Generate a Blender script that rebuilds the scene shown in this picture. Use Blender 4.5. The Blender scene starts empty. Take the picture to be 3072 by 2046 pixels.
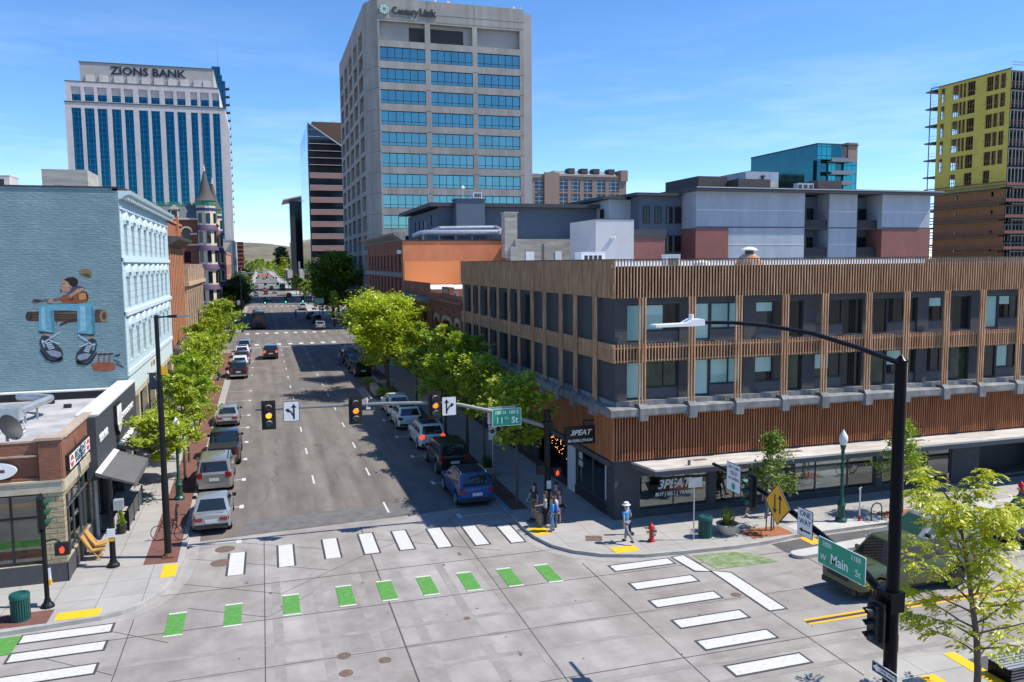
import bpy, math, random
import numpy as np
from mathutils import Vector, Matrix
random.seed(7); rng = np.random.default_rng(7)
SC = bpy.context.scene; COL = SC.collection
rad = math.radians
# ---------------------------------------------------------------- camera, sky, sun, exposure
YAW, PITCH, ROLL = 0.297859, 0.0966239, -0.0088064
def cam_axes():
    sy, cy, sp, cp = math.sin(YAW), math.cos(YAW), math.sin(PITCH), math.cos(PITCH)
    f = Vector((sy*cp, cy*cp, -sp)); r = Vector((cy, -sy, 0)); u = r.cross(f)
    c, s = math.cos(ROLL), math.sin(ROLL)
    return c*r + s*u, c*u - s*r, f
_r, _u, _f = cam_axes()
cd = bpy.data.cameras.new('camera'); cam = bpy.data.objects.new('camera', cd); COL.objects.link(cam)
cd.sensor_width = 36; cd.lens = 2440/3072*36; cd.clip_start = .1; cd.clip_end = 30000
m = Matrix((_r, _u, -_f)).transposed().to_4x4(); m.translation = (0, 0, 12.5); cam.matrix_world = m
SC.camera = cam
SUN_EL, SUN_AZ = 55, -17          # azimuth from +X, towards -Y
w = bpy.data.worlds.new('World'); SC.world = w; w.use_nodes = True
wn, wl = w.node_tree.nodes, w.node_tree.links
bg = wn['Background']; bg.inputs['Strength'].default_value = .15
sky = wn.new('ShaderNodeTexSky'); sky.sky_type = 'NISHITA'; sky.sun_disc = False
sky.sun_elevation = rad(SUN_EL); sky.sun_rotation = rad(90-SUN_AZ); sky.air_density = 1.0; sky.dust_density = .25; sky.ozone_density = 3.2; sky.altitude = 2600
hs = wn.new('ShaderNodeHueSaturation'); hs.inputs['Saturation'].default_value = 1.12; hs.inputs['Value'].default_value = .97
tn = wn.new('ShaderNodeMix'); tn.data_type = 'RGBA'; tn.blend_type = 'MULTIPLY'; tn.inputs['Factor'].default_value = 1; tn.inputs['B'].default_value = (.90, .97, 1.05, 1)
wl.new(sky.outputs[0], tn.inputs['A']); wl.new(tn.outputs['Result'], hs.inputs['Color'])
# thin high cloud wisps, low over the horizon
tc = wn.new('ShaderNodeTexCoord'); mp = wn.new('ShaderNodeMapping'); mp.inputs['Scale'].default_value = (1.3, 1.3, 9)
nz = wn.new('ShaderNodeTexNoise'); nz.inputs['Scale'].default_value = 2.6; nz.inputs['Detail'].default_value = 7; nz.inputs['Roughness'].default_value = .62
cr = wn.new('ShaderNodeValToRGB'); cr.color_ramp.elements[0].position = .5; cr.color_ramp.elements[1].position = .9
cr.color_ramp.elements[1].color = (.62, .62, .62, 1)
mx = wn.new('ShaderNodeMix'); mx.data_type = 'RGBA'; mx.inputs['B'].default_value = (4.6, 5.4, 6.4, 1)
wl.new(tc.outputs['Generated'], mp.inputs[0]); wl.new(mp.outputs[0], nz.inputs['Vector']); wl.new(nz.outputs[0], cr.inputs[0])
sz = wn.new('ShaderNodeSeparateXYZ'); wl.new(tc.outputs['Generated'], sz.inputs[0]); mr = wn.new('ShaderNodeMapRange'); mr.inputs['From Min'].default_value = .30; mr.inputs['From Max'].default_value = .08; wl.new(sz.outputs[2], mr.inputs[0]); mu = wn.new('ShaderNodeMath'); mu.operation = 'MULTIPLY'; wl.new(cr.outputs[0], mu.inputs[0]); wl.new(mr.outputs[0], mu.inputs[1])
wl.new(mu.outputs[0], mx.inputs['Factor']); wl.new(hs.outputs[0], mx.inputs['A']); wl.new(mx.outputs['Result'], bg.inputs['Color'])
S = Vector((math.cos(rad(SUN_EL))*math.cos(rad(SUN_AZ)), math.cos(rad(SUN_EL))*math.sin(rad(SUN_AZ)), math.sin(rad(SUN_EL))))
sd = bpy.data.lights.new('sun', 'SUN'); sd.energy = 4.4; sd.angle = rad(.5); sd.color = (1, .95, .86)
sun = bpy.data.objects.new('sun', sd); COL.objects.link(sun); sun.rotation_euler = S.to_track_quat('Z', 'Y').to_euler(); sun.location = S*200
SC.view_settings.view_transform = 'Standard'; SC.view_settings.look = 'None'; SC.view_settings.gamma = 1; SC.view_settings.exposure = .54
SC.cycles.max_bounces = 5; SC.cycles.diffuse_bounces = 3; SC.cycles.glossy_bounces = 3; SC.cycles.transparent_max_bounces = 6
# ---------------------------------------------------------------- materials
M = {}
def pm(name, col, rough=.7, metal=0, var=.12, scale=3.0, bump=0, spec=.4, emit=None, stretch=None, col2=None, coat=0, vthresh=(.35, .7), bscale=None, streak=None):
    """principled material, its colour broken up by object-space noise"""
    m = bpy.data.materials.new(name); m.use_nodes = True; n, l = m.node_tree.nodes, m.node_tree.links
    b = n['Principled BSDF']; b.inputs['Roughness'].default_value = rough; b.inputs['Metallic'].default_value = metal
    b.inputs['Specular IOR Level'].default_value = spec; b.inputs['Coat Weight'].default_value = coat; b.inputs['Coat Roughness'].default_value = .05
    c = Vector(col)
    b.inputs['Base Color'].default_value = (*c, 1)
    if emit:
        b.inputs['Emission Color'].default_value = (*emit[0], 1); b.inputs['Emission Strength'].default_value = emit[1]
    if var or bump or col2:
        t = n.new('ShaderNodeTexCoord'); mp = n.new('ShaderNodeMapping'); l.new(t.outputs['Object'], mp.inputs[0])
        if stretch: mp.inputs['Scale'].default_value = stretch
        z = n.new('ShaderNodeTexNoise'); z.inputs['Scale'].default_value = scale; z.inputs['Detail'].default_value = 6; z.inputs['Roughness'].default_value = .65
        l.new(mp.outputs[0], z.inputs['Vector'])
        r = n.new('ShaderNodeValToRGB'); e = r.color_ramp.elements; e[0].position, e[1].position = vthresh
        e[0].color = (*(c*(1-var)), 1); e[1].color = (*(Vector(col2) if col2 else c*(1+var)), 1)
        l.new(z.outputs[0], r.inputs[0]); l.new(r.outputs[0], b.inputs['Base Color'])
        if streak:
            ms = n.new('ShaderNodeMapping'); ms.inputs['Scale'].default_value = streak[0]; l.new(t.outputs['Object'], ms.inputs[0]); zs = n.new('ShaderNodeTexNoise'); zs.inputs['Scale'].default_value = 1; zs.inputs['Detail'].default_value = 5; zs.inputs['Roughness'].default_value = .6; l.new(ms.outputs[0], zs.inputs['Vector'])
            rs = n.new('ShaderNodeValToRGB'); q = rs.color_ramp.elements; q[0].position, q[1].position = .36, .62; q[0].color = (*streak[1], 1); q[1].color = (1, 1, 1, 1); l.new(zs.outputs[0], rs.inputs[0])
            xm = n.new('ShaderNodeMix'); xm.data_type = 'RGBA'; xm.blend_type = 'MULTIPLY'; xm.inputs['Factor'].default_value = 1; l.new(r.outputs[0], xm.inputs['A']); l.new(rs.outputs[0], xm.inputs['B']); l.new(xm.outputs['Result'], b.inputs['Base Color'])
        if bump:
            z2 = n.new('ShaderNodeTexNoise'); z2.inputs['Scale'].default_value = bscale or scale*6; z2.inputs['Detail'].default_value = 4; l.new(mp.outputs[0], z2.inputs['Vector'])
            bp = n.new('ShaderNodeBump'); bp.inputs['Strength'].default_value = bump; bp.inputs['Distance'].default_value = .03
            l.new(z2.outputs[0], bp.inputs['Height']); l.new(bp.outputs[0], b.inputs['Normal'])
    M[name] = m; return m
def brickm(name, c1, c2, mortar, bw=.22, bh=.075, msize=.012, rough=.85, bump=.4, vert=True, var=.25, stain=None, offset=.5):
    m = pm(name, c1, rough, var=0); n, l = m.node_tree.nodes, m.node_tree.links; b = n['Principled BSDF']
    t = n.new('ShaderNodeTexCoord'); s = n.new('ShaderNodeSeparateXYZ'); l.new(t.outputs['Object'], s.inputs[0])
    cb = n.new('ShaderNodeCombineXYZ')
    if vert:
        a = n.new('ShaderNodeMath'); l.new(s.outputs[0], a.inputs[0]); l.new(s.outputs[1], a.inputs[1]); l.new(a.outputs[0], cb.inputs[0]); l.new(s.outputs[2], cb.inputs[1])
    else:
        l.new(s.outputs[0], cb.inputs[0]); l.new(s.outputs[1], cb.inputs[1])
    k = n.new('ShaderNodeTexBrick'); k.inputs['Scale'].default_value = 1; k.inputs['Brick Width'].default_value = bw; k.inputs['Row Height'].default_value = bh
    k.inputs['Mortar Size'].default_value = msize; k.inputs['Color1'].default_value = (*c1, 1); k.inputs['Color2'].default_value = (*c2, 1); k.inputs['Mortar'].default_value = (*mortar, 1); k.offset = offset
    l.new(cb.outputs[0], k.inputs['Vector'])
    z = n.new('ShaderNodeTexNoise'); z.inputs['Scale'].default_value = .6; z.inputs['Detail'].default_value = 8; z.inputs['Roughness'].default_value = .7; l.new(t.outputs['Object'], z.inputs['Vector'])
    r = n.new('ShaderNodeValToRGB'); e = r.color_ramp.elements; e[0].position, e[1].position = .3, .7
    e[0].color = (1-var,)*3+(1,); e[1].color = (1+var*.6,)*3+(1,); l.new(z.outputs[0], r.inputs[0])
    x = n.new('ShaderNodeMix'); x.data_type = 'RGBA'; x.blend_type = 'MULTIPLY'; x.inputs['Factor'].default_value = 1
    l.new(k.outputs['Color'], x.inputs['A']); l.new(r.outputs[0], x.inputs['B']); l.new(x.outputs['Result'], b.inputs['Base Color'])
    bp = n.new('ShaderNodeBump'); bp.inputs['Strength'].default_value = bump; bp.inputs['Distance'].default_value = .02; bp.invert = True
    l.new(k.outputs['Fac'], bp.inputs['Height'])
    zb = n.new('ShaderNodeTexNoise'); zb.inputs['Scale'].default_value = 3.5; zb.inputs['Detail'].default_value = 5; mb_ = n.new('ShaderNodeMapping'); mb_.inputs['Scale'].default_value = (1, 1, 2.6) if vert else (1, 1, 1); l.new(t.outputs['Object'], mb_.inputs[0]); l.new(mb_.outputs[0], zb.inputs['Vector'])
    b2 = n.new('ShaderNodeBump'); b2.inputs['Strength'].default_value = bump*.7; b2.inputs['Distance'].default_value = .05; l.new(zb.outputs[0], b2.inputs['Height']); l.new(bp.outputs[0], b2.inputs['Normal']); l.new(b2.outputs[0], b.inputs['Normal'])
    return m
def leafm(name, a, b_, trans=.35):
    m = bpy.data.materials.new(name); m.use_nodes = True; n, l = m.node_tree.nodes, m.node_tree.links
    n.remove(n['Principled BSDF']); o = n['Material Output']
    t = n.new('ShaderNodeTexCoord'); z = n.new('ShaderNodeTexNoise'); z.inputs['Scale'].default_value = 2.2; z.inputs['Detail'].default_value = 6; z.inputs['Roughness'].default_value = .8
    l.new(t.outputs['Object'], z.inputs['Vector'])
    r = n.new('ShaderNodeValToRGB'); e = r.color_ramp.elements; e[0].position, e[1].position = .36, .64; e[0].color = (*a, 1); e[1].color = (*b_, 1); l.new(z.outputs[0], r.inputs[0])
    d = n.new('ShaderNodeBsdfDiffuse'); tr = n.new('ShaderNodeBsdfTranslucent'); g = n.new('ShaderNodeBsdfGlossy'); g.inputs['Roughness'].default_value = .45
    l.new(r.outputs[0], d.inputs[0]); l.new(r.outputs[0], tr.inputs[0])
    x = n.new('ShaderNodeMixShader'); x.inputs[0].default_value = trans; l.new(d.outputs[0], x.inputs[1]); l.new(tr.outputs[0], x.inputs[2])
    y = n.new('ShaderNodeMixShader'); y.inputs[0].default_value = .05; l.new(x.outputs[0], y.inputs[1]); l.new(g.outputs[0], y.inputs[2]); l.new(y.outputs[0], o.inputs[0])
    M[name] = m
# ---------------------------------------------------------------- mesh collector
class MB:
    def __init__(s): s.v = []; s.f = []; s.m = []
    def face(s, pts, m=0):
        i = len(s.v); s.v += [tuple(p) for p in pts]; s.f.append(tuple(range(i, i+len(pts)))); s.m.append(m); return s
    def idx(s, pts, faces, m=0):
        i = len(s.v); s.v += [tuple(p) for p in pts]
        for f in faces: s.f.append(tuple(i+k for k in f)); s.m.append(m)
        return s
    def box(s, x0, y0, z0, x1, y1, z1, m=0):
        x0, x1 = min(x0, x1), max(x0, x1); y0, y1 = min(y0, y1), max(y0, y1); z0, z1 = min(z0, z1), max(z0, z1)
        return s.idx([(x0,y0,z0),(x1,y0,z0),(x1,y1,z0),(x0,y1,z0),(x0,y0,z1),(x1,y0,z1),(x1,y1,z1),(x0,y1,z1)],
                     [(0,3,2,1),(4,5,6,7),(0,1,5,4),(1,2,6,5),(2,3,7,6),(3,0,4,7)], m)
    def cb(s, c, d, m=0): return s.box(c[0]-d[0]/2, c[1]-d[1]/2, c[2]-d[2]/2, c[0]+d[0]/2, c[1]+d[1]/2, c[2]+d[2]/2, m)
    def prism(s, poly, z0, z1, m=0, ax='z', top=None):
        if ax == 'z': P = lambda a, b, h: (a, b, h)
        elif ax == 'x': P = lambda a, b, h: (h, a, b)
        else: P = lambda a, b, h: (a, h, b)
        n = len(poly); A = [P(a, b, z0) for a, b in poly]; B = [P(a, b, z1) for a, b in poly]
        ar = sum(poly[i][0]*poly[(i+1)%n][1]-poly[(i+1)%n][0]*poly[i][1] for i in range(n))
        fl = (ar < 0) ^ (ax == 'y') ^ (z1 < z0)
        F = [tuple(range(n))[::-1], tuple(range(n, 2*n))] + [(i, (i+1)%n, n+(i+1)%n, n+i) for i in range(n)]
        if fl: F = [f[::-1] for f in F]
        s.idx(A+B, F, m)
        if top is not None: s.m[-len(F)+1] = top
        return s
    def tube(s, path, r, n=8, cap=True, m=0):
        path = [Vector(p) for p in path]; rr = r if isinstance(r, (list, tuple)) else [r]*len(path); base = len(s.v); up = None
        for i, p in enumerate(path):
            d = ((path[i+1]-p) if i == 0 else (p-path[i-1]) if i == len(path)-1 else (path[i+1]-path[i-1])).normalized()
            if up is None: up = Vector((0,0,1)) if abs(d.z) < .9 else Vector((1,0,0))
            a = d.cross(up).normalized(); b = d.cross(a); up = -b if abs(d.z) < .9 else up
            b = a.cross(d)
            for k in range(n):
                t = 2*math.pi*k/n; s.v.append(tuple(p + (a*math.cos(t)+b*math.sin(t))*rr[i]))
        for i in range(len(path)-1):
            for k in range(n):
                q = base+i*n; s.f.append((q+k, q+(k+1)%n, q+n+(k+1)%n, q+n+k)); s.m.append(m)
        if cap:
            s.f.append(tuple(base+k for k in range(n))[::-1]); s.m.append(m); e = base+(len(path)-1)*n; s.f.append(tuple(e+k for k in range(n))); s.m.append(m)
        return s
    def cyl(s, p0, p1, r0, r1=None, n=12, m=0): return s.tube([p0, p1], [r0, r0 if r1 is None else r1], n, True, m)
    def lathe(s, c, prof, n=14, m=0, ax='z'):
        base = len(s.v)
        for r, h in prof:
            for k in range(n):
                t = 2*math.pi*k/n; a, b = r*math.cos(t), r*math.sin(t)
                s.v.append((c[0]+a, c[1]+b, c[2]+h) if ax == 'z' else (c[0]+h, c[1]+a, c[2]+b) if ax == 'x' else (c[0]+a, c[1]+h, c[2]-b))
        for i in range(len(prof)-1):
            for k in range(n):
                q = base+i*n; s.f.append((q+k, q+(k+1)%n, q+n+(k+1)%n, q+n+k)); s.m.append(m)
        s.f.append(tuple(base+k for k in range(n))[::-1]); s.m.append(m); e = base+(len(prof)-1)*n; s.f.append(tuple(e+k for k in range(n))); s.m.append(m)
        return s
    def ball(s, c, r, n=10, k=6, m=0):
        r = r if isinstance(r, (tuple, list)) else (r,)*3; base = len(s.v)
        for i in range(1, k):
            t = math.pi*i/k
            for j in range(n):
                u = 2*math.pi*j/n; s.v.append((c[0]+r[0]*math.sin(t)*math.cos(u), c[1]+r[1]*math.sin(t)*math.sin(u), c[2]-r[2]*math.cos(t)))
        for i in range(k-2):
            for j in range(n): q = base+i*n; s.f.append((q+j, q+(j+1)%n, q+n+(j+1)%n, q+n+j)); s.m.append(m)
        s.v.append((c[0], c[1], c[2]-r[2])); s.v.append((c[0], c[1], c[2]+r[2])); L = len(s.v)
        for j in range(n):
            s.f.append((L-2, base+(j+1)%n, base+j)); s.f.append((L-1, base+(k-2)*n+j, base+(k-2)*n+(j+1)%n)); s.m += [m, m]
        return s
    def facade(s, P, u0, u1, z0, z1, ops, depth=.25, m=0, mr=None):
        """wall P(u,z,out) with openings (ua,ub,za,zb); front faces and reveals"""
        ops = [(max(a, u0), min(b, u1), max(c, z0), min(d, z1)) for a, b, c, d in ops if min(b, u1) > max(a, u0) and min(d, z1) > max(c, z0)]; mr = m if mr is None else mr
        us = sorted({u0, u1, *[o[0] for o in ops], *[o[1] for o in ops]}); zs = sorted({z0, z1, *[o[2] for o in ops], *[o[3] for o in ops]})
        fl = (Vector(P(1,0,0))-Vector(P(0,0,0))).cross(Vector(P(0,1,0))-Vector(P(0,0,0))).dot(Vector(P(0,0,1))-Vector(P(0,0,0))) < 0
        def q(a, mm): s.face(a[::-1] if fl else a, mm)
        for i in range(len(us)-1):
            run = None
            for j in range(len(zs)-1):
                cu, cz = (us[i]+us[i+1])/2, (zs[j]+zs[j+1])/2
                hole = any(a < cu < b and c < cz < d for a, b, c, d in ops)
                if not hole: run = [zs[j], zs[j+1]] if run is None else [run[0], zs[j+1]]
                if run and (hole or j == len(zs)-2):
                    q([P(us[i],run[0],0), P(us[i+1],run[0],0), P(us[i+1],run[1],0), P(us[i],run[1],0)], m); run = None
        for a, b, c, d in ops:
            e = -depth
            q([P(a,c,0),P(a,d,0),P(a,d,e),P(a,c,e)], mr); q([P(b,d,0),P(b,c,0),P(b,c,e),P(b,d,e)], mr)
            q([P(a,d,0),P(b,d,0),P(b,d,e),P(a,d,e)], mr); q([P(b,c,0),P(a,c,0),P(a,c,e),P(b,c,e)], mr)
        return s
    def build(s, name, mats, parent=None, smooth=False, shift=None, sharp=35):
        me = bpy.data.meshes.new(name)
        o = shift or (0, 0, 0)
        me.from_pydata([(a-o[0], b-o[1], c-o[2]) for a, b, c in s.v], [], s.f)
        for k in (mats if isinstance(mats, (list, tuple)) else [mats]): me.materials.append(M[k] if isinstance(k, str) else k)
        me.polygons.foreach_set('material_index', s.m)
        if smooth:
            me.polygons.foreach_set('use_smooth', [True]*len(s.f)); me.set_sharp_from_angle(angle=rad(sharp))
        me.update()
        ob = bpy.data.objects.new(name, me); COL.objects.link(ob)
        if parent: ob.parent = parent
        return ob
ROOTLOC = {}
def thing(name, label, cat, loc=(0, 0, 0), rz=0, group=None):
    o = bpy.data.objects.new(name, None); COL.objects.link(o); o.location = loc; o.rotation_euler = (0, 0, rz); o.empty_display_size = .3
    o['label'] = label; o['category'] = cat
    if group: o['group'] = group
    return o
def rootloc(p):
    while p.parent: p = p.parent
    return tuple(p.location)
def part(name, mb, mats, parent, smooth=False, label=None, local=False, sharp=35):
    """a part (or sub-part) whose mesh was written in world coordinates unless local"""
    o = mb.build(name, mats, parent, smooth, None if local else rootloc(parent), sharp)
    if label: o['label'] = label
    return o
def single(name, mb, mats, label, cat, group=None, smooth=False, base=None):
    o = mb.build(name, mats, None, smooth, base); 
    if base: o.location = base
    o['label'] = label; o['category'] = cat
    if group: o['group'] = group
    return o
def struct(name, mb, mats, smooth=False, kind='structure'):
    o = mb.build(name, mats, None, smooth); o['kind'] = kind; return o
def copy_tree(o, parent=None):
    c = o.copy(); COL.objects.link(c)
    if parent: c.parent = parent
    for ch in list(o.children): copy_tree(ch, c)
    return c
def place(proto, loc, rz=0, label=None, scale=None, group=None):
    o = copy_tree(proto); o.location = loc; o.rotation_euler = (0, 0, rz)
    if scale: o.scale = scale if isinstance(scale, (tuple, list)) else (scale,)*3
    if label: o['label'] = label
    if group: o['group'] = group
    return o
def drop(o):
    for ch in list(o.children): drop(ch)
    bpy.data.objects.remove(o)
ROT = {'-y': (rad(90), 0, 0), '-x': (rad(90), 0, rad(-90)), '+x': (rad(90), 0, rad(90)), '+y': (rad(90), 0, rad(180))}
def text(s, size, loc, face, mat, parent, name='lettering', ax='CENTER', ex=.006, sx=1, shear=0, bold=0, spacing=1, local=False, ay='CENTER'):
    c = bpy.data.curves.new(name, 'FONT'); c.body = s; c.size = size; c.align_x = ax; c.align_y = ay; c.extrude = ex; c.shear = shear; c.offset = bold; c.space_character = spacing; c.resolution_u = 2
    o = bpy.data.objects.new(name, c); dg = bpy.context.evaluated_depsgraph_get(); COL.objects.link(o); bpy.context.view_layer.update()
    me = bpy.data.meshes.new_from_object(o.evaluated_get(bpy.context.evaluated_depsgraph_get())); bpy.data.objects.remove(o); me.name = name
    me.materials.clear(); me.materials.append(M[mat])
    R = Matrix.LocRotScale(Vector(loc) - Vector((0,0,0) if local else rootloc(parent)), __import__('mathutils').Euler(ROT[face] if isinstance(face, str) else face), Vector((sx, 1, 1)))
    me.transform(R)
    b = bpy.data.objects.new(name, me); COL.objects.link(b); b.parent = parent
    return b
# ---------------------------------------------------------------- palette
pm('asphalt', (.172,.150,.133), .92, var=.10, scale=.8, bump=.25, bscale=60, stretch=(1,.3,1), col2=(.225,.20,.18), streak=((.8,.03,1),(.68,.68,.69)))
pm('asphalt_dark', (.10,.098,.10), .92, var=.15, scale=1.2, bump=.2, bscale=60)
pm('patch', (.14,.133,.13), .9, var=.2, scale=2)
pm('concrete_road', (.325,.303,.284), .85, var=.13, scale=.55, bump=.1, bscale=70, col2=(.385,.363,.343), vthresh=(.38,.66), streak=((.33,.05,1),(.74,.715,.695)))  # streak mixes tyre stains with soft shade and reflection blotches put into the colour
pm('tyre_stain', (.262,.242,.226), .85, var=.14, scale=1.3, col2=(.315,.293,.275))
pm('kerb', (.36,.345,.32), .85, var=.16, scale=1.4, bump=.15)
pm('gutter', (.33,.31,.29), .85, var=.16, scale=1.1)
brickm('sidewalk', (.375,.36,.34), (.34,.325,.305), (.15,.14,.13), 1.55, 1.55, .012, .85, .12, False, .16, offset=0)
pm('walk_white', (.47,.46,.44), .85, var=.1, scale=1.5)
brickm('paver', (.20,.085,.065), (.16,.07,.055), (.12,.07,.06), .2, .1, .006, .85, .2, False, .3)
pm('paint_white', (.60,.59,.56), .7, var=.08, scale=7, col2=(.42,.405,.385), vthresh=(.5,.74)); pm('paint_dark', (.055,.055,.06), .8)
pm('paint_green', (.085,.30,.05), .7, var=.15, scale=5, col2=(.17,.30,.12), vthresh=(.45,.78)); pm('paint_green_worn', (.15,.25,.08), .8, var=.25, scale=2.5, col2=(.30,.32,.22), vthresh=(.4,.66))
pm('paint_yellow', (.80,.40,.03), .7, var=.08, scale=6); pm('tactile', (.86,.47,.015), .6, var=.05, scale=8)
pm('joint', (.085,.075,.07), .95); pm('rust', (.15,.105,.082), .8, var=.3, scale=8)
pm('earth', (.24,.21,.15), .95, var=.2, scale=.02); pm('iron', (.09,.075,.065), .7, var=.2, scale=9)
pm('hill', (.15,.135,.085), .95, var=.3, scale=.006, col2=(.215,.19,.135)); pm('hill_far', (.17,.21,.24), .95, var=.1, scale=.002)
pm('tree_grate', (.36,.125,.055), .8, var=.25, scale=6); pm('blue_kerb', (.10,.27,.42), .7, var=.1)
pm('mulch', (.10,.07,.05), .95, var=.3, scale=8)
# ---------------------------------------------------------------- terrain and carriageways
g = MB(); g.face([(-12000,-3000,-.05),(12000,-3000,-.05),(12000,14000,-.05),(-12000,14000,-.05)]); struct('ground', g, 'earth')
g = MB(); g.face([(-3.95,36,0),(11.6,36,0),(11.6,1900,0),(-3.95,1900,0)]); struct('street_asphalt', g, 'asphalt')
for i, (a, b) in enumerate(((128, 158.5), (258, 285), (385, 410), (510, 535))):
    g = MB(); g.face([(-120,a,.004),(160,a,.004),(160,b,.004),(-120,b,.004)]); struct('cross_street_asphalt', g, 'asphalt')
g = MB(); g.face([(-90,-40,.004),(110,-40,.004),(110,32,.004),(11.6,36,.004),(11.6,40.0,.004),(7.3,39.28,.004),(-2.98,38.48,.004),(-3.95,38.3,.004),(-3.95,36,.004),(-90,32,.004)]); struct('intersection_concrete', g, 'concrete_road')
# worn wheel tracks
g = MB()
def blob(cx, cy, rx, ry, z=.008, n=26, seed=0):
    r = random.Random(seed); ph = [r.uniform(0,6.28) for _ in range(4)]
    g.face([(cx+rx*math.cos(t)*(1+.12*math.sin(3*t+ph[0])+.07*math.sin(7*t+ph[1])), cy+ry*math.sin(t)*(1+.1*math.sin(2*t+ph[2])+.06*math.sin(5*t+ph[3])), z) for t in [2*math.pi*k/n for k in range(n)]])
def jline(a, b, w_=.022, z=.0135, mb=None):
    a, b = Vector((*a, z)), Vector((*b, z)); d = (b-a).normalized(); p = Vector((-d.y, d.x, 0))*w_/2
    (mb or g).face([a-p, b-p, b+p, a+p])
# slab joints
g = MB()
for y0, y1 in ((18.3,18.3),(21.9,22.0),(25.4,25.45),(28.95,29.05),(32.3,32.5)): jline((-60, y0), (60, y1), .03)
for x in (-9.2,-4.8,-.35,4.05,8.3,12.3,16.9,21.5,26.2,31): jline((x, -20), (x+.05, 38.2 if -4 < x < 11.5 else 30.5), .03 if x != 4.05 else .045)
for a, b in (((-3.4,33.4),(.3,31.2)),((.3,31.2),(4.1,34.6)),((-3.4,36.3),(2.2,33.1)),((4.1,34.6),(8.3,37.6)),((4.1,36.5),(9.6,33)),((-3.0,30.9),(-.2,29.2)),((-.2,29.2),(1.5,31)),((-1.5,37.8),(2.7,35.4)),((-7.5,28.6),(-4.8,26.4)),((-5.6,29.9),(-3.4,28.2))): jline(a, b, .02)
struct('slab_joints', g, 'joint')
g = MB()
for x, y, r in ((-1.95,37.05,.42),(-2.05,35.35,.42),(2.1,25.45,.22),(2.05,24.3,.22),(3.3,24.75,.2),(6.5,26.9,.12),(16.6,25.7,.2),(3.4,57,.3),(1.5,88,.3)):
    g.prism([(x+r*math.cos(k*.35), y+r*math.sin(k*.35)) for k in range(18)], .005, .0155)
struct('manhole_covers', g, 'rust')
g = MB()
for x, y in ((5.9,27.4),(7.4,25.1),(9.3,22.9),(1.2,23.4),(10.7,27.1),(14.4,24.6),(-1.1,26.3),(8.1,19.9),(12.4,22.2),(17.6,22.6),(3.9,28.2),(6.7,22.3)):
    r = .035; g.face([(x+r*math.cos(k), y+r*math.sin(k)*.8, .0145) for k in range(6)])
struct('gum_spots', g, 'joint')
g = MB(); cr_ = random.Random(12)
for x0, y0, a, n_ in ((3.2,44,1.5,12),(7.9,52,1.62,14),(1.0,62,1.5,10),(-1.3,41,1.57,26),(4.6,70,1.7,9),(8.6,58,1.4,10)):
    p = Vector((x0, y0))
    for k in range(n_): q = p+Vector((math.cos(a+cr_.uniform(-.5,.5)), math.sin(a+cr_.uniform(-.5,.5))))*.9; jline(p, q, .02, .0127); p = q
struct('crack_sealing', g, 'asphalt_dark')
g = MB()
for k in range(60): x, y, r = cr_.choice((-.9,.9,4.0,7.2))+cr_.gauss(0,.5), cr_.uniform(18,100), cr_.uniform(.02,.09); blob(x, y, r, r*cr_.uniform(1,3), .0097+.00004*k, 10, k)
struct('oil_drips', g, 'patch')
g = MB()
for k, x in enumerate((.1,1.6,3.2,4.8,6.6,8.2)): jline((x+.1, 14), (x, 33), .34, .006+.0003*k)
for k, y in enumerate((23.9,25.4,26.9,20.2,21.4)): jline((-40, y), (70, y+.1), .26, .0079+.0003*k)
struct('tyre_tracks', g, 'tyre_stain')
# ---------------------------------------------------------------- pavements with kerbs
def arc(cx, cy, r, a0, a1, n=8): return [(cx+r*math.cos(rad(a0+(a1-a0)*k/n)), cy+r*math.sin(rad(a0+(a1-a0)*k/n))) for k in range(n+1)]
NL = [(-4.0,122),(-4.05,80),(-3.7,43),(-3.58,38),(-3.52,36.2),(-3.6,35.2),(-3.68,33.9),(-3.98,32.6),(-4.55,31.55),(-5.2,31.05),(-5.84,30.8),(-7.44,30.6),(-9,30.44),(-90,30.2)]
NR = [(11.45,124),(11.35,84.5),(10.7,83.5),(9.6,82.4),(9.2,81),(9.2,73.5),(9.6,72),(10.6,70.9),(11.3,70),(11.32,41),(11.37,37.7),(11.29,35.4),(11.4,33.96),(11.76,32.64),(12.4,31.67),(13.4,30.88),(14.16,30.58),(15.1,30.26),(16.8,30.1),(19.2,29.96),(21,30.04),(22.5,30.33),(28,30.5),(110,31)]
def ribbon(mb, line, o0, o1, z, m=0):
    """strip beside a polyline, offsets to its right"""
    n = len(line); nm = []
    for i in range(n):
        a = Vector(line[max(0,i-1)]); b = Vector(line[min(n-1,i+1)]); d = (b-a).normalized(); nm.append(Vector((d.y,-d.x)))
    for i in range(n-1):
        p, q = Vector(line[i]), Vector(line[i+1])
        mb.face([(*(p+nm[i]*o0),z),(*(q+nm[i+1]*o0),z),(*(q+nm[i+1]*o1),z),(*(p+nm[i]*o1),z)][::(1 if o0 > o1 else -1)], m)
def pavement(line, back, name, sgn):
    mb = MB(); mb.prism(line+back, -.04, .15, 1, top=0); struct(name, mb, ['sidewalk', 'kerb'])
    mb = MB(); ribbon(mb, line, 0, .17*sgn, .154); ribbon(mb, line, -.5*sgn, -.004*sgn, .009, 1); struct('kerb', mb, ['kerb', 'gutter'])
pavement(NL, [(-90,122)], 'pavement', 1); pavement(NR, [(110,124)], 'pavement', -1)
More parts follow.
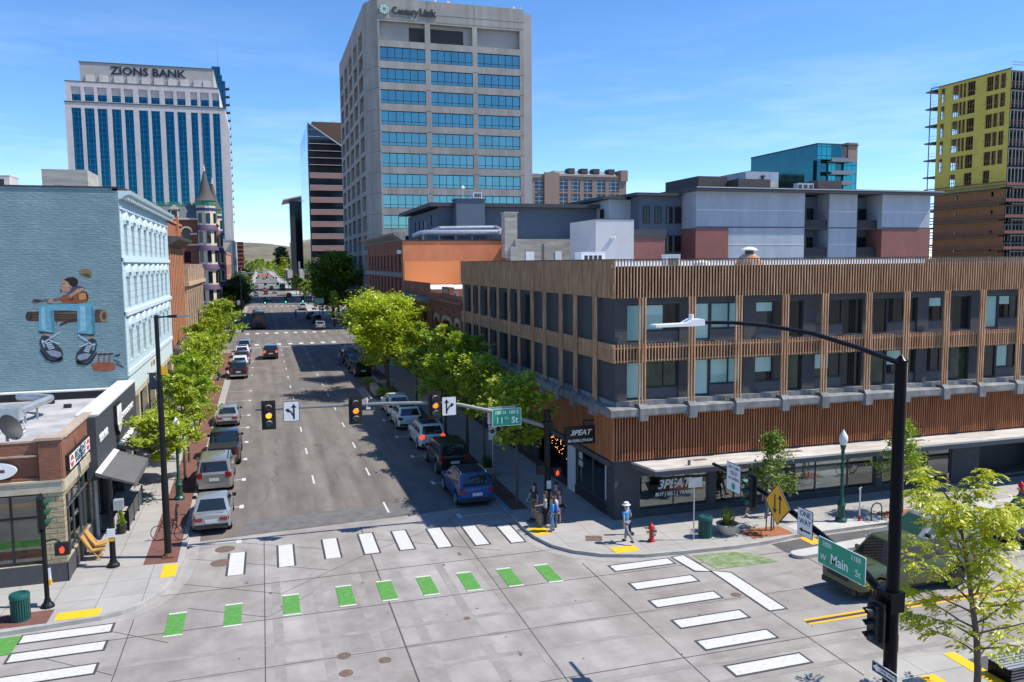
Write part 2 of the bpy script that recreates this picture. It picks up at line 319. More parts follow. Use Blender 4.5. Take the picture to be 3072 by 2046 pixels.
for a, b in ((160.5,255.5),(287,383),(412,508),(537,900),(915,1500)):
    mb = MB(); LX, RX_ = (-120, 160) if a < 300 else (-9.5, 17)
    mb.prism([(-3.9,a+2),(-5,a),(LX,a),(LX,b),(-5,b),(-3.9,b-2)], -.04, .15, 1, top=0); mb.prism([(11.5,a+2),(12.5,a),(RX_,a),(RX_,b),(12.5,b),(11.5,b-2)], -.04, .15, 1, top=0)
    struct('pavement', mb, ['sidewalk', 'kerb'])
# near right corner, under the mast pole
NC = [(110,19.4),(24,19.3),(20.4,19.45),(19.2,19.75),(18.0,19.8),(16.6,19.0),(15.6,17.9),(14.3,16.6),(12.8,15.3),(11.7,13.4),(11.4,11),(11.4,-40)]
mb = MB(); mb.prism(NC+[(110,-40)], -.04, .15, 1, top=0); struct('pavement', mb, ['sidewalk', 'kerb'])
mb = MB(); ribbon(mb, NC, 0, -.17, .154); struct('kerb', mb, 'kerb')
mb = MB(); mb.face([(20.45,18.9,.158),(40,18.9,.158),(40,16.2,.158),(20.45,16.2,.158)]); struct('cycle_path', mb, 'asphalt_dark')
mb = MB(); mb.prism([(19.95,17.2),(20.42,17.2),(20.42,19.4),(20.0,19.4)], .15, .163); mb.prism([(18.2,17.3),(18.75,17.3),(18.75,18.5),(18.2,18.5)], .15, .16)
for x, y, u, v in ((-4.27,33.98,-3.72,35.4),(-7.36,30.9,-5.95,31.55),(14.0,30.75,15.1,31.45),(11.48,34.0,12.22,35.12)): mb.box(x, y, .15, u, v, .163)
struct('tactile_paving', mb, 'tactile')
# brick furnishing strips, tree grates, planting beds
mb = MB()
for p in ([(-5.1,35.7),(-3.78,35.6),(-3.9,45.6),(-4.1,80),(-4.2,121),(-5.6,121),(-5.3,60),(-5.15,44)],[(-40,30.75),(-7.56,30.78),(-7.56,31.98),(-40,31.9)],[(11.56,37.95),(12.45,37.95),(12.65,70),(11.55,70)],[(11.6,86),(12.7,86),(12.8,122),(11.6,122)],[(16.3,38.6),(15.7,38.6),(15.7,36),(16.3,36)]):
    mb.face([(x, y, .156) for x, y in p])
struct('brick_paving', mb, 'paver')
mb = MB(); mb.box(20.53,30.5,.15,22.64,31.65,.166); mb.box(28.2,30.75,.15,30.3,31.8,.166)
for i in range(9): mb.box(20.58+i*.23,30.55,.166,20.6+i*.23,31.6,.168,1)
struct('tree_grate_surround', mb, ['tree_grate', 'iron'])
mb = MB(); mb.face([(x, y, .16) for x, y in ((10.1,72.6),(12.3,71.6),(12.3,83),(10.2,82),(9.5,80.8),(9.5,74))]); struct('planting_bed', mb, 'mulch')
mb = MB(); mb.box(11.31,37.4,.157,11.5,45.6,.16); struct('blue_kerb_paint', mb, 'blue_kerb')
# white unit paving on the sunny side of Main, the island and the cycle track behind it
mb = MB(); mb.face([(23,30.42,.156),(60,30.75,.156),(60,31.9,.156),(23,31.6,.156)]); struct('pale_paving', mb, 'walk_white')
ISL = arc(21.35,28.36,.36,80,280,8)+[(27,28.45),(60,28.6),(60,29.5),(27,29.25)]
mb = MB(); mb.prism(ISL, 0, .15, 1, top=0); struct('traffic_island', mb, ['walk_white', 'kerb'])
mb = MB(); mb.face([(21.1,28.85,.013),(60,29.6,.013),(60,30.62,.013),(22.9,30.2,.013),(21.1,30.0,.013)]); struct('cycle_path', mb, 'asphalt_dark')
mb = MB(); mb.box(22.75,29.35,.014,23.4,30.3,.02); struct('tactile_paving', mb, 'paint_yellow')
# catch basin and grates
mb = MB(); mb.prism([(13.35,32.6),(14.05,32.35),(14.3,33.0),(13.6,33.25)], .15, .158); mb.prism([(11.75,35.75),(12.1,35.75),(12.1,36.25),(11.75,36.25)], .15, .158); mb.prism([(16.6,33.2),(17.1,33.2),(17.1,33.5),(16.6,33.5)], .15, .158)
struct('metal_grates', mb, 'rust')
# ---------------------------------------------------------------- road markings
wh, dk = MB(), MB()
def bar(q, z=.018, e=.085, sides=(1,1,1,1)):
    wh.face([(x, y, z) for x, y in q]); c = Vector((sum(p[0] for p in q)/4, sum(p[1] for p in q)/4))
    dk.face([(*(Vector(p)+Vector((math.copysign(e*sides[0], p[0]-c.x), math.copysign(e*sides[1], p[1]-c.y)))), z-.003) for p in q])
for i, x in enumerate((-1.73,.285,2.22,3.87,5.40,7.03,8.69,10.28)):
    t = .16 if i < 3 else .0; y1 = (36.4,36.74,36.95,37.16,37.05,36.87,36.65,36.35)[i]; y0 = (33.71,34.03,34.38,34.45,34.44,34.2,34.0,33.8)[i]
    bar([(x,y0),(x+.6,y0),(x+.62,y1),(x+.02,y1)], sides=(1, 0 if i < 3 else 1, 0, 0))
for y in (29.6,27.65,25.95,24.2,22.56,20.8): bar([(13.3,y-.33),(15.93,y-.3),(15.93,y+.27),(13.3,y+.25)])
for y in (30.0,28.62,27.0,25.3,23.6): bar([(-8.15,y-.32),(-5.4,y-.28),(-5.4,y+.33),(-8.15,y+.26)])
bar([(16.97,24.12),(17.6,24.1),(17.58,27.65),(16.97,28.05)]); bar([(16.35,28.3),(16.9,28.05),(16.75,30),(16.2,29.9)])
for x in (-3.6,-1.69,.335,2.32,3.88,5.45,7.09,8.735,10.33):
    y0, y1 = {-3.6:(28.75,30.5),-1.69:(28.92,30.68),.335:(29.2,30.9)}.get(x, (29.35-.06*max(0,x-5.5),31.13-.06*max(0,x-5)))
    for a, b in ((y0-.12,y0),(y1,y1+.12)): wh.face([(x-.01,a,.018),(x+.6,a,.018),(x+.6,b,.018),(x-.01,b,.018)])
gr = MB()
for x in (-3.6,-1.69,.335,2.32,3.88,5.45,7.09,8.735,10.33):
    y0, y1 = {-3.6:(28.75,30.5),-1.69:(28.92,30.68),.335:(29.2,30.9)}.get(x, (29.35-.06*max(0,x-5.5),31.13-.06*max(0,x-5)))
    gr.face([(x,y0,.018),(x+.59,y0,.018),(x+.59,y1,.018),(x,y1,.018)])
gr.face([(-30,28.9,.018),(-8.2,28.9,.018),(-8.2,30.3,.018),(-30,30.1,.018)])
struct('green_lane_marking', gr, 'paint_green')
gr = MB(); gr.face([(17.08,29.85,.016),(17.28,28.15,.016),(20.2,28.1,.016),(19.6,29.3,.016),(18.9,29.7,.016)]); struct('green_lane_marking', gr, 'paint_green_worn')
# lane dashes up the street, parking T marks, stop lines and the crossings at the next junctions
y = 40.0
for i in range(14):
    if y > 128: break
    wh.face([(5.66,y,.014),(5.77,y,.014),(5.77,y+1.9,.014),(5.66,y+1.9,.014)]); wh.face([(2.42,y+7.2-.4,.014),(2.53,y+6.8,.014),(2.53,y+8.7,.014),(2.42,y+8.7,.014)]); y += 7.55
for blk in (162, 290, 415, 540, 680, 820):
    for k in range(12):
        for x in (-.8, 2.47, 5.71): wh.face([(x,blk+k*7.6,.014),(x+.12,blk+k*7.6,.014),(x+.12,blk+k*7.6+2.4,.014),(x,blk+k*7.6+2.4,.014)])
for y in (39.0-1.1,43.4,49.0,54.2,59.5,64.9,70.3,78,84,96,103,110):
    wh.face([(-3.4,y,.0145),(-1.45,y+.02,.0145),(-1.45,y+.13,.0145),(-3.4,y+.11,.0145)]); wh.face([(-1.5,y-.25,.015),(-1.28,y-.25,.015),(-1.28,y+.38,.015),(-1.5,y+.38,.015)])
for y in (38.2,44.6,51.3,57.6,64.1,70):
    wh.face([(9.0,y,.0145),(11.1,y,.0145),(11.1,y+.1,.0145),(9.0,y+.1,.0145)]); wh.face([(8.85,y-.2,.015),(9.05,y-.2,.015),(9.05,y+.5,.015),(8.85,y+.5,.015)])
wh.face([(-1.9,127.0,.014),(11.2,128.2,.014),(11.2,128.75,.014),(-1.9,127.55,.014)])
for k in range(9):
    x = -3+k*1.68; wh.face([(x,131.2,.016),(x+.62,131.2,.016),(x+.62,133.6,.016),(x,133.6,.016)]); wh.face([(x,152.6,.016),(x+.62,152.6,.016),(x+.62,155.4,.016),(x,155.4,.016)])
for yy in (252, 280, 381, 406, 506, 531):
    for k in range(9): x = -3+k*1.68; wh.face([(x,yy,.016),(x+.62,yy,.016),(x+.62,yy+3,.016),(x,yy+3,.016)])
for k in range(9): wh.face([(-.4+k*.0,-30+k*5.2,.014)]*0 or [(40+k*7,26.3,.014),(42.5+k*7,26.3,.014),(42.5+k*7,26.42,.014),(40+k*7,26.42,.014)])
struct('white_road_markings', wh, 'paint_white'); struct('marking_outlines', dk, 'paint_dark')
mb = MB()
for o in (0, .3): mb.face([(17.6,22.7+o,.014),(90,22.9+o,.014),(90,23.03+o,.014),(17.6,22.83+o,.014)]); mb.face([(-9,22.6+o,.014),(-60,22.4+o,.014),(-60,22.53+o,.014),(-9,22.73+o,.014)][::-1])
struct('double_yellow_line', mb, 'paint_yellow')
mb = MB(); mb.face([(17.6,22.83,.0135),(90,23.03,.0135),(90,23.2,.0135),(17.6,23.0,.0135)]); struct('line_gap', mb, 'paint_dark')
mb = MB(); mb.face([(1.7,84.5,.0085),(5,84.5,.0085),(5,90,.0085),(1.7,90,.0085)]); mb.face([(-1.2,38.75,.0085),(11,39.75,.0085),(11,41.8,.0085),(-1.2,41.0,.0085)]); pass
struct('asphalt_patches', mb, 'patch')
# ---------------------------------------------------------------- hills behind the town
def ridge(name, y0, depth, x0, x1, hfun, mat, nx=70, ny=10):
    mb = MB(); pts = []
    for j in range(ny+1):
        for i in range(nx+1):
            x = x0+(x1-x0)*i/nx; t = j/ny; hgt = hfun(x)*math.sin(min(1, t*1.15)*math.pi/2)*(1+.06*math.sin(x*.006+j*1.3)+.05*math.sin(x*.017+j*2.1))
            pts.append((x+60*math.sin(j*1.7+i), y0+depth*t, -2+hgt))
    mb.idx(pts, [(j*(nx+1)+i, j*(nx+1)+i+1, (j+1)*(nx+1)+i+1, (j+1)*(nx+1)+i) for j in range(ny) for i in range(nx)]); struct(name, mb, mat, True)
ridge('hills', 3900, 1300, -2600, 1500, lambda x: max(4, 165-.14*max(0, x+260)-.02*max(0, -x-300)+12*math.sin(x/170)+7*math.sin(x/61+1)), 'hill')
ridge('hills', 9000, 2500, -3000, 5000, lambda x: 215+30*math.sin(x/600)+14*math.sin(x/230+2), 'hill_far')
# ---------------------------------------------------------------- building materials
pm('glass_dark', (.012,.017,.019), .04, var=.3, scale=.4, spec=.42); pm('glass_green', (.028,.052,.03), .05, var=.6, scale=1.6, spec=.42)
pm('glass_grey', (.045,.055,.058), .06, var=.5, scale=.9, spec=.5); pm('blind', (.23,.42,.38), .35, var=.06, spec=.8); pm('blind_pale', (.36,.55,.49), .35, var=.06, spec=.8)
pm('frame_black', (.022,.024,.027), .5, var=0); pm('frame_grey', (.09,.095,.10), .5, var=0); pm('frame_white', (.62,.62,.6), .5, var=.05)
pm('slat_wood', (.53,.265,.125), .75, var=.34, scale=1.1, stretch=(9,9,.6), col2=(.76,.50,.31)); pm('slat_back', (.05,.031,.024), .85, var=.3, scale=1.5); pm('slat_back_red', (.085,.032,.022), .85, var=.3, scale=1.5)
pm('slat_red', (.46,.155,.06), .7, var=.25, scale=1, stretch=(6,6,.5), col2=(.60,.26,.11))
brickm('charcoal_brick', (.082,.08,.085), (.07,.07,.074), (.055,.055,.06), .25, .08, .01, .85, .5, True, .12)
pm('charcoal_panel', (.085,.088,.095), .7, var=.12, scale=2); pm('ledge_conc', (.25,.248,.245), .85, var=.22, scale=2.2, bump=.2, streak=((2.5,2.5,.3),(.66,.66,.66)))
pm('canopy_top', (.56,.53,.495), .7, var=.13, scale=.7, streak=((.35,1.5,1),(.74,.70,.66))); pm('canopy_edge', (.10,.10,.105), .6, var=.1)
pm('roof_white', (.70,.70,.71), .6, var=.08, scale=.5); pm('tile_maroon', (.05,.03,.035), .4, var=.2, scale=8)
pm('white_metal', (.70,.70,.70), .5, var=.06); pm('galv', (.47,.50,.53), .35, .55, var=.15, scale=2); pm('galv_dull', (.36,.38,.40), .5, .3, var=.2, scale=1.5)
pm('sign_black', (.012,.012,.014), .5, var=0); pm('sign_white', (.78,.78,.77), .5, var=0); pm('letter_white', (.82,.82,.80), .5, var=0); pm('letter_grey', (.62,.64,.66), .4, var=0)
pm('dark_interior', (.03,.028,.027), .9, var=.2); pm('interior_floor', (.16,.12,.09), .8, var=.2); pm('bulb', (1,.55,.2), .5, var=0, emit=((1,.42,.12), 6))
pm('black_metal', (.003,.004,.007), .3, var=0, spec=.12); pm('near_black', (.03,.03,.033), .6, var=.1); pm('grey_metal', (.24,.25,.26), .4, .4, var=.1)
def glassm(name, tint, mixf, rough=.02):
    m = bpy.data.materials.new(name); m.use_nodes = True; n, l = m.node_tree.nodes, m.node_tree.links; n.remove(n['Principled BSDF'])
    t = n.new('ShaderNodeBsdfTransparent'); t.inputs[0].default_value = (*tint, 1); g = n.new('ShaderNodeBsdfGlossy'); g.inputs['Roughness'].default_value = rough; g.inputs[0].default_value = (.9,.95,.95,1)
    f = n.new('ShaderNodeFresnel'); f.inputs[0].default_value = 1.5; a = n.new('ShaderNodeMath'); a.operation = 'ADD'; a.inputs[1].default_value = mixf; l.new(f.outputs[0], a.inputs[0])
    x = n.new('ShaderNodeMixShader'); l.new(a.outputs[0], x.inputs[0]); l.new(t.outputs[0], x.inputs[1]); l.new(g.outputs[0], x.inputs[2]); l.new(x.outputs[0], n['Material Output'].inputs[0]); M[name] = m
glassm('shop_glass', (.72,.76,.75), .10)
def PY(Y): return lambda u, z, d: (u, Y-d, z)
def PYb(Y): return lambda u, z, d: (u, Y+d, z)
def PL(X): return lambda u, z, d: (X-d, u, z)      # faces -X
def PR(X): return lambda u, z, d: (X+d, u, z)      # faces +X
def pbox(mb, P, u0, u1, z0, z1, d0, d1, m=0):
    a, b = P(u0, z0, d0), P(u1, z1, d1); return mb.box(*a, *b, m)
def window(parent, P, a, b, c, d, dep=.2, fr='frame_black', pane='glass_dark', mull=(), trans=(), fw=.06, name='window', panes=True):
    f = MB(); e = .003
    for u0, u1, z0, z1 in ((a,a+fw,c,d),(b-fw,b,c,d),(a+fw,b-fw,c,c+fw),(a+fw,b-fw,d-fw,d)): pbox(f, P, u0+e*(u0==a), u1-e*(u1==b), z0+e*(z0==c), z1-e*(z1==d), -dep, -dep+.07)
    for k in mull: u = a+(b-a)*k; pbox(f, P, u-fw*.4, u+fw*.4, c+fw, d-fw, -dep, -dep+.062)
    for k in trans: z = c+(d-c)*k; pbox(f, P, a+fw, b-fw, z-fw*.4, z+fw*.4, -dep, -dep+.056)
    w_ = part(name, f, fr, parent)
    if panes:
        g = MB(); ps = pane if isinstance(pane, (list, tuple)) else [pane]; us = [a+fw*.5]+[a+(b-a)*k for k in mull]+[b-fw*.5]
        for i in range(len(us)-1): pbox(g, P, us[i]+(.001 if i else 0), us[i+1], c+fw*.5, d-fw*.5, -dep-.01, -dep+.015, i % len(ps))
        part('pane', g, ps, w_)
    return w_
def simple_windows(parent, P, rects, mat, dep=.15, name='window'):
    for a, b, c, d in rects:
        g = MB(); pbox(g, P, a, b, c, d, -dep-.02, -dep); part(name, g, mat, parent)
def shell(mb, x0, y0, z0, x1, y1, z1, skip='', m=0, top=None):
    """outer faces of a block, leaving out some of them"""
    F = {'-y': [(x0,y0,z0),(x1,y0,z0),(x1,y0,z1),(x0,y0,z1)], '+y': [(x1,y1,z0),(x0,y1,z0),(x0,y1,z1),(x1,y1,z1)], '-x': [(x0,y1,z0),(x0,y0,z0),(x0,y0,z1),(x0,y1,z1)], '+x': [(x1,y0,z0),(x1,y1,z0),(x1,y1,z1),(x1,y0,z1)], 't': [(x0,y0,z1),(x1,y0,z1),(x1,y1,z1),(x0,y1,z1)]}
    for k, f in F.items():
        if k not in skip.split(): mb.face(f, (top if k == 't' and top is not None else m))
# ================================================================ corner building with timber slat screens
B = thing('slat_clad_building', 'long three storey charcoal building wrapped in vertical timber slats on the street corner', 'building', (15.75, 34.85, 0))
XL, YF, XE, YB = 15.75, 34.85, 62, 64.6
F_, L_ = PY(YF), PL(XL)
bays = [(16.36,17.3,17.3,19.12),(19.9,20.84,20.84,22.65),(23.34,25.2,25.2,26.1),(26.85,28.55,28.55,29.72),(30.38,31.36,31.36,33.22),(33.95,35.64,35.64,36.8),(37.85,38.8,38.8,40.3),(41.05,42.8,42.8,43.85),(44.6,45.6,45.6,47.5),(48.2,50,50,51.1),(51.9,52.9,52.9,54.8),(55.5,57.2,57.2,58.3)]
tallfirst = [b[1]-b[0] < b[3]-b[2] for b in bays]
ops = []
for b in bays:
    for z in (5.93, 8.66): ops.append((b[0], b[3], z, z+1.85))
shops = [(17.07,20.83,.42,2.2),(21.24,25.42,.42,2.2),(25.85,30.87,.42,2.2),(31.3,35.94,.42,2.2)]
rec = [(37.85,43.2,.16,2.35)]
mb = MB(); mb.facade(F_, XL, XE, 3.0, 12.2, ops, .22, 0)
lw = [(47.0,48.5),(49.3,50.65),(51.5,53.2),(54.05,55.5),(56.4,58.1),(59.0,60.4),(61.2,63.0)]
lops = [(a, b, z, z+1.85) for a, b in lw for z in (5.93, 8.66)]
mb.facade(L_, YF, YB, 3.0, 12.2, lops, .22, 0)
mb.facade(F_, XL, XE, .1, 3.0, shops+rec, .2, 0)
lsh = [(35.82,39.85,.62,2.66),(40.85,46.4,.16,2.66),(47.2,51.5,.6,2.66),(52.3,56.4,.6,2.66),(57.2,62.8,.6,2.66)]
mb.facade(L_, YF, YB, .1, 3.0, lsh, .2, 0)
mb.face([(XE,YF,.1),(XE,YB,.1),(XE,YB,12.2),(XE,YF,12.2)]); mb.face([(XE,YB,.1),(XL,YB,.1),(XL,YB,12.2),(XE,YB,12.2)])
part('wall', mb, 'charcoal_brick', B)
mb = MB(); mb.box(XL+.3, YF+.3, 11.75, XE-.3, YB-.3, 11.85); mb.box(XL+.004,YB-.3,11.85,XE-.004,YB-.004,12.5)
part('roof', mb, 'roof_white', B)
mb = MB(); pbox(mb, F_, XL-.02, XE, 12.2, 12.26, -.3, .04); pbox(mb, L_, YF, YB, 12.2, 12.26, -.3, .04); mb.box(XL,YB-.32,12.5,XE,YB+.03,12.56)
part('roof_coping', mb, 'frame_black', B)
# upper slat screen and its backing
def slats(P, u0, u1, z0, z1, pitch, d0, d1, wdt=.052, seed=1, skip=()):
    mb = MB(); r = random.Random(seed); n = int((u1-u0)/pitch)
    for i in range(n+1):
        u = u0+i*pitch
        if any(a < u < b for a, b in skip): continue
        pbox(mb, P, u, u+wdt, z0+r.uniform(-.012,.012), z1+r.uniform(-.012,.012), d0, d1)
    return mb
mb = MB(); pbox(mb, F_, XL-.2, XE, 10.85, 12.18, .004, .12); pbox(mb, L_, YF+.004, YB, 10.85, 12.55, .004, .09)  # left-face panel extended above the parapet to block sun leaking through the slats
part('parapet_panel', mb, 'slat_back', B)
mb = slats(F_, 15.58, XE, 10.78, 12.56, .161, .26, .33, .042); mb2 = slats(L_, 34.62, 64.6, 10.78, 12.56, .165, .1, .22, seed=2); mb.v_off = 0
i = len(mb.v); mb.v += mb2.v; mb.f += [tuple(i+k for k in f) for f in mb2.f]; mb.m += mb2.m
part('timber_slat_screen', mb, 'slat_wood', B)
mb = MB(); pbox(mb, F_, XL-.2, XE, 12.56, 12.6, .2, .38); pbox(mb, L_, YF-.3, 64.6, 12.56, 12.6, .06, .24)
for z in (10.95, 11.55, 12.1): pbox(mb, F_, XL-.2, XE, z, z+.05, .2, .258); pbox(mb, L_, YF-.2, 64.6, z, z+.05, .06, .098)
part('slat_rail', mb, 'frame_black', B)
# mid slat band
mb = MB(); pbox(mb, F_, XL-.2, XE, 7.83, 8.45, .004, .12); pbox(mb, L_, YF+.004, YB, 7.83, 8.45, .004, .1)
part('spandrel_panel', mb, 'slat_back', B)
mb = slats(F_, 15.58, XE, 7.76, 8.62, .161, .26, .33, .042, seed=3); mb2 = slats(L_, 34.62, 64.6, 7.76, 8.62, .165, .1, .22, seed=4)
i = len(mb.v); mb.v += mb2.v; mb.f += [tuple(i+k for k in f) for f in mb2.f]; mb.m += mb2.m
part('timber_slat_screen', mb, 'slat_wood', B)
mb = MB(); pbox(mb, F_, XL-.2, XE, 8.4, 8.46, .121, .258); pbox(mb, F_, XL-.2, XE, 7.8, 7.85, .121, .258); pbox(mb, L_, YF-.2, 64.6, 8.4, 8.45, .1, .2)
part('slat_rail', mb, 'slat_wood', B)
# lower slat band
mb = MB(); pbox(mb, F_, XL-.1, XE, 3.1, 5.2, .004, .06); pbox(mb, L_, YF+.004, YB, 3.1, 5.2, .004, .06)
part('fascia_panel', mb, 'slat_back_red', B)
mb = slats(F_, 15.6, XE, 3.05, 5.15, .146, .16, .22, .04, 5); mb2 = slats(L_, 34.66, 64.6, 3.05, 5.15, .15, .1, .16, .048, 6)
i = len(mb.v); mb.v += mb2.v; mb.f += [tuple(i+k for k in f) for f in mb2.f]; mb.m += mb2.m
part('timber_slat_screen', mb, 'slat_red', B)
mb = MB()
for z in (3.3, 4.72): pbox(mb, F_, XL-.1, XE, z, z+.09, .061, .158); pbox(mb, L_, YF, 64.6, z, z+.09, .061, .098)
part('slat_rail', mb, 'slat_back_red', B)
# triple battens standing on brackets
tf = [16.95,19.55,22.1,24.73,27.06,29.71,32.1,34.73,37.15,39.78,42.3,44.9,47.4,49.9,52.5,55,57.5]
tl = [36.6,39.2,41.35,44.0,46.2,48.85,51.0,53.6,55.95,58.6,60.75,63.5]
for u in tf:
    mb = MB()
    for k in (-.15, 0, .15): pbox(mb, F_, u+k-.028, u+k+.028, 5.62, 10.8, .38, .47)
    part('batten', mb, 'slat_wood', B)
for u in tl:
    mb = MB()
    for k in (-.15, 0, .15): pbox(mb, L_, u+k-.028, u+k+.028, 5.62, 10.8, .24, .33)
    part('batten', mb, 'slat_wood', B)
# concrete ledge with brackets
mb = MB(); mb.prism([(YF-.002,5.2),(YF-.55,5.22),(YF-.6,5.3),(YF-.6,5.58),(YF-.3,5.66),(YF-.002,5.66)][::-1], XL-.45, XE, 0, 'x'); pbox(mb, F_, XL, XE, 5.66, 5.9, .003, .16)
mb.prism([(XL-.002,5.2),(XL-.4,5.22),(XL-.45,5.3),(XL-.45,5.58),(XL-.25,5.66),(XL-.002,5.66)], YF-.002, YB, 0, 'y'); pbox(mb, L_, YF, YB, 5.66, 5.9, .003, .12)
part('ledge', mb, 'ledge_conc', B)
for u in tf:
    mb = MB(); mb.prism([(YF-.02,5.02),(YF-.7,5.02),(YF-.7,5.6),(YF-.52,5.78),(YF-.02,5.78)][::-1], u-.21, u+.21, 0, 'x'); part('bracket', mb, 'ledge_conc', B)
for u in tl:
    mb = MB(); mb.prism([(XL-.02,5.02),(XL-.54,5.02),(XL-.54,5.6),(XL-.42,5.76),(XL-.02,5.76)], u-.21, u+.21, 0, 'y'); part('bracket', mb, 'ledge_conc', B)
# upper windows with grey spandrels under the short lights
rr = random.Random(5); pk = ['glass_dark','glass_dark','glass_green','glass_grey','glass_dark']
for i, b in enumerate(bays):
    for z in (5.93, 8.66):
        t = (b[0], b[1]) if tallfirst[i] else (b[2], b[3]); s_ = (b[2], b[3]) if tallfirst[i] else (b[0], b[1])
        low = z < 8; gp = ['glass_green','glass_dark','glass_green','glass_dark','blind_pale'] if low else ['glass_dark','glass_dark','glass_dark','glass_grey','glass_dark','blind']
        window(B, F_, t[0], t[1], z, z+1.82, .2, pane='blind_pale' if i == 1 else rr.choice(gp), fw=.07)
        window(B, F_, s_[0], s_[1], z+.5, z+1.82, .2, pane=(['blind','blind','glass_dark'] if i == 1 else [rr.choice(gp), rr.choice(pk), 'glass_dark']), mull=(.58,), fw=.08)
        mb = MB(); pbox(mb, F_, s_[0]+.003, s_[1]-.003, z+.003, z+.497, -.2, -.1); part('spandrel', mb, 'charcoal_panel', B)
        if rr.random() < .7:
            mb = MB(); c = s_[0]+.1; pbox(mb, F_, c, c+(s_[1]-s_[0])*.5, z+1.3-.3*low, z+1.74, -.183, -.178); part('roller_blind', mb, 'blind_pale', B)
        mb = MB(); pbox(mb, F_, b[0]+.003, b[3]-.003, z+1.822, z+1.85, -.2, -.02); part('window_head', mb, 'frame_grey', B)
for a, b in lw:
    for z in (5.93, 8.66):
        m_ = a+(b-a)*.45
        window(B, L_, a, m_, z+.5, z+1.82, .2, pane=['glass_green','glass_dark'], mull=(.5,), fw=.06); window(B, L_, m_+.003, b, z, z+1.82, .2, pane='glass_green', fw=.06)
        mb = MB(); pbox(mb, L_, a+.003, m_-.003, z+.003, z+.497, -.2, -.1); part('spandrel', mb, 'charcoal_panel', B)
# canopy over the pavement
mb = MB(); mb.prism([(16.62,34.845),(16.98,33.05),(XE,33.05),(XE,34.845)], 2.62, 2.86, 1); mb.prism([(16.6,34.84),(16.94,33.0),(XE,33.0),(XE,34.84)], 2.864, 2.96, 0)
for x, l_ in ((24,1.6),(32,1.2),(41,2),(19.5,.7)): mb.box(x, 33.9, 2.961, x+l_, 34.2, 2.964, 2)
mb.box(18.8,33.25,2.96,18.9,33.35,3.2,1); part('canopy', mb, ['canopy_top', 'canopy_edge', 'rust'], B)
# shopfronts with rooms behind
for a, b, c, d in shops: window(B, F_, a, b, c, d, .14, 'frame_grey', 'shop_glass', mull=(.5,) if b-a < 4 else (.26,.66), fw=.05, name='shop_window')
for a, b, c, d in (lsh[0], *lsh[2:]): window(B, L_, a, b, c, d, .14, 'frame_grey', 'shop_glass', mull=(.48,), fw=.05, name='shop_window')
mb = MB(); mb.box(XL+.25, YF+.25, .2, XE-.3, YF+.3+3.2, .3); part('shop_floor', mb, 'interior_floor', B)
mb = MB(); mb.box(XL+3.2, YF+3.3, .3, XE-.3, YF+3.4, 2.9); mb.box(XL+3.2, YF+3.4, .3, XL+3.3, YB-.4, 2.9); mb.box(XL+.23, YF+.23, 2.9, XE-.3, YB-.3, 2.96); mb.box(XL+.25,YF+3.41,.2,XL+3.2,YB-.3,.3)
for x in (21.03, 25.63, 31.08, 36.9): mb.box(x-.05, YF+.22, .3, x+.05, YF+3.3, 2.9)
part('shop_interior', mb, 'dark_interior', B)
mb = MB(); mb.box(26.0, YF+.5, .75, 29.0, YF+.53, 1.75); part('window_curtain', mb, 'sign_white', B)
mb = MB(); mb.box(31.35, YF+.4, .3, 35.8, YF+.9, .5); mb.box(17.6,YF+1.2,.3,20.4,YF+1.8,1.1); mb.box(17.1,YF+.5,.3,17.5,YF+.9,1.7); part('display_plinth', mb, 'near_black', B)
mb = MB(); pbox(mb, L_, 35.8, 64.4, .16, .6, .003, .05); part('tiled_base', mb, 'tile_maroon', B)
mb = MB(); pbox(mb, L_, 39.87, 40.83, .16, 2.68, .003, .1); part('corner_post', mb, 'white_metal', B)
mb = MB(); pbox(mb, L_, 35.3, 64.4, 2.68, 2.95, .003, .16); part('lintel', mb, 'canopy_edge', B)
mb = MB(); pbox(mb, L_, 40.9, 46.3, .2, 2.6, -1.6, -1.5); part('recessed_entry', mb, 'near_black', B); mb = MB(); pbox(mb, F_, 37.9, 43.1, .2, 2.3, -1.6, -1.5); part('recessed_entry', mb, 'near_black', B)
mb = MB()
for k in range(60): mb.ball((XL+.25, 41.1+rr.random()*4.8, 1.45+rr.random()*1.05), .013, 5, 3)
part('string_lights', mb, 'bulb', B)
# window and hanging signs
def peat(parent, loc_x, y, z, w_, mat):
    text('3PEAT', w_*.32, (loc_x, y, z), '-y', mat, parent, sx=1.05, shear=.28, bold=.012*w_/1.6, spacing=.95)
peat(B, 18.95, YF+.118, 1.62, 1.95, 'letter_grey'); text('BUY | SELL | TRADE', .25, (18.98, YF+.118, 1.15), '-y', 'letter_white', B, sx=.95, shear=.15, bold=.004)
text('Sneakers', .24, (26.9, YF+.118, 1.62), '-y', 'letter_grey', B, shear=.2); text('Buy', .22, (29.6, YF+.118, 1.62), '-y', 'letter_grey', B, shear=.2)
mb = MB(); mb.box(14.05, 36.86, 3.5, 15.58, 37.06, 4.38); mb.box(15.0,36.93,4.38,15.06,36.99,4.62); mb.box(15.0,36.93,4.62,15.7,36.99,4.68)
hs_ = part('hanging_sign', mb, 'sign_black', B); mbt = [('3PEAT', .37, 4.08, .3), ('BUY|SELL|TRADE', .175, 3.69, .12)]
for s_, z_, h_, sh in mbt: text(s_, z_, (14.81, 36.855, h_), '-y', 'letter_white', hs_, sx=1.05 if s_[0] == '3' else 1, shear=sh, bold=.008 if s_[0] == '3' else .003)
mb = MB(); mb.box(15.7, 48.9, 2.98, 14.6, 48.96, 4.4); hs2 = part('hanging_sign', mb, 'sign_black', B, label='square black sign with white letters above the pavement')
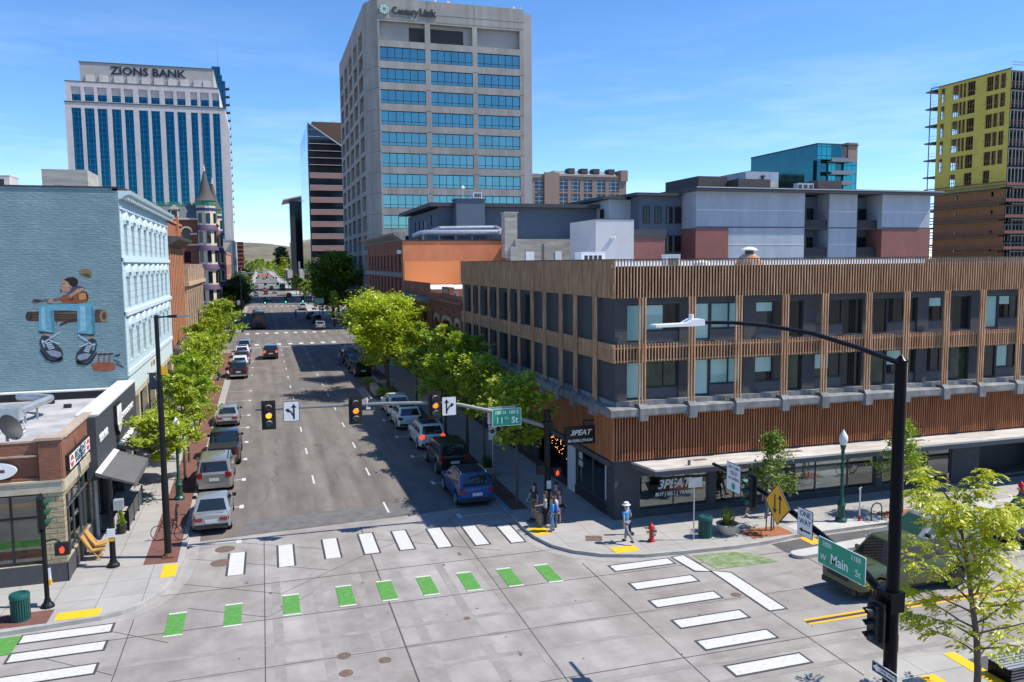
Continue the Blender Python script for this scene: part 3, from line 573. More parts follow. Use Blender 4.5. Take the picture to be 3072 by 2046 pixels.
text('FOOT', .3, (15.15, 48.88, 3.95), '-y', 'letter_white', hs2); text('DYNAMICS', .2, (15.15, 48.88, 3.6), '-y', 'letter_white', hs2)
mb = MB(); pbox(mb, L_, 39.2, 39.7, 2.1, 2.45, -.12, -.115); pbox(mb, L_, 39.15, 39.75, 1.7, 2.0, -.12, -.115); pbox(mb, L_, 35.9, 36.25, .75, 2.5, -.12, -.115); part('window_poster', mb, 'letter_grey', B)
# roof gear
def hvac(name, label, x, y, z, w_, d_, h_, mat='white_metal', grille='near_black', group=None):
    t = thing(name, label, 'air conditioner', (x, y, z), group=group)
    mb = MB(); mb.box(x-w_/2, y-d_/2, z+.12, x+w_/2, y+d_/2, z+h_); mb.box(x-w_/2-.02, y-d_/2-.02, z+h_, x+w_/2+.02, y+d_/2+.02, z+h_+.04); part('casing', mb, mat, t)
    mb = MB()
    for k in range(4): mb.box(x-w_*.38+k*w_*.2, y-d_/2-.012, z+.3*h_, x-w_*.38+k*w_*.2+w_*.15, y-d_/2, z+.85*h_)
    part('grille', mb, grille, t)
    mb = MB(); mb.box(x-w_*.45, y-d_*.45, z, x-w_*.35, y+d_*.45, z+.12); mb.box(x+w_*.35, y-d_*.45, z, x+w_*.45, y+d_*.45, z+.12); part('foot_rail', mb, 'galv', t)
    return t
hvac('rooftop_air_conditioner', 'white boxy condenser with fan grilles on the slat building roof, left of the rusty vent', 19.4, 36.3, 11.85, .75, .5, .92)
hvac('rooftop_air_conditioner', 'white window style unit at the far left end of the slat building roof', 21.6, 52, 11.85, 1.7, 1.2, 1.25)
t = thing('skylight_dome', 'low white dome skylight on the slat building roof, beside the boxy condenser', 'skylight', (22.4, 38.5, 11.85))
mb = MB(); mb.box(21.9,38,11.85,22.9,39,12.2); part('kerb_frame', mb, 'white_metal', t); mb = MB(); mb.lathe((22.4,38.5,12.2), [(.5,0),(.46,.18),(.3,.28),(.05,.32)], 14); part('dome', mb, 'roof_white', t, True)
pm('rust_vent', (.50,.42,.36), .75, var=.25, scale=2.4, col2=(.38,.15,.06), vthresh=(.45,.58))
t = thing('roof_ventilator', 'rusty bell shaped roof ventilator with white cap on the slat building', 'vent', (26.4, 40.2, 11.85))
mb = MB(); mb.lathe((26.4,40.2,11.85), [(.85,0),(.8,.35),(.62,.75),(.36,.98),(.3,1.0)], 18); part('bell', mb, 'rust_vent', t, True)
mb = MB(); mb.lathe((26.4,40.2,12.85), [(.24,0),(.24,.22)], 12); part('neck', mb, 'near_black', t); mb = MB(); mb.lathe((26.4,40.2,13.05), [(.46,0),(.45,.05),(.2,.18),(.03,.2)], 14); part('cap', mb, 'white_metal', t, True)
for i, (x, y) in enumerate(((17.0,36.2),(17.4,36.4),(20.6,36.0),(24.3,36.5),(25.6,36.2),(28.6,37.2),(31.5,37.0),(35.4,38))):
    mb = MB(); mb.lathe((x,y,11.85), [(.07,0),(.07,.25),(.13,.26),(.12,.36),(.03,.4)], 8)
    single('roof_vent_pipe', mb, 'grey_metal', 'short grey capped vent pipe on the white roof behind the slats', 'vent pipe', 'vent pipes on the slat building roof', True, (x, y, 11.85))
# ================================================================ left corner: barber shop
brickm('red_brick', (.30,.10,.05), (.24,.075,.04), (.20,.13,.10), .22, .072, .012, .85, .5, True, .3)
brickm('orange_brick', (.52,.175,.075), (.46,.145,.06), (.36,.22,.15), .22, .072, .011, .85, .3, True, .22)
brickm('rough_stone', (.44,.36,.23), (.37,.30,.18), (.24,.19,.12), .55, .21, .016, .9, .9, True, .3)
pm('stone_coping', (.42,.33,.25), .85, var=.25, scale=3); pm('beige_stone', (.47,.41,.30), .85, var=.2, scale=1.6, bump=.2)
pm('charcoal_plinth', (.07,.07,.075), .7, var=.1); pm('membrane', (.40,.395,.40), .75, var=.25, scale=.6, col2=(.52,.515,.52))
BX, BY = -7.7, 34.85
B = thing('barber_shop', 'one storey red brick barber shop with cream stone base on the left street corner', 'building', (BX, BY, 0))
F2, R2 = PY(BY), PR(BX)
mb = MB(); mb.facade(F2, -40, BX, 4.2, 5.82, [(-39.5,-8.4,4.35,5.2)], .12); mb.facade(R2, BY, 41, 4.2, 5.75, [], .1); mb.box(-8.44, BY-.1, 4.2, BX+.02, BY-.003, 5.82); mb.box(BX+.003, BY, 4.2, BX+.05, BY+.6, 5.75)
mb.face([(-39.5,BY+.12,4.35),(-8.4,BY+.12,4.35),(-8.4,BY+.12,5.2),(-39.5,BY+.12,5.2)]); part('upper_wall', mb, 'red_brick', B)
mb = MB(); mb.face([(-40,BY+.3,4.9),(BX-.3,BY+.3,4.9),(BX-.3,51.95,4.9),(-40,51.95,4.9)]); mb.face([(-40,BY+.3,4.9),(-40,BY+.3,5.75),(BX-.3,BY+.3,5.75),(BX-.3,BY+.3,4.9)]); mb.face([(BX-.3,BY+.3,4.9),(BX-.3,BY+.3,5.7),(BX-.3,41,5.7),(BX-.3,41,4.9)]); part('roof', mb, 'membrane', B)
mb = MB(); mb.box(-40,BY-.06,5.2,-8.5,BY+.32,5.27); mb.box(-40, BY-.02, 5.75, -8.5, BY+.3, 5.8); mb.box(-8.55,BY-.16,5.82,BX+.1,BY+.55,5.93); mb.box(BX-.34,BY+.55,5.75,BX+.08,40.9,5.84); part('coping', mb, 'stone_coping', B)
mb = MB(); mb.facade(F2, -40, BX, .9, 4.2, [(-14,-8.4,.7,3.72)], .25); mb.facade(R2, BY, 41, .9, 3.72, [(35.25,40.2,.95,3.5)], .2); part('stone_base', mb, 'rough_stone', B)
mb = MB(); mb.box(-40,BY-.08,3.75,BX+.03,BY-.003,4.17); mb.box(BX+.003,BY,3.75,BX+.07,40.6,4.17); mb.box(-40,BY-.12,4.17,BX+.05,BY,4.25,0); part('stone_band', mb, 'beige_stone', B)
mb = MB(); mb.box(-40,BY-.05,.14,BX+.03,BY-.002,.9); mb.box(BX+.003,BY-.05,.14,BX+.05,35.2,.9); mb.box(BX+.003,35.2,.14,BX+.03,40.4,.9); part('plinth', mb, 'charcoal_plinth', B)
window(B, F2, -14, -8.4, .9, 3.72, .2, 'frame_black', 'shop_glass', mull=(.3,.42,.79), trans=(.66,), fw=.09, name='shop_window')
window(B, R2, 35.25, 40.2, .95, 3.5, .16, 'frame_grey', 'shop_glass', mull=(.18,.36,.62,.8), trans=(.72,), fw=.06, name='shop_window')
mb = MB(); mb.box(-14.5,BY+.3,.5,BX-.26,41,.6); part('shop_floor', mb, 'interior_floor', B); mb = MB(); mb.box(-14.5,39.5,.6,BX-.4,39.6,4.1); mb.box(-14.5,BY+.3,4.1,BX-.3,41,4.2); part('shop_interior', mb, 'dark_interior', B)
mb = MB()
for x, y in ((-9.0,35.6),(-9.9,35.9),(-8.8,36.4)): mb.box(x-.3,y-.25,.95,x+.3,y+.25,1.02); mb.box(x-.3,y+.22,1.02,x+.3,y+.27,1.5); mb.box(x-.05,y-.05,.6,x+.05,y+.05,.95)
part('shop_chairs', mb, pm('chair_yellow', (.55,.30,.07), .6), B)
pm('sign_red', (.55,.07,.05), .5, var=0); pm('letter_teal', (.03,.10,.12), .5, var=0)
mb = MB(); mb.box(BX+.06,35.3,4.42,BX+.2,39.3,5.06); sg = part('shop_sign', mb, 'sign_black', B); mb = MB(); mb.box(BX+.2,35.36,4.46,BX+.208,39.24,5.02); part('sign_face', mb, 'sign_white', sg)
text('BELMONT', .36, (BX+.214, 37.3, 4.84), '+x', 'letter_teal', sg, sx=1.35, bold=.008); text('BARBERSHOP', .26, (BX+.214, 37.3, 4.6), '+x', 'letter_teal', sg, sx=1.25, bold=.004)
mb = MB()
for y in (35.75, 38.85): mb.prism([(y+.3*math.cos(k*math.pi/8), 4.74+.25*math.sin(k*math.pi/8)) for k in range(16)], BX+.208, BX+.214, 0, 'x')
part('sign_roundel', mb, 'sign_red', sg)
mb = MB()
for y in (35.75, 38.85): mb.box(BX+.214, y-.24, 4.7, BX+.217, y+.24, 4.78)
part('roundel_bar', mb, 'sign_white', sg)
mb = MB(); mb.prism([(-10.0+.78*math.cos(k*math.pi/16), 4.72+.33*math.sin(k*math.pi/16)) for k in range(32)], BY-.06, BY+.1, 0, 'y'); sg = part('oval_sign', mb, 'sign_white', B)
mb = MB(); mb.box(-10.9,BY-.064,4.66,-9.62,BY-.06,4.78); part('sign_bar', mb, pm('sign_brown', (.13,.06,.045), .6), sg)
mb = MB(); mb.cyl((BX+.12,40.3,.15),(BX+.12,40.3,3.7),.1,n=10); part('downpipe', mb, 'galv_dull', B)
# ================================================================ beer bar beside it
pm('slate_panel', (.052,.058,.068), .75, var=.1, scale=3); pm('awning_grey', (.115,.112,.112), .85, var=.12, scale=2); pm('coping_white', (.62,.62,.62), .6, var=.1)
B = thing('beer_bar', 'low bar with dark slate sign panel and two grey awnings, left of the street', 'building', (BX, 41, 0))
mb = MB(); mb.box(BX-.1,39.9,2.85,BX+.36,51.98,5.72); part('sign_panel', mb, 'slate_panel', B)
mb = MB(); mb.box(BX-.55,40.3,5.72,BX+.4,51.9,5.8); part('coping', mb, 'coping_white', B)
text('BEER BAR', .46, (BX+.364, 41.65, 4.6), '+x', 'letter_white', B, sx=1.05, bold=.015, ex=.03); text('ON BROADWAY', .4, (BX+.364, 48.7, 4.55), '+x', 'letter_white', B, sx=1.35, bold=.014, ex=.03)
mb = MB(); sh = [(44.45,5.5),(44.45,4.55),(44.75,4.15),(45.2,3.85),(45.65,4.15),(45.95,4.55),(45.95,5.5)]
mb.prism(sh, BX+.36, BX+.52, 0, 'x'); bd = part('shield_emblem', mb, 'sign_black', B); mb = MB(); mb.prism([(45.2+(a-45.2)*.86, 4.75+(b-4.75)*.9) for a, b in sh], BX+.52, BX+.53, 0, 'x'); part('emblem_face', mb, 'sign_white', bd)
mb = MB(); mb.prism([(45.2+.42*math.cos(k*math.pi/8), 4.85+.3*math.sin(k*math.pi/8)) for k in range(16)], BX+.53, BX+.535, 0, 'x'); mb.prism([(45.0,4.1),(45.4,4.1),(45.2,3.92)], BX+.53, BX+.534, 0, 'x'); part('emblem_mark', mb, 'letter_grey', bd)
mb = MB(); mb.facade(PR(BX-.3), 41, 52, .14, 2.85, [(41.4,44,.2,2.6),(44.8,48,.7,2.6),(48.6,51.4,.2,2.6)], .3); part('wall', mb, 'near_black', B)
for a, b, c, d in ((41.4,44,.2,2.6),(44.8,48,.7,2.6),(48.6,51.4,.2,2.6)): window(B, PR(BX-.3), a, b, c, d, .2, 'frame_black', 'glass_dark', mull=(.5,), name='shopfront')
for a, b in ((39.2,44.1),(45.2,51.6)):
    mb = MB(); mb.prism([(BX+.36,3.36),(BX+1.9,2.78),(BX+1.9,2.7),(BX+.36,3.2)], a, b, 0, 'y'); aw = part('awning', mb, 'awning_grey', B)
    mb = MB(); mb.prism([(BX+.365,3.37),(BX+.6,3.285),(BX+.6,3.30),(BX+.365,3.4)], a, b, 0, 'y'); part('awning_flashing', mb, 'coping_white', aw); mb = MB(); mb.box(BX+1.9,a,2.5,BX+1.92,b,2.77); part('valance', mb, 'awning_grey', aw)
for y in (41.2, 44.4, 48.3): 
    mb = MB(); mb.box(BX-.28,y-.2,.15,BX+.1,y+.2,2.85); part('pier', mb, 'charcoal_plinth', B)
# rooftop gear on the low roofs
t = thing('rooftop_duct_unit', 'large galvanised duct and air handler on legs on the low white roof', 'air handler', (-12.3, 42.5, 4.9))
mb = MB(); mb.box(-16,43.0,5.3,-11.15,44.4,5.85); mb.prism([(-16,5.85),(-12.0,5.85),(-12.5,6.05),(-16,6.05)], 43.2, 44.2, 0, 'y'); part('casing', mb, 'galv', t)
mb = MB(); mb.tube([(-11.3,43.8,5.6),(-11.0,44.8,5.68),(-10.6,46.0,5.75),(-10.6,46.6,5.75),(-11.2,47.3,5.72),(-12.4,48.0,5.7)], .19, 12); part('duct', mb, 'galv', t, True)
mb = MB()
for x, y in ((-11.22,43.1),(-11.22,44.3),(-13.2,43.1),(-10.9,45.2)): mb.box(x-.04,y-.04,4.9,x+.04,y+.04,5.6)
part('leg', mb, 'galv_dull', t); mb = MB(); mb.tube([(-16,41.2,5.4),(-12.1,41.3,5.4),(-11.8,41.3,5.2)], .16, 10); part('pipe', mb, 'galv', t, True)
mb = MB(); mb.cyl((-10.9,40.6,5.05),(-10.4,40.9,5.12),.09); mb.box(-10.55,40.8,4.9,-10.4,40.95,5.05); single('roof_camera', mb, 'white_metal', 'small white floodlight on the low roof beside the dish', 'floodlight', base=(-10.6,40.7,4.9))
for k, (x, y) in enumerate(((-10.2,48.4),(-11.4,50.2))): mb = MB(); mb.box(x-.18,y-.12,4.9,x+.18,y+.12,5.1); single('roof_box', mb, 'near_black', ('nearer','farther')[k]+' small dark box on the low roof by the mural wall foot', 'box', base=(x,y,4.9))
t = thing('satellite_dish', 'dark satellite dish on a mast on the low white roof', 'satellite dish', (-9.95, 36.6, 4.9))
mb = MB(); mb.cyl((-9.95,36.6,4.9),(-9.95,36.6,5.75),.06); part('mast', mb, 'galv_dull', t)
D = Matrix.Translation((-9.95,36.65,6.0)) @ Matrix.Rotation(rad(60), 4, 'Y') @ Matrix.Rotation(rad(20), 4, 'X')
mb = MB(); mb.lathe((0,0,0), [(.02,0),(.2,.02),(.4,.09),(.56,.19),(.565,.2),(.4,.1),(.02,.012)], 20); mb.v = [tuple(D @ Vector(v)) for v in mb.v]; part('dish', mb, 'near_black', t, True)
mb = MB(); mb.tube([tuple(D @ Vector(p)) for p in ((.45,0,.15),(.3,0,.7),(.0,0,.8))], .025, 6); part('feed_arm', mb, 'white_metal', t)
mb = MB(); mb.box(-40,51.5,4.9,BX-.5,51.94,5.35); mb.box(-40,51.4,5.35,BX-.5,51.95,5.42,1); single('parapet_upstand', mb, ['near_black', 'coping_white'], 'black membrane upstand with white capping along the foot of the blue mural wall', 'parapet', base=(-20,51.7,4.9))
# ================================================================ blue brick building with mural
brickm('blue_brick', (.215,.325,.345), (.195,.30,.32), (.185,.285,.305), .45, .14, .014, .8, .9, True, .2)
brickm('pale_blue', (.50,.62,.65), (.48,.60,.63), (.20,.30,.32), .9, .42, .012, .7, .35, True, .06); pm('pale_blue_trim', (.58,.68,.70), .6, var=.06); pm('cornice_brown', (.13,.085,.065), .7, var=.3, scale=4)
YW = 52.0
B = thing('mural_building', 'tall pale blue brick building with guitar player mural on its blank side wall', 'building', (BX, YW, 0))
mb = MB(); shell(mb, -40, YW, 0, BX, 77, 16.95, '+x t'); part('side_wall', mb, 'blue_brick', B)
mb = MB(); mb.box(-40,YW+.02,16.6,BX-.2,76.9,16.7); part('roof', mb, 'membrane', B)
mb = MB(); mb.box(-40,YW-.06,16.95,BX+.02,YW+.3,17.02); part('coping', mb, 'near_black', B)
cols = [53.55+i*2.92 for i in range(8)]
rows = [(13.1,15.2),(9.95,12.1),(6.75,8.95)]
R3 = PR(BX); ops = [(y, y+1.15, c, d) for y in cols for c, d in rows]
mb = MB(); mb.facade(R3, YW, 77, 6.0, 16.4, ops, .3); part('street_wall', mb, 'pale_blue', B)
for y in cols:
    for c, d in rows:
        window(B, R3, y, y+1.15, c, d, .26, 'frame_white', 'glass_dark', trans=(.5,), fw=.07)
        mb = MB(); pts = [(y-.15+0, d-.25),(y-.15,d)]+[(y+.575-.72*math.cos(k*math.pi/8), d+.5*math.sin(k*math.pi/8)) for k in range(9)]+[(y+1.3,d-.25),(y+1.15,d-.25),(y+1.15,d)]+[(y+.575+.575*math.cos(k*math.pi/8), d+.001+.0*k) for k in range(1,8)]+[(y,d),(y,d-.25)]
        mb.prism(pts, BX+.003, BX+.14, 0, 'x'); part('window_hood', mb, 'pale_blue_trim', B)
mb = MB()
for z in (9.55, 12.7): mb.box(BX+.003,YW,z,BX+.16,77,z+.26)
mb.box(BX+.003,YW,15.75,BX+.12,77,15.95); mb.box(BX+.003,YW,6.0,BX+.1,77,6.3); mb.box(BX+.003,YW+.0,6.3,BX+.06,YW+.35,15.7); mb.box(BX+.003,76.6,6.3,BX+.06,77,15.7); part('belt_course', mb, 'pale_blue_trim', B)
mb = MB(); mb.prism([(BX+.002,16.3),(BX+.25,16.4),(BX+.3,16.5),(BX+.62,16.6),(BX+.7,16.8),(BX+.002,16.8)], YW, 77.2, 0, 'y'); mb.box(BX-.3,YW,16.8,BX+.5,77.1,16.92,1)
for k in range(30): y = YW+.5+k*.84; mb.box(BX+.26,y,16.3,BX+.5,y+.22,16.5)
part('cornice', mb, ['pale_blue_trim', 'cornice_brown'], B)
mb = MB(); mb.facade(R3, YW, 77, 4.75, 6.0, [], .2); part('fascia', mb, 'pale_blue_trim', B)
text('W 1100', .55, (BX+.005, 63.5, 5.45), '+x', pm('letter_gold', (.42,.22,.05), .4, .3, var=0).name, B, bold=.02, sx=1.2)
mb = MB(); mb.facade(R3, YW, 77, .14, 4.75, [(52.5+i*4, 55.9+i*4, .3, 4.4) for i in range(6)], .5); part('shopfront_wall', mb, 'beige_stone', B)
for i in range(6): window(B, R3, 52.5+i*4, 55.9+i*4, .3, 4.4, .4, 'frame_black', 'glass_dark', mull=(.33,.66), trans=(.7,), name='shopfront')
pm('board_grey', (.36,.345,.31), .9, var=.2, scale=1.2, stretch=(.4,.4,3))
mb = MB(); mb.box(-11.9,53.6,16.7,-9.5,57,18.1); mb.box(-11.2,53.55,17.2,-10.8,53.59,17.35); part('penthouse', mb, 'board_grey', B)
hvac('rooftop_air_conditioner', 'tan rooftop unit with dark grille at the far left on the blue building', -15.6, 58, 16.7, 2.4, 2, 1.3, 'canopy_top')
mb = MB(); mb.box(BX+.1,60.2,4.0,BX+1.5,60.3,5.1); sg = part('blade_sign', mb, pm('navy_sign', (.02,.04,.09), .5, var=0).name, B); mb = MB(); mb.box(BX+.0,60.23,5.1,BX+1.6,60.27,5.16); part('sign_bracket', mb, 'near_black', sg)
# mural painted on the wall: flat patches of paint 3 mm proud of each other
P_ = PY(YW); pal = {'log': (.10,.062,.04), 'logd': (.05,.032,.025), 'logl': (.27,.19,.12), 'jean': (.13,.34,.43), 'jeand': (.07,.22,.30), 'jeanl': (.24,.47,.55), 'skin': (.42,.25,.16), 'skind': (.25,.14,.09), 'hair': (.02,.017,.016), 'guit': (.27,.075,.028), 'guitd': (.09,.03,.015), 'shirt': (.09,.06,.12), 'shoe': (.03,.038,.055), 'shoel': (.24,.29,.36), 'lace': (.42,.52,.56), 'tag': (.30,.09,.05), 'tan': (.24,.16,.07), 'gold': (.50,.27,.09)}
for k, v in pal.items(): pm('mural_'+k, v, .85, var=.18, scale=3)
def mpx(q):   # mural sketch units to wall metres
    x, y = q; return (-12.245+x*.006837-y*.000442+x*y*1.379e-7, 12.867-.0000325*x-y*.007587-x*y*3.84e-7)
mural = []
def paint(pts, col, lay): mural.append((pts, col, lay))
def ell(cx, cy, rx, ry, n=18, a0=0, rot=0): return [(cx+rx*math.cos(a0+2*math.pi*k/n)*math.cos(rot)-ry*math.sin(a0+2*math.pi*k/n)*math.sin(rot), cy+rx*math.cos(a0+2*math.pi*k/n)*math.sin(rot)+ry*math.sin(a0+2*math.pi*k/n)*math.cos(rot)) for k in range(n)]
paint([(-30,385),(540,368),(548,468),(-30,455)], 'log', 1); paint(ell(528,418,32,50), 'logl', 2); paint(ell(530,418,17,28), 'log', 3); paint(ell(-30,420,24,36), 'logd', 2)
for y in (385,405,425,445): paint([(-20,y),(320,y-8),(490,y-10),(490,y-6),(200,y+2),(-20,y+5)], 'logd', 2)
paint([(190,485),(240,450),(325,445),(300,462),(250,470),(205,492)], 'logd', 2); paint([(0,405),(200,396),(330,392),(330,398),(200,404),(0,412)], 'logl', 2)
paint([(45,360),(75,335),(140,330),(330,325),(390,318),(445,322),(460,345),(458,400),(462,555),(330,545),(326,380),(150,372),(160,545),(38,530)], 'jean', 3)
paint([(145,372),(160,545),(140,540),(128,385)], 'jeand', 4); paint([(440,340),(458,400),(462,555),(438,552),(430,360)], 'jeand', 4); paint([(60,365),(85,350),(95,520),(62,515)], 'jeanl', 4); paint([(345,345),(385,338),(395,530),(350,528)], 'jeanl', 4)
paint([(38,528),(160,545),(120,555),(78,552),(50,545)], 'shoe', 4); paint([(330,545),(462,555),(440,570),(400,562),(350,565)], 'shoe', 4)
for dx, dy, fl in ((0,0,1),(262,22,-1)):
    F = (lambda x, y: (x+dx if fl == 1 else 395-(x-135)*.92, y+dy))
    paint([F(*p) for p in ((78,548),(128,552),(125,580),(80,578))], 'skin', 5)
    paint([F(*p) for p in ((62,570),(88,560),(125,575),(165,625),(210,665),(222,705),(205,745),(150,748),(105,725),(62,665),(48,610))], 'shoe', 6)
    paint([F(*p) for p in ((95,680),(150,672),(205,690),(210,712),(185,728),(130,715))], 'shoel', 7); paint([F(*p) for p in ((58,600),(72,590),(90,650),(75,655))], 'shoel', 7)
    paint([F(*p) for p in ((52,660),(110,735),(150,752),(215,742),(222,725),(205,760),(140,765),(95,745),(50,680))], 'hair', 7)
    for k in range(4): paint([F(88+k*8,618+k*14), F(130+k*8,610+k*13), F(136+k*8,618+k*13), F(92+k*8,628+k*14)], 'lace', 8)
    for q in (((118,580),(160,555),(200,530),(203,540),(165,565),(125,590)),((118,590),(160,610),(198,620),(195,630),(150,618),(115,598)),((115,585),(85,605),(65,600),(62,612),(90,615),(120,595))): paint([F(*p) for p in q], 'lace', 8)
paint([(330,190),(385,205),(384,220),(350,235),(260,250),(250,235),(270,215)], 'shirt', 4)
paint([(215,150),(248,148),(262,165),(285,195),(270,235),(255,240),(235,232),(210,236),(203,228),(208,216),(198,212),(210,196),(206,178)], 'skin', 5); paint([(206,222),(214,224),(212,238),(203,234)], 'hair', 6); paint([(217,176),(236,172),(234,178),(218,181)], 'hair', 6); paint([(212,208),(224,206),(222,212)], 'skind', 6)
paint([(222,150),(255,133),(300,126),(330,145),(335,170),(325,195),(300,200),(278,200),(270,185),(262,168),(240,152)], 'hair', 6); paint(ell(276,203,11,12), 'skin', 7); paint(ell(276,203,5,6), 'skind', 8)
paint([(195,295),(210,270),(245,252),(285,262),(320,255),(365,232),(400,240),(412,275),(405,305),(380,318),(300,325),(225,322),(205,310)], 'guit', 5); paint([(365,232),(400,240),(412,275),(405,305),(395,308),(398,270),(385,245)], 'guitd', 6); paint(ell(285,288,16,13), 'guitd', 6)
paint([(-5,300),(20,292),(60,297),(210,280),(215,292),(60,308),(30,318),(0,312)], 'guitd', 6); paint([(60,298),(250,280),(250,287),(60,305)], 'skind', 7); paint([(338,250),(392,246),(394,292),(342,297)], 'gold', 7)
paint([(385,205),(375,225),(310,258),(285,275),(260,285),(255,272),(275,255),(330,215)], 'skin', 8); paint([(108,300),(125,285),(150,288),(145,310),(210,306),(208,320),(140,318),(112,314)], 'skin', 8)
for y in (272,280): paint([(255,y),(262,y-6),(290,y+6),(284,y+12)], 'skind', 9)
paint([(340,75),(365,66),(425,72),(438,100),(436,132),(395,130),(352,108)], 'tan', 4); paint([(355,100),(420,105),(430,128),(395,126)], 'log', 5)
paint([(430,780),(470,765),(600,768),(618,790),(608,822),(540,832),(450,828)], 'tag', 3)
for x0 in (480,520,560): paint([(x0,770),(x0+8,700),(x0+30,690),(x0+14,712),(x0+12,770)], 'tag', 4)
for q in (((478,700),(600,695),(598,703),(480,709)),((600,740),(650,762),(655,770),(604,750)),((620,765),(680,800),(676,808),(618,774)),((655,700),(640,720),(600,716),(620,706))): paint(q, 'shoe', 4)
for x0, y0, l_ in ((60,455,30),(110,455,22),(170,460,25),(360,470,18),(240,470,26),(135,750,25),(215,742,22),(365,788,24),(440,770,18),(80,548,14)): paint([(x0,y0),(x0+6,y0),(x0+3,y0+l_)], 'shoe', 2)
for k, v in pal.items():
    mb = MB()
    for pts, c, lay in mural:
        if c == k:
            q = [mpx(p) for p in pts]; ar = sum(q[i][0]*q[(i+1)%len(q)][1]-q[(i+1)%len(q)][0]*q[i][1] for i in range(len(q)))
            mb.face([P_(u, z, .003*lay) for u, z in (q if ar > 0 else q[::-1])])
    if k == 'log': root_m = part('mural', mb, 'mural_'+k, B)
    else: part('mural_paint', mb, 'mural_'+k, root_m)
# ================================================================ street wall beyond the mural building
pm('brick_dark', (.33,.12,.065), .85, var=.22, scale=2); pm('brick_orange', (.47,.20,.10), .85, var=.15, scale=2); pm('iron_cornice', (.085,.075,.075), .6, var=.3, scale=3)
pm('tan_stone', (.52,.37,.24), .85, var=.16, scale=1.2, bump=.2); pm('cream', (.62,.54,.41), .75, var=.08); pm('purple', (.10,.055,.12), .7, var=.2, scale=3); pm('navy_band', (.035,.045,.12), .7, var=.1)
brickm('hotel_brick', (.25,.075,.04), (.21,.06,.035), (.16,.08,.06), .5, .16, .02, .85, .3, True, .2)
pm('slate_roof', (.12,.13,.15), .7, var=.3, scale=4); pm('shingle', (.10,.09,.085), .9, var=.35, scale=7, bump=.5); pm('copper_green', (.06,.24,.16), .7, var=.2); pm('red_awning', (.50,.03,.045), .7, var=.1)
B = thing('corbelled_brick_building', 'narrow orange brick building with dark iron cornice next to the pale blue building', 'building', (BX, 77, 0))
G = PR(BX+.02); ops = [(78.2+i*1.5, 79.0+i*1.5, c, d) for i in range(8) for c, d in ((12.1,13.9),(8.3,11.0),(5.6,7.6))]
mb = MB(); shell(mb, -30, 77.05, 0, BX+.02, 90.4, 16.4, '+x'); mb.facade(G, 77.05, 90.4, .1, 16.4, ops+[(78,89.6,.2,4.2)], .25); part('wall', mb, 'brick_dark', B)
simple_windows(B, G, ops+[(78,89.6,.2,4.2)], 'glass_dark', .2)
mb = MB()
for i in range(9): mb.box(BX+.022, 77.45+i*1.5, 5.4, BX+.14, 78.15+i*1.5, 14.0)
part('pier', mb, 'brick_orange', B)
mb = MB(); mb.prism([(BX+.02,14.2),(BX+.35,14.4),(BX+1.0,14.75),(BX+1.05,15.0),(BX+.02,15.05)], 77.1, 90.6, 0, 'y'); mb.prism([(BX+.02,4.6),(BX+.7,4.8),(BX+.7,5.1),(BX+.02,5.2)], 77.1, 90.4, 0, 'y'); part('cornice', mb, 'iron_cornice', B)
mb = MB(); mb.box(BX-.4,76.9,16.4,BX+.15,90.6,16.6); mb.box(BX+.022,84.6,15.1,BX+.3,85.2,17.1); part('parapet_cap', mb, 'brick_orange', B)
B = thing('tan_arched_building', 'tan stone building with tall arched windows and stepped ornamental parapet', 'building', (BX, 91, 0))
G = PR(BX+.05); ops = [(92.2+i*3.0, 94.3+i*3.0, c, d) for i in range(8) for c, d in ((5.4,9.2),)]
mb = MB(); shell(mb, -30, 90.65, 0, BX+.05, 118, 11.2, '+x'); mb.facade(G, 90.65, 118, .1, 11.2, ops+[(92,117,.2,4.2)], .3); part('wall', mb, 'tan_stone', B); simple_windows(B, G, ops+[(92,117,.2,4.2)], 'glass_dark', .22)
for a, b, c, d in ops:
    mb = MB(); mb.prism([(a-.25,d-.6)]+[((a+b)/2-1.3*math.cos(k*math.pi/8), d-.1+1.1*math.sin(k*math.pi/8)) for k in range(9)]+[(b+.25,d-.6),(b,d-.6)]+[((a+b)/2+1.05*math.cos(k*math.pi/8), d-.25+.85*math.sin(k*math.pi/8)) for k in range(9)]+[(a,d-.6)], BX+.052, BX+.22, 0, 'x'); part('arch_surround', mb, 'tan_stone', B)
mb = MB()
for i in range(9): mb.box(BX-.5, 90.9+i*3.0, 10.4, BX+.5, 91.7+i*3.0, 12.1+.5*(i % 2)); mb.box(BX+.052,91.0+i*3,4.4,BX+.3,91.6+i*3,10.4)
mb.box(BX+.052,90.7,10.3,BX+.55,118,10.7); mb.box(BX+.052,90.7,4.3,BX+.4,118,4.7); part('parapet_ornament', mb, 'tan_stone', B)
mb = MB(); mb.prism([(BX+.1,4.1),(BX+2.2,3.5),(BX+2.2,3.35),(BX+.1,3.9)], 78.0, 85, 0, 'y'); single('metal_awning', mb, 'white_metal', 'large pale sloping awning over the pavement by the corbelled brick building', 'awning', base=(BX+1,80,3.3))
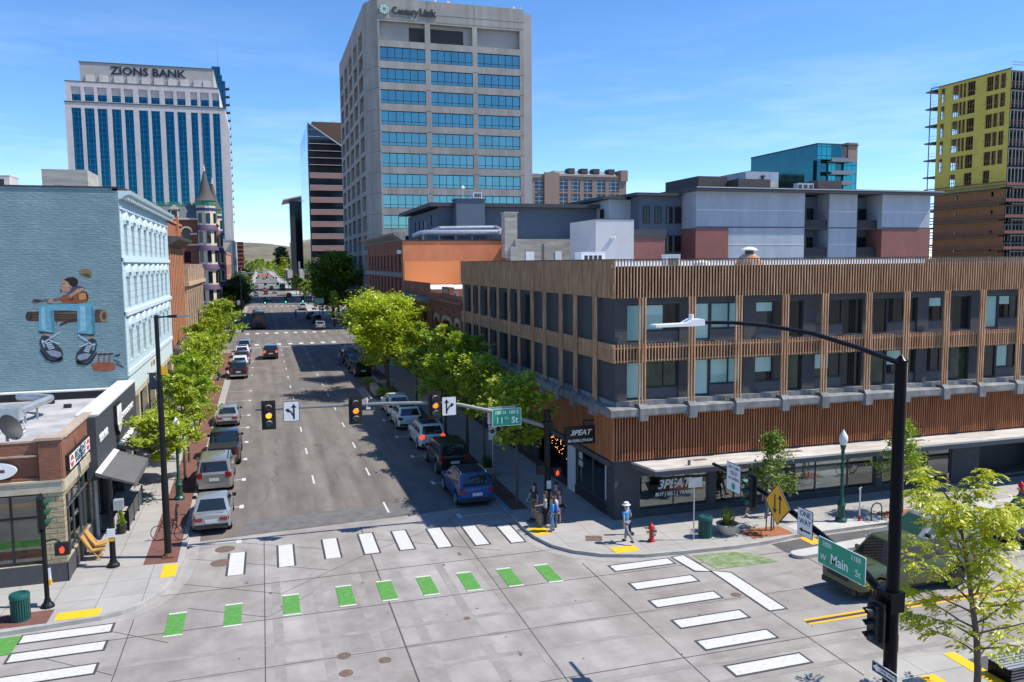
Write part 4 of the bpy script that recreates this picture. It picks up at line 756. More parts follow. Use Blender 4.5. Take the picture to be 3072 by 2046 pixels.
# turreted hotel on the far corner of the next junction
HY = 160.0
B = thing('turreted_hotel', 'red brick Victorian hotel with round cream corner turrets and slate mansard roof', 'building', (-9, HY, 0))
G = PY(HY); G2 = PR(-8.3)
ops = [(x, x+1.1, c, c+2.1) for x in (-13.2,-16.2,-19.2,-22.2) for c in (12.9,8.9,4.9)]+[(x, x+1.2, 16.7, 18.9) for x in (-13.3,-17,-20.5)]
ops2 = [(y, y+1.1, c, c+2.1) for y in (164,167.5,171,174.5,178,181.5) for c in (16.7,12.9,8.9,4.9)]
mb = MB(); mb.facade(G, -40, -8.3, .1, 20.7, ops, .25); mb.facade(G2, HY, 187, .1, 20.7, ops2, .25); part('wall', mb, 'hotel_brick', B); simple_windows(B, G, ops, 'glass_dark'); simple_windows(B, G2, ops2, 'glass_dark')
mb = MB()
for z in (11.9,12.4,16.05,8.1,4.2): mb.box(-40,HY-.1,z,-8.4,HY-.002,z+.28); mb.box(-8.298,HY,z,-8.2,187,z+.28)
mb.box(-40,HY-.25,20.7,-8.2,HY+.2,21.0); mb.box(-8.3,HY+.2,20.7,-8.05,187,21.0); mb.box(-12.0,HY-.1,18.0,-10.9,HY-.002,18.3); part('stone_band', mb, 'cream', B)
mb = MB(); mb.prism([(-13.25+.6-1.05*math.cos(k*math.pi/10), 18.5+1.0*math.sin(k*math.pi/10)) for k in range(11)]+[(-13.25+.6+.8*math.cos(k*math.pi/10), 18.5+.75*math.sin(k*math.pi/10)) for k in range(11)], HY-.12, HY-.003, 0, 'y'); part('window_arch', mb, 'cream', B)
mb = MB(); mb.prism([(HY,21),(HY+1.6,23.3),(HY+24,23.3),(187,21)], -40, -8.4, 0, 'x'); part('mansard_roof', mb, 'slate_roof', B)
mb = MB(); mb.box(-40,HY+1.5,23.3,-9,HY+1.7,23.55)
for k in range(50): mb.box(-40+k*.62,HY+1.5,23.55,-40+k*.62+.35,HY+1.7,23.9)
part('roof_cresting', mb, 'copper_green', B)
mb = MB(); mb.box(-15.2,HY-.1,21.0,-13.9,HY+1.3,22.6); mb.prism([(-15.5,22.6),(-13.6,22.6),(-14.55,23.4)], HY-.2, HY+1.5, 0, 'y'); d_ = part('dormer', mb, 'cream', B); mb = MB(); mb.box(-15.0,HY-.13,21.2,-14.1,HY-.105,22.4); part('dormer_window', mb, 'glass_dark', d_)
def turret(cx, cy, r=1.75, flag=False):
    mb = MB(); mb.lathe((cx,cy,0), [(r,3.4),(r,24.0)], 12); tw = part('turret', mb, 'cream', B)
    mb = MB()
    for z in (19.3,15.6,12.15,8.45,5.1): mb.lathe((cx,cy,z-.5), [(r+.02,0),(r+.38,.02),(r+.3,.35),(r+.02,.95)], 16)
    part('turret_skirt', mb, 'purple', tw, True); mb = MB(); mb.lathe((cx,cy,22.35), [(r+.02,0),(r+.05,.0),(r+.05,.5),(r+.02,.5)], 16); part('turret_band', mb, 'navy_band', tw)
    mb = MB(); mb.lathe((cx,cy,23.3), [(r+.03,0),(r+.12,.5),(r+.1,.9)], 16); part('turret_frieze', mb, 'copper_green', tw)
    mb = MB(); mb.lathe((cx,cy,24.15), [(r+.25,0),(r-.15,.35),(r*.62,1.6),(r*.36,3.4),(r*.16,5.0),(.08,5.5)], 16); rf = part('turret_roof', mb, 'shingle', tw, True)
    mb = MB(); mb.lathe((cx,cy,29.5), [(.14,0),(.28,.15),(.12,.35),(.22,.55),(.08,.75),(.15,.95),(.03,1.4)], 8); part('finial', mb, 'cream', tw, True)
    for z, h in ((20.1,1.8),(16.5,2.1),(13.0,2.1),(9.2,2.1),(5.9,2.0)):
        mb = MB()
        for a in (-125, -75, -25):
            c, s_ = math.cos(rad(a)), math.sin(rad(a)); p = Vector((cx+c*(r*.97+.03), cy+s_*(r*.97+.03), 0)); t_ = Vector((-s_, c, 0))*.36; o = Vector((c, s_, 0))*.04
            mb.idx([p-t_-o*3+Vector((0,0,z)), p+t_-o*3+Vector((0,0,z)), p+t_-o*3+Vector((0,0,z+h)), p-t_-o*3+Vector((0,0,z+h)), p-t_+o+Vector((0,0,z)), p+t_+o+Vector((0,0,z)), p+t_+o+Vector((0,0,z+h)), p-t_+o+Vector((0,0,z+h))], [(4,5,6,7),(0,4,7,3),(1,2,6,5),(3,7,6,2)])
        part('turret_window', mb, 'glass_dark', tw)
    if flag: mb = MB(); mb.cyl((cx,cy,30.5),(cx,cy,42.5),.07,.04,8); mb.ball((cx,cy,42.6),.14); part('flagpole', mb, 'grey_metal', tw)
turret(-9.25, HY+.9, 1.7, True); turret(-9.2, 186, 1.7)
mb = MB(); mb.prism([(-8.0,6.05),(-5.3,5.6),(-5.25,4.9),(-8.0,5.2)], HY+.5, HY+9, 0, 'y'); part('entrance_awning', mb, 'red_awning', B)
mb = MB()
for y in (HY+1,HY+8.5): mb.cyl((-5.5,y,.15),(-5.5,y,5),.07)
part('awning_post', mb, 'white_metal', B)
# rest of the left side
pm('salmon', (.46,.235,.16), .85, var=.12, scale=.8); pm('pale_grey', (.50,.49,.47), .8, var=.08, scale=.8); pm('maroon_louvre', (.10,.025,.03), .6, var=.2, scale=3)
def block(name, label, x0, y0, x1, y1, z, mat, rows, street='+x', n=8, wmat='glass_dark', cap=None, both=True, base=True):
    B = thing(name, label, 'building', ((x0+x1)/2, (y0+y1)/2, 0)); P = PR(x1) if street == '+x' else PL(x0)
    st = (y1-y0)/n; ops = [(y0+st*(i+.25), y0+st*(i+.75), c, d) for i in range(n) for c, d in rows]
    mb = MB(); shell(mb, x0, y0, 0, x1, y1, z, street+(' -y' if both else '')); mb.facade(P, y0, y1, .1, z, ops, .2)
    if both:
        m_ = max(2, int((x1-x0)/st)); w_ = (x1-x0)/m_; op2 = [(x0+w_*(i+.25), x0+w_*(i+.75), c, d) for i in range(m_) for c, d in rows]
        mb.facade(PY(y0), x0, x1, .1, z, op2, .2); part('wall', mb, mat, B); simple_windows(B, PY(y0), op2, wmat)
    else: part('wall', mb, mat, B)
    simple_windows(B, P, ops, wmat)
    mb = MB(); mb.box(x0-.15, y0-.15, z-.02, x1+.15, y1+.15, z+.45); part('cornice', mb, cap or mat, B)
    return B
block('salmon_building', 'plain salmon coloured three storey building behind the turreted hotel', -30, 190, -8.2, 254, 15.2, 'salmon', ((1,3.8),(6,8.5),(10,12.5)), n=12)
B = block('pale_grey_building', 'pale grey building with recessed square panels on the left beyond the turrets', -34, 288, -8.6, 340, 20.5, 'pale_grey', ((1,4),(7,10),(12,15)), n=9, both=False)
mb = MB(); mb.box(-22,287.7,12.5,-8.8,287.98,19.6); part('wall_panel', mb, 'cream', B)
B = thing('maroon_screen_building', 'narrow dark maroon building front with horizontal louvres at the end of the left row', 'building', (-8, 384, 0))
mb = MB(); mb.box(-24,386,0,-8.6,440,17.5); mb.box(-10.6,385,11,-7.0,386,22.6); part('wall', mb, 'maroon_louvre', B)
mb = MB()
for k in range(6): mb.box(-10.5,384.8,11.6+k*1.85,-7.1,385,11.85+k*1.85)
part('louvre', mb, 'salmon', B)
block('distant_brick_block', 'low distant red brick block at the far left end of the street', -30, 450, -8.8, 505, 12, 'brick_dark', ((1,4),(6,9)), n=8)
block('distant_brick_block', 'distant low tan block on the left beyond the red brick one', -30, 545, -9.5, 640, 11, 'tan_stone', ((1,4),(6,9)), n=10)
# ================================================================ bank tower
pm('bank_stone', (.60,.555,.54), .75, var=.06, scale=.3, streak=((.3,.3,.03),(.88,.88,.88))); pm('bank_stone_grey', (.40,.385,.36), .75, var=.08, scale=.3)
def mirror(name, tint, rough=.05, grid=None, line=(.05,.08,.1), lw=.06, metal=1):
    m = pm(name, tint, rough, metal, var=0); 
    if grid:
        n, l = m.node_tree.nodes, m.node_tree.links; b = n['Principled BSDF']; t = n.new('ShaderNodeTexCoord'); s = n.new('ShaderNodeSeparateXYZ'); l.new(t.outputs['Object'], s.inputs[0])
        a = n.new('ShaderNodeMath'); l.new(s.outputs[0], a.inputs[0]); l.new(s.outputs[1], a.inputs[1]); c = n.new('ShaderNodeCombineXYZ'); l.new(a.outputs[0], c.inputs[0]); l.new(s.outputs[2], c.inputs[1])
        k = n.new('ShaderNodeTexBrick'); k.offset = 0; k.inputs['Scale'].default_value = 1; k.inputs['Brick Width'].default_value = grid[0]; k.inputs['Row Height'].default_value = grid[1]; k.inputs['Mortar Size'].default_value = lw; k.inputs['Mortar Smooth'].default_value = 0
        v = .86; k.inputs['Color1'].default_value = (*tint, 1); k.inputs['Color2'].default_value = (*[q*v for q in tint], 1); k.inputs['Mortar'].default_value = (*line, 1); l.new(c.outputs[0], k.inputs['Vector']); l.new(k.outputs['Color'], b.inputs['Base Color'])
    return m
mirror('bank_glass', (.010,.088,.125), .06, (1.58,1.95), (.08,.22,.32), .05)
ZY = 345.0
B = thing('bank_tower', 'tall white bank tower with blue glass strips and stepped top on the left skyline', 'tower', (-39, ZY, 0))
G = PY(ZY); cx = [-65.3,-60.9,-56.5,-51.6,-47.2,-42.2,-37.9,-33.0,-28.6,-23.7,-20.1,-15.7]; cw = [3.2,3.3,3.3,3.2,3.1,3.2,3.1,3.2,3.1,2.5,3.2,2.6]
ops = [(x, x+w_, 3, 71.4) for x, w_ in zip(cx, cw)]
mb = MB(); mb.facade(G, -67.5, -11.0, 0, 73.4, ops, .5); mb.facade(PR(-11), ZY, 395, 0, 73.4, [(ZY+2+i*4.2, ZY+5.2+i*4.2, 3, 71.4) for i in range(11)], .5); mb.face([(-67.5,395,0),(-67.5,ZY,0),(-67.5,ZY,73.4),(-67.5,395,73.4)]); mb.face([(-67.5,ZY,73.4),(-11,ZY,73.4),(-11,395,73.4),(-67.5,395,73.4)])
ops2 = [(x, x+w_, 74.2, 79.4) for x, w_ in zip(cx, cw)]; G2 = PY(ZY+1.2); mb.facade(G2, -67.2, -13.2, 73.4, 81.2, ops2, .8); mb.face([(-67.2,ZY+1.2,81.2),(-13.2,ZY+1.2,81.2),(-13.2,390,81.2),(-67.2,390,81.2)]); mb.face([(-13.2,ZY+1.2,73.4),(-13.2,390,73.4),(-13.2,390,81.2),(-13.2,ZY+1.2,81.2)]); mb.face([(-67.2,390,73.4),(-67.2,ZY+1.2,73.4),(-67.2,ZY+1.2,81.2),(-67.2,390,81.2)])
part('wall', mb, 'bank_stone', B)
simple_windows(B, G, ops, 'bank_glass', .45, 'glass_strip'); simple_windows(B, PR(-11), [(ZY+2+i*4.2, ZY+5.2+i*4.2, 3, 71.4) for i in range(11)], 'bank_glass', .45, 'glass_strip')
simple_windows(B, G2, [(a, b, 74.2, 76.6) for a, b, c, d in ops2], 'bank_glass', .75, 'window')
for a, b, c, d in ops2: mb = MB(); pbox(mb, G2, a, b, 76.7, 79.4, -.8, -.7); part('attic_panel', mb, 'bank_stone', B)
mb = MB(); shell(mb, -62.3, ZY+3, 81.2, -15.0, 385, 88.8, ''); part('sign_storey', mb, 'bank_stone_grey', B)
for x in (-60.4,-55.8,-50.6,-46,-41,-36.6,-31.6,-27.2,-22.4,-18.9): mb = MB(); mb.box(x,ZY+2.6,81.3,x+2.9,ZY+2.99,84.2); part('attic_block', mb, 'bank_stone', B)
mb = MB(); mb.box(-62.5,ZY+2.8,88.8,-14.8,385.2,89.1); mb.box(-67.4,ZY+1.1,81.2,-13.1,ZY+1.6,81.5); mb.box(-67.7,ZY-.2,73.4,-10.8,ZY+.5,73.8); part('roof_trim', mb, 'frame_grey', B)
text('ZIONS BANK', 4.0, (-38.5, ZY+2.94, 86.2), '-y', 'letter_dark' if 'letter_dark' in M else pm('letter_dark', (.02,.02,.03), .5, var=0).name, B, sx=1.12, bold=.09, ex=.12)
B = thing('glass_tower', 'slim dark glass tower with ladder of balconies and spire behind the bank tower', 'tower', (-15, 425, 0))
mirror('dark_tower_glass', (.05,.14,.18), .08, (2.4,3.4), (.02,.03,.04), .1)
mb = MB(); mb.box(-30,422,0,-13.0,450,100); part('body', mb, 'dark_tower_glass', B); mb = MB(); mb.box(-20,424,100,-14.4,440,103.2); mb.box(-19,426,103.2,-15.2,436,107.4); part('crown', mb, 'dark_tower_glass', B)
mb = MB(); mb.cyl((-16.2,430,107),(-16.2,430,119),.14,.05,6); part('spire', mb, 'grey_metal', B)
for k in range(18):
    mb = MB(); mb.box(-12.98,423,33+k*3.75,-11.3,428,33.25+k*3.75); mb.box(-11.4,423,33.25+k*3.75,-11.3,428,34.3+k*3.75); part('balcony', mb, 'near_black', B)
# ================================================================ right side of the street
brickm('low_brick', (.28,.095,.055), (.23,.075,.045), (.20,.12,.09), .25, .08, .012, .85, .4, True, .25)
RX = 15.75; GL = PL(RX)
B = thing('arched_brick_shop', 'low ornate red brick shop with arched openings next to the slat building', 'building', (RX, 64.7, 0))
ops = [(66.0,67.6,4.9,7.3),(69.2,72.6,4.4,7.3),(74.4,76.2,4.9,7.3)]
mb = MB(); mb.facade(GL, 64.65, 78.2, .1, 9.7, ops+[(65.6,77.4,.3,3.7)], .3); mb.box(RX-.15,69.3,9.7,RX+.3,72.3,10.35); shell(mb, RX, 64.65, 0, 40, 78.2, 8.9, '-x t'); part('wall', mb, 'low_brick', B); simple_windows(B, GL, ops+[(65.6,77.4,.3,3.7)], 'glass_dark', .25)
mb = MB()
for i in range(38): pbox(mb, GL, 64.9+i*.35, 65.08+i*.35, 8.5, 9.0, .002, .14); pbox(mb, GL, 64.9+i*.35, 65.08+i*.35, 7.75, 8.1, .002, .1)
pbox(mb, GL, 64.7, 78.1, 9.0, 9.25, .002, .2); pbox(mb, GL, 64.7, 78.1, 8.1, 8.2, .002, .16)
for y in (65.0,68.2,73.2,77.2): pbox(mb, GL, y, y+.5, .2, 8.4, .003, .12)
part('corbelling', mb, 'low_brick', B)
for a, b, c, d in ops: mb = MB(); r_ = (b-a)/2; mb.prism([((a+b)/2-(r_+.35)*math.cos(k*math.pi/10), d-.2+.85*math.sin(k*math.pi/10)) for k in range(11)]+[((a+b)/2+r_*math.cos(k*math.pi/10), d-.2+.4*math.sin(k*math.pi/10)) for k in range(11)], RX-.1, RX-.003, 0, 'x'); part('stone_arch', mb, 'stone_coping', B)
mb = MB(); mb.box(RX+.25,64.7,8.9,39.9,78.1,9.05); mb.box(30,64.7,9.05,39.9,94,9.6); part('roof', mb, 'roof_white', B); mb = MB(); mb.box(RX-.19,69.5,9.85,RX-.155,72.1,10.2); part('name_stone', mb, 'grey_metal', B)
B = thing('plain_brick_shop', 'low dark red brick shop with heavy stone ledge, beyond the arched shop', 'building', (RX, 78.3, 0))
ops = [(80,83,4.6,7.6),(84.5,87.5,4.6,7.6),(89,92,4.6,7.6)]
mb = MB(); mb.facade(GL, 78.25, 93.9, .1, 10.55, ops+[(79.2,93,.3,3.7)], .3); shell(mb, RX, 78.25, 0, 40, 93.9, 9.9, '-x t'); part('wall', mb, 'low_brick', B); simple_windows(B, GL, ops+[(79.2,93,.3,3.7)], 'glass_dark', .25)
mb = MB(); mb.box(RX+.25,78.3,9.75,39.9,93.8,9.95); mb.prism([(RX+.3,9.0),(RX+12,9.0),(RX+12,9.75),(RX+.3,9.75)],78.27,78.32,0,'y'); part('roof', mb, 'roof_white', B); mb = MB(); mb.prism([(RX-.002,8.5),(RX-.9,8.75),(RX-.95,9.0),(RX-.002,9.1)], 78.6, 93.6, 0, 'y'); part('stone_ledge', mb, 'ledge_conc', B)
mb = MB()
for y in (82,83,87.5,88.5): pbox(mb, GL, y, y+.3, 9.6, 10.1, .002, .02)
part('brick_inset', mb, 'brick_orange', B)
hvac('rooftop_air_conditioner', 'large grey and white cooler on the white roof before the orange wall', 21.9, 74, 9.05, 3.4, 2.4, 2.35, 'frame_grey'); hvac('rooftop_air_conditioner', 'small low vent box on the white roof behind the carved name stone', 17.4, 76.5, 9.05, 1.1, .9, .6, 'grey_metal')
B = thing('orange_wall_building', 'three storey brick building with bright orange painted side wall and grey cornice', 'building', (RX, 94, 0))
brickm('orange_paint', (.62,.21,.095), (.58,.19,.085), (.50,.17,.08), .25, .08, .01, .8, .35, True, .2); pm('orange_fresh', (.74,.245,.085), .8, var=.04)
ops = [(95.5+i*3.05+(.0), 96.9+i*3.05, c, d) for i in range(10) for c, d in ((11.5,13.5),(8.6,10.8),(5.2,7.6))]
mb = MB(); mb.facade(GL, 94, 126.3, .1, 15.1, ops+[(95,125,.3,4)], .35); part('street_wall', mb, 'low_brick', B); simple_windows(B, GL, ops+[(95,125,.3,4)], 'glass_dark', .3)
mb = MB(); mb.face([(RX,94,0),(28.1,94,0),(28.1,94,15.05),(RX,94,15.05)]); mb.face([(28.1,126.3,0),(RX,126.3,0),(RX,126.3,15.05),(28.1,126.3,15.05)]); mb.face([(28.1,94,0),(28.1,126.3,0),(28.1,126.3,15.05),(28.1,94,15.05)]); part('side_wall', mb, 'orange_paint', B)
mb = MB(); mb.box(RX+.15,93.97,9.95,22.4,93.996,12.7); part('painted_panel', mb, 'orange_fresh', B)
mb = MB(); mb.prism([(RX+.3,15.1),(RX-.1,15.1),(RX-.25,15.3),(RX-1.0,15.75),(RX-1.05,16.0),(RX+.3,16.05)], 93.7, 126.6, 0, 'y'); part('cornice', mb, 'ledge_conc', B)
mb = MB(); mb.box(RX,93.9,15.05,28.2,94.25,15.2); mb.box(RX+.3,94.25,14.6,28.1,126.3,14.7); part('coping', mb, 'near_black', B)
mb = MB()
for z in (10.85,7.7): pbox(mb, GL, 94.2, 126, z, z+.55, .002, .1)
part('stone_band', mb, 'ledge_conc', B)
mb = MB(); mb.box(RX-.5,94.5,13.6,RX-.02,95.2,14.0); part('wall_box', mb, 'white_metal', B)
t = thing('roof_duct_run', 'pair of long round silver ducts running along the orange building roof', 'duct', (23, 96, 14.7))
mb = MB(); mb.tube([(17.6,97,15.6),(18.4,96.4,16.0),(19.2,96,16.05),(27.6,95.5,16.1)], .36, 12); part('duct', mb, 'galv', t, True); mb = MB(); mb.tube([(20.2,99,16.3),(21.0,98,16.65),(27.9,97.6,16.75)], .3, 12); part('duct', mb, 'galv', t, True)
mb = MB(); mb.tube([(27.6,95.5,16.1),(28.3,96.3,16.3),(27.9,97.6,16.75)], .34, 12); part('duct_elbow', mb, 'galv', t, True)
mb = MB()
for x in (18.5,20.5,22.5,24.5,26.5): mb.box(x-.05,95.7,14.7,x+.05,96.2,15.75)
part('support', mb, 'galv_dull', t)
pm('board_concrete', (.36,.335,.29), .9, var=.28, scale=.8, stretch=(.4,.4,2.5), bump=.2); pm('navy_render', (.105,.135,.185), .8, var=.08, scale=.6); pm('grey_render', (.41,.46,.52), .8, var=.07, scale=.5, streak=((.8,.8,.12),(.87,.87,.88))); pm('dark_roof', (.055,.06,.07), .6, var=.1)
B = thing('concrete_backdrop_building', 'stained board marked concrete building behind the slat roof', 'building', (33, 92, 0))
mb = MB(); mb.box(28.15,90,0,46,99.5,15.15); part('wall', mb, 'board_concrete', B); mb = MB(); mb.box(29.4,89.95,12.5,30.4,89.99,13.7); mb.box(33,89.95,12.6,33.8,89.99,13.7); part('white_panel', mb, 'white_metal', B)
mb = MB(); mb.box(31.4,89.97,12.3,31.65,89.995,14.6); part('rust_stain', mb, 'rust', B)
mb = MB(); mb.box(26.95,90.2,13.0,28.45,91.6,18.1); mb.box(27.55,89.9,10,28.4,90.19,14.3,0); mb.box(26.85,90.1,18.1,28.55,91.7,18.25); single('concrete_chimney', mb, 'board_concrete', 'square weathered concrete chimney rising between orange and grey walls', 'chimney', base=(27.7,91,10))
B = thing('navy_apartment_block', 'dark navy rendered apartment block with thin projecting roof behind the ducts', 'building', (32, 100, 0))
GN = PL(21.2); ops = [(y, y+1.6, 15.6, 18.2) for y in (108,111,114)]+[(103,104.3,17.2,18.6)]
mb = MB(); mb.facade(GN, 100, 121, 0, 19.2, ops, .15); mb.face([(21.2,100,0),(47,100,0),(47,100,19.4),(21.2,100,19.4)]); mb.face([(21.2,121,19.2),(21.2,100,19.2),(47,100,19.4),(47,121,19.4)]); mb.box(23.1,97.9,0,26.7,99.99,20.15); part('wall', mb, 'navy_render', B); simple_windows(B, GN, ops, 'glass_dark', .1)
mb = MB(); mb.prism([(20.0,98.8),(23.05,98.8),(23.05,99.99),(26.75,99.99),(26.75,98.8),(48,98.8),(48,122),(20.0,122)], 19.4, 19.85); mb.box(23.0,97.8,20.15,26.8,100.1,20.3); part('roof', mb, 'dark_roof', B)
hvac('rooftop_air_conditioner', 'small white louvred vent on the navy stair box', 26.0, 99, 20.3, 1.1, .8, .8); mb = MB(); mb.cyl((24.2,99,20.3),(24.2,99,21.6),.03); mb.ball((24.2,99,21.7),(.25,.12,.25)); single('roof_antenna', mb, 'white_metal', 'small round white antenna on a thin pole above the navy stair box', 'antenna', base=(24.2,99,20.3))
pm('white_stucco', (.52,.52,.53), .8, var=.05, scale=.5); brickm('red_apartment_brick', (.30,.12,.10), (.26,.10,.085), (.22,.11,.10), .3, .09, .012, .85, .3, True, .12)
B = thing('white_stair_tower', 'plain white stair tower with brick annex rising behind the slat building', 'building', (36, 80, 0))
mb = MB(); mb.box(33.9,80,0,38.3,87.5,16.9); part('wall', mb, 'white_stucco', B); mb = MB(); mb.box(38.31,80.4,0,42.2,87,15.0); part('annex', mb, 'red_apartment_brick', B); mb = MB(); mb.box(38.31,80.3,15.0,42.3,87,15.9); part('annex_parapet', mb, 'dark_roof', B); mb = MB(); mb.box(33.85,79.95,16.9,38.35,87.5,17.0); part('cap', mb, 'dark_roof', B)
mb = MB(); mb.ball((35.6,79.8,15.0),.12); mb.ball((35.95,79.8,15.05),.12); mb.box(35.5,79.85,14.9,36.05,79.99,15.0); part('floodlight', mb, 'white_metal', B)
# big grey apartment building
B = thing('grey_apartment_building', 'long pale blue grey apartment building with brick bays behind the slat building', 'building', (68, 92, 0))
def slab(x0, y0, x1, y1, z0, z1, mat, nm='bay'): mb = MB(); mb.box(x0, y0, z0, x1, y1, z1); return part(nm, mb, mat, B)
for x0, x1, y0 in ((51.45,67.2,90),(71.4,75.8,90.6),(79.3,87.2,90)):
    slab(x0, y0, x1, 108, 0, 21.0, 'grey_render'); mb = MB(); mb.box(x0+.05,y0-.03,18.7,x1-.05,y0-.004,18.78); mb.box(x0+.05,y0-.03,14.4,x1-.05,y0-.004,14.48); mb.box(x0+.05,y0-.03,16.55,x1-.05,y0-.004,16.68,1); part('white_reveal', mb, ['white_metal','dark_roof'], B)
slab(51.4,89.9,56.0,108,0,16.5,'red_apartment_brick','brick_bay'); slab(79.25,89.9,87.25,108,0,16.5,'red_apartment_brick','brick_bay')
slab(67.2,93,71.4,107,0,20.8,'navy_render'); slab(75.8,93,79.3,107,0,20.8,'navy_render'); slab(42.5,96,51.45,121,0,20.3,'grey_render'); slab(45.5,93.5,51.44,95.99,0,20.6,'navy_render')
for x0 in (67.6,69.4,76.2,77.9):
    for z in (17.1,13.3): window(B, PY(93), x0, x0+1.35, z, z+2.2, -.06, 'frame_black', 'blind' if x0 in (67.6,76.2) else 'glass_dark', mull=(.5,), fw=.09)
for x0, x1 in ((67.3,71.3),(75.9,79.2)):
    for z in (16.6,13.0): mb = MB(); mb.box(x0,90.8,z-.2,x1,92.9,z); mb.box(x0,90.8,z,x1,90.86,z+1.05,1); part('balcony', mb, ['dark_roof','near_black'], B)
GA = PL(42.5); GB = PY(93.5)
for y in (97.5,101,104.5,110,114): window(B, GA, y, y+1.1, 17.2, 19.2, -.06, 'frame_black', 'glass_dark', mull=(.5,), fw=.08)
for x in (46,47.6,49.2,50.4): 
    for z in (17.2,13.6): window(B, GB, x, x+.9, z, z+2.1, -.06, 'frame_black', 'glass_dark', mull=(.5,), fw=.08)
mb = MB(); mb.box(50.9,88.9,21.0,88.3,109,21.5); part('roof', mb, 'dark_roof', B); mb = MB(); mb.box(44.6,92.6,20.6,50.89,122,20.95); mb.box(41.4,95.2,20.3,44.59,122,20.65); part('lower_roof', mb, 'dark_roof', B)
mb = MB(); mb.box(50.88,88.85,21.36,88.33,88.9,21.42); part('roof_flashing', mb, 'white_metal', B)
pm('taupe_screen', (.085,.07,.07), .7, var=.15, scale=3)
mb = MB(); mb.box(54.6,95,21.5,58.9,104,23.4); mb.box(58.95,92.5,21.5,63.7,96,22.9); part('plant_screen', mb, 'taupe_screen', B); mb = MB(); mb.box(70.6,92,21.5,74.4,95.5,22.9); part('plant_screen', mb, 'taupe_screen', B)
mb = MB(); mb.box(62.4,96.2,21.5,67.5,104,24.3); part('penthouse', mb, 'grey_render', B); mb = MB(); mb.box(65.6,96.1,21.6,67.0,96.19,22.9); part('penthouse_door', mb, 'cream', B); mb = MB(); mb.box(64.9,96.0,21.6,65.1,96.19,23.6); mb.box(64.75,95.95,23.6,65.25,96.19,23.8); part('downpipe', mb, 'near_black', B)
for i in range(3): hvac('rooftop_condenser', 'white rooftop condenser with twin fans beside the taupe screen on the grey apartments', 68.0+i*.85, 92.6, 21.5, .75, .9, .95, group='condensers on the apartment roof')
# ================================================================ office tower on the right
pm('tower_conc', (.39,.37,.34), .85, var=.11, scale=.22, bump=.05, bscale=3, streak=((.55,.55,.05),(.76,.75,.74))); pm('tower_conc_side', (.40,.38,.355), .85, var=.1, scale=.2); pm('tower_joint', (.16,.15,.14), .9, var=0)
mirror('tower_glass', (.19,.35,.345), .05, (1.43,3.86), (.18,.33,.32), .0); pm('louvre_dark', (.05,.045,.045), .7, var=.1); pm('brown_glass', (.035,.03,.03), .08, var=.3, scale=.2, spec=.8)
CY = 155.0
B = thing('office_tower', 'tall pale concrete office tower with teal ribbon windows filling the centre skyline', 'tower', (36, CY, 0))
G = PY(CY); bx = [(22.5,31.05),(32.05,40.2),(41.15,49.65)]; bz = [(49.9,52.42)]+[(49.9-3.86*i, 52.42-3.86*i) for i in range(1, 12)]
ops = [(a, b, c-.02, d+.02) for a, b in bx for c, d in bz]+[(a, b, 53.6, 57.05) for a, b in bx]
mb = MB(); mb.facade(G, 22.2, 50.5, 0, 61.2, ops, 1.0)
SX = 20.2; GS = PL(SX); sy = [162.2+i*9.4 for i in range(5)]; sops = [(y, y+6.2, c-.1, d+.3) for y in sy for c, d in bz]+[(y, y+6.2, 53.6, 57.05) for y in sy]
mb.facade(GS, 159, 208, 0, 61.0, sops, 1.6); mb.face([(SX,159,0),(22.2,CY,0),(22.2,CY,61.2),(SX,159,61.0)]); mb.face([(50.5,CY,0),(50.5,208,0),(50.5,208,61.2),(50.5,CY,61.2)]); mb.face([(22.2,CY,61.2),(50.5,CY,61.2),(50.5,208,61.2),(SX,208,61),(SX,159,61)])
part('frame', mb, 'tower_conc', B)
mb = MB(); mb.box(50.52,CY+.6,0,52.3,205,60.6); part('stair_shaft', mb, 'tower_conc_side', B)
mb = MB()
for c, d in bz:
    for x0, x1 in ((22.2,22.48),(31.07,32.03),(40.22,41.13),(49.67,50.5)): mb.box(x0,CY-.02,c-1.15,x1,CY-.001,c-1.08)
for z in (58.7,57.4): mb.box(22.2,CY-.02,z,50.5,CY-.001,z+.06)
for x in (31.5,40.6): mb.box(x,CY-.02,57.2,x+.06,CY-.001,61.2)
for c, d in bz:
    z = c-1.1; mb.idx([(SX-.01,159,z),(22.19,CY-.02,z),(22.19,CY-.02,z+.08),(SX-.01,159,z+.08)], [(0,1,2,3)])
part('panel_joint', mb, 'tower_joint', B)
for a, b in bx:
    for c, d in bz:
        Gs = PY(CY-.62); f = MB(); dz = d-c; pbox(f, Gs, a, b, c, c+.1, -.95, -.83); pbox(f, Gs, a, b, d-.1, d, -.95, -.83); pbox(f, Gs, a, b, c+dz*.24, c+dz*.24+.09, -.95, -.85)
        for k in range(7): u = a+(b-a)*k/6*.999; pbox(f, Gs, u-.045, u+.045, c+.1, d-.1, -.95, -.84)
        w_ = part('ribbon_window', f, 'frame_black', B); g = MB(); pbox(g, Gs, a+.02, b-.02, c+.02, d-.02, -.96, -.9); part('pane', g, 'tower_glass', w_)
    mb = MB(); pbox(mb, G, a, b, 53.6, 57.05, -1.0, -.98); part('loggia_wall', mb, 'tower_conc_side', B)
mb = MB(); pbox(mb, G, 28.2, 31.0, 53.9, 56.4, -.97, -.9); pbox(mb, G, 32.1, 38.6, 53.9, 56.4, -.97, -.9); part('plant_louvre', mb, 'louvre_dark', B)
simple_windows(B, GS, [(a, b, c, d) for a, b, c, d in sops if d < 53], 'brown_glass', 1.2); simple_windows(B, GS, [(y, y+6.2, 53.6, 57.05) for y in sy], 'tower_conc_side', 1.2, 'loggia_wall')
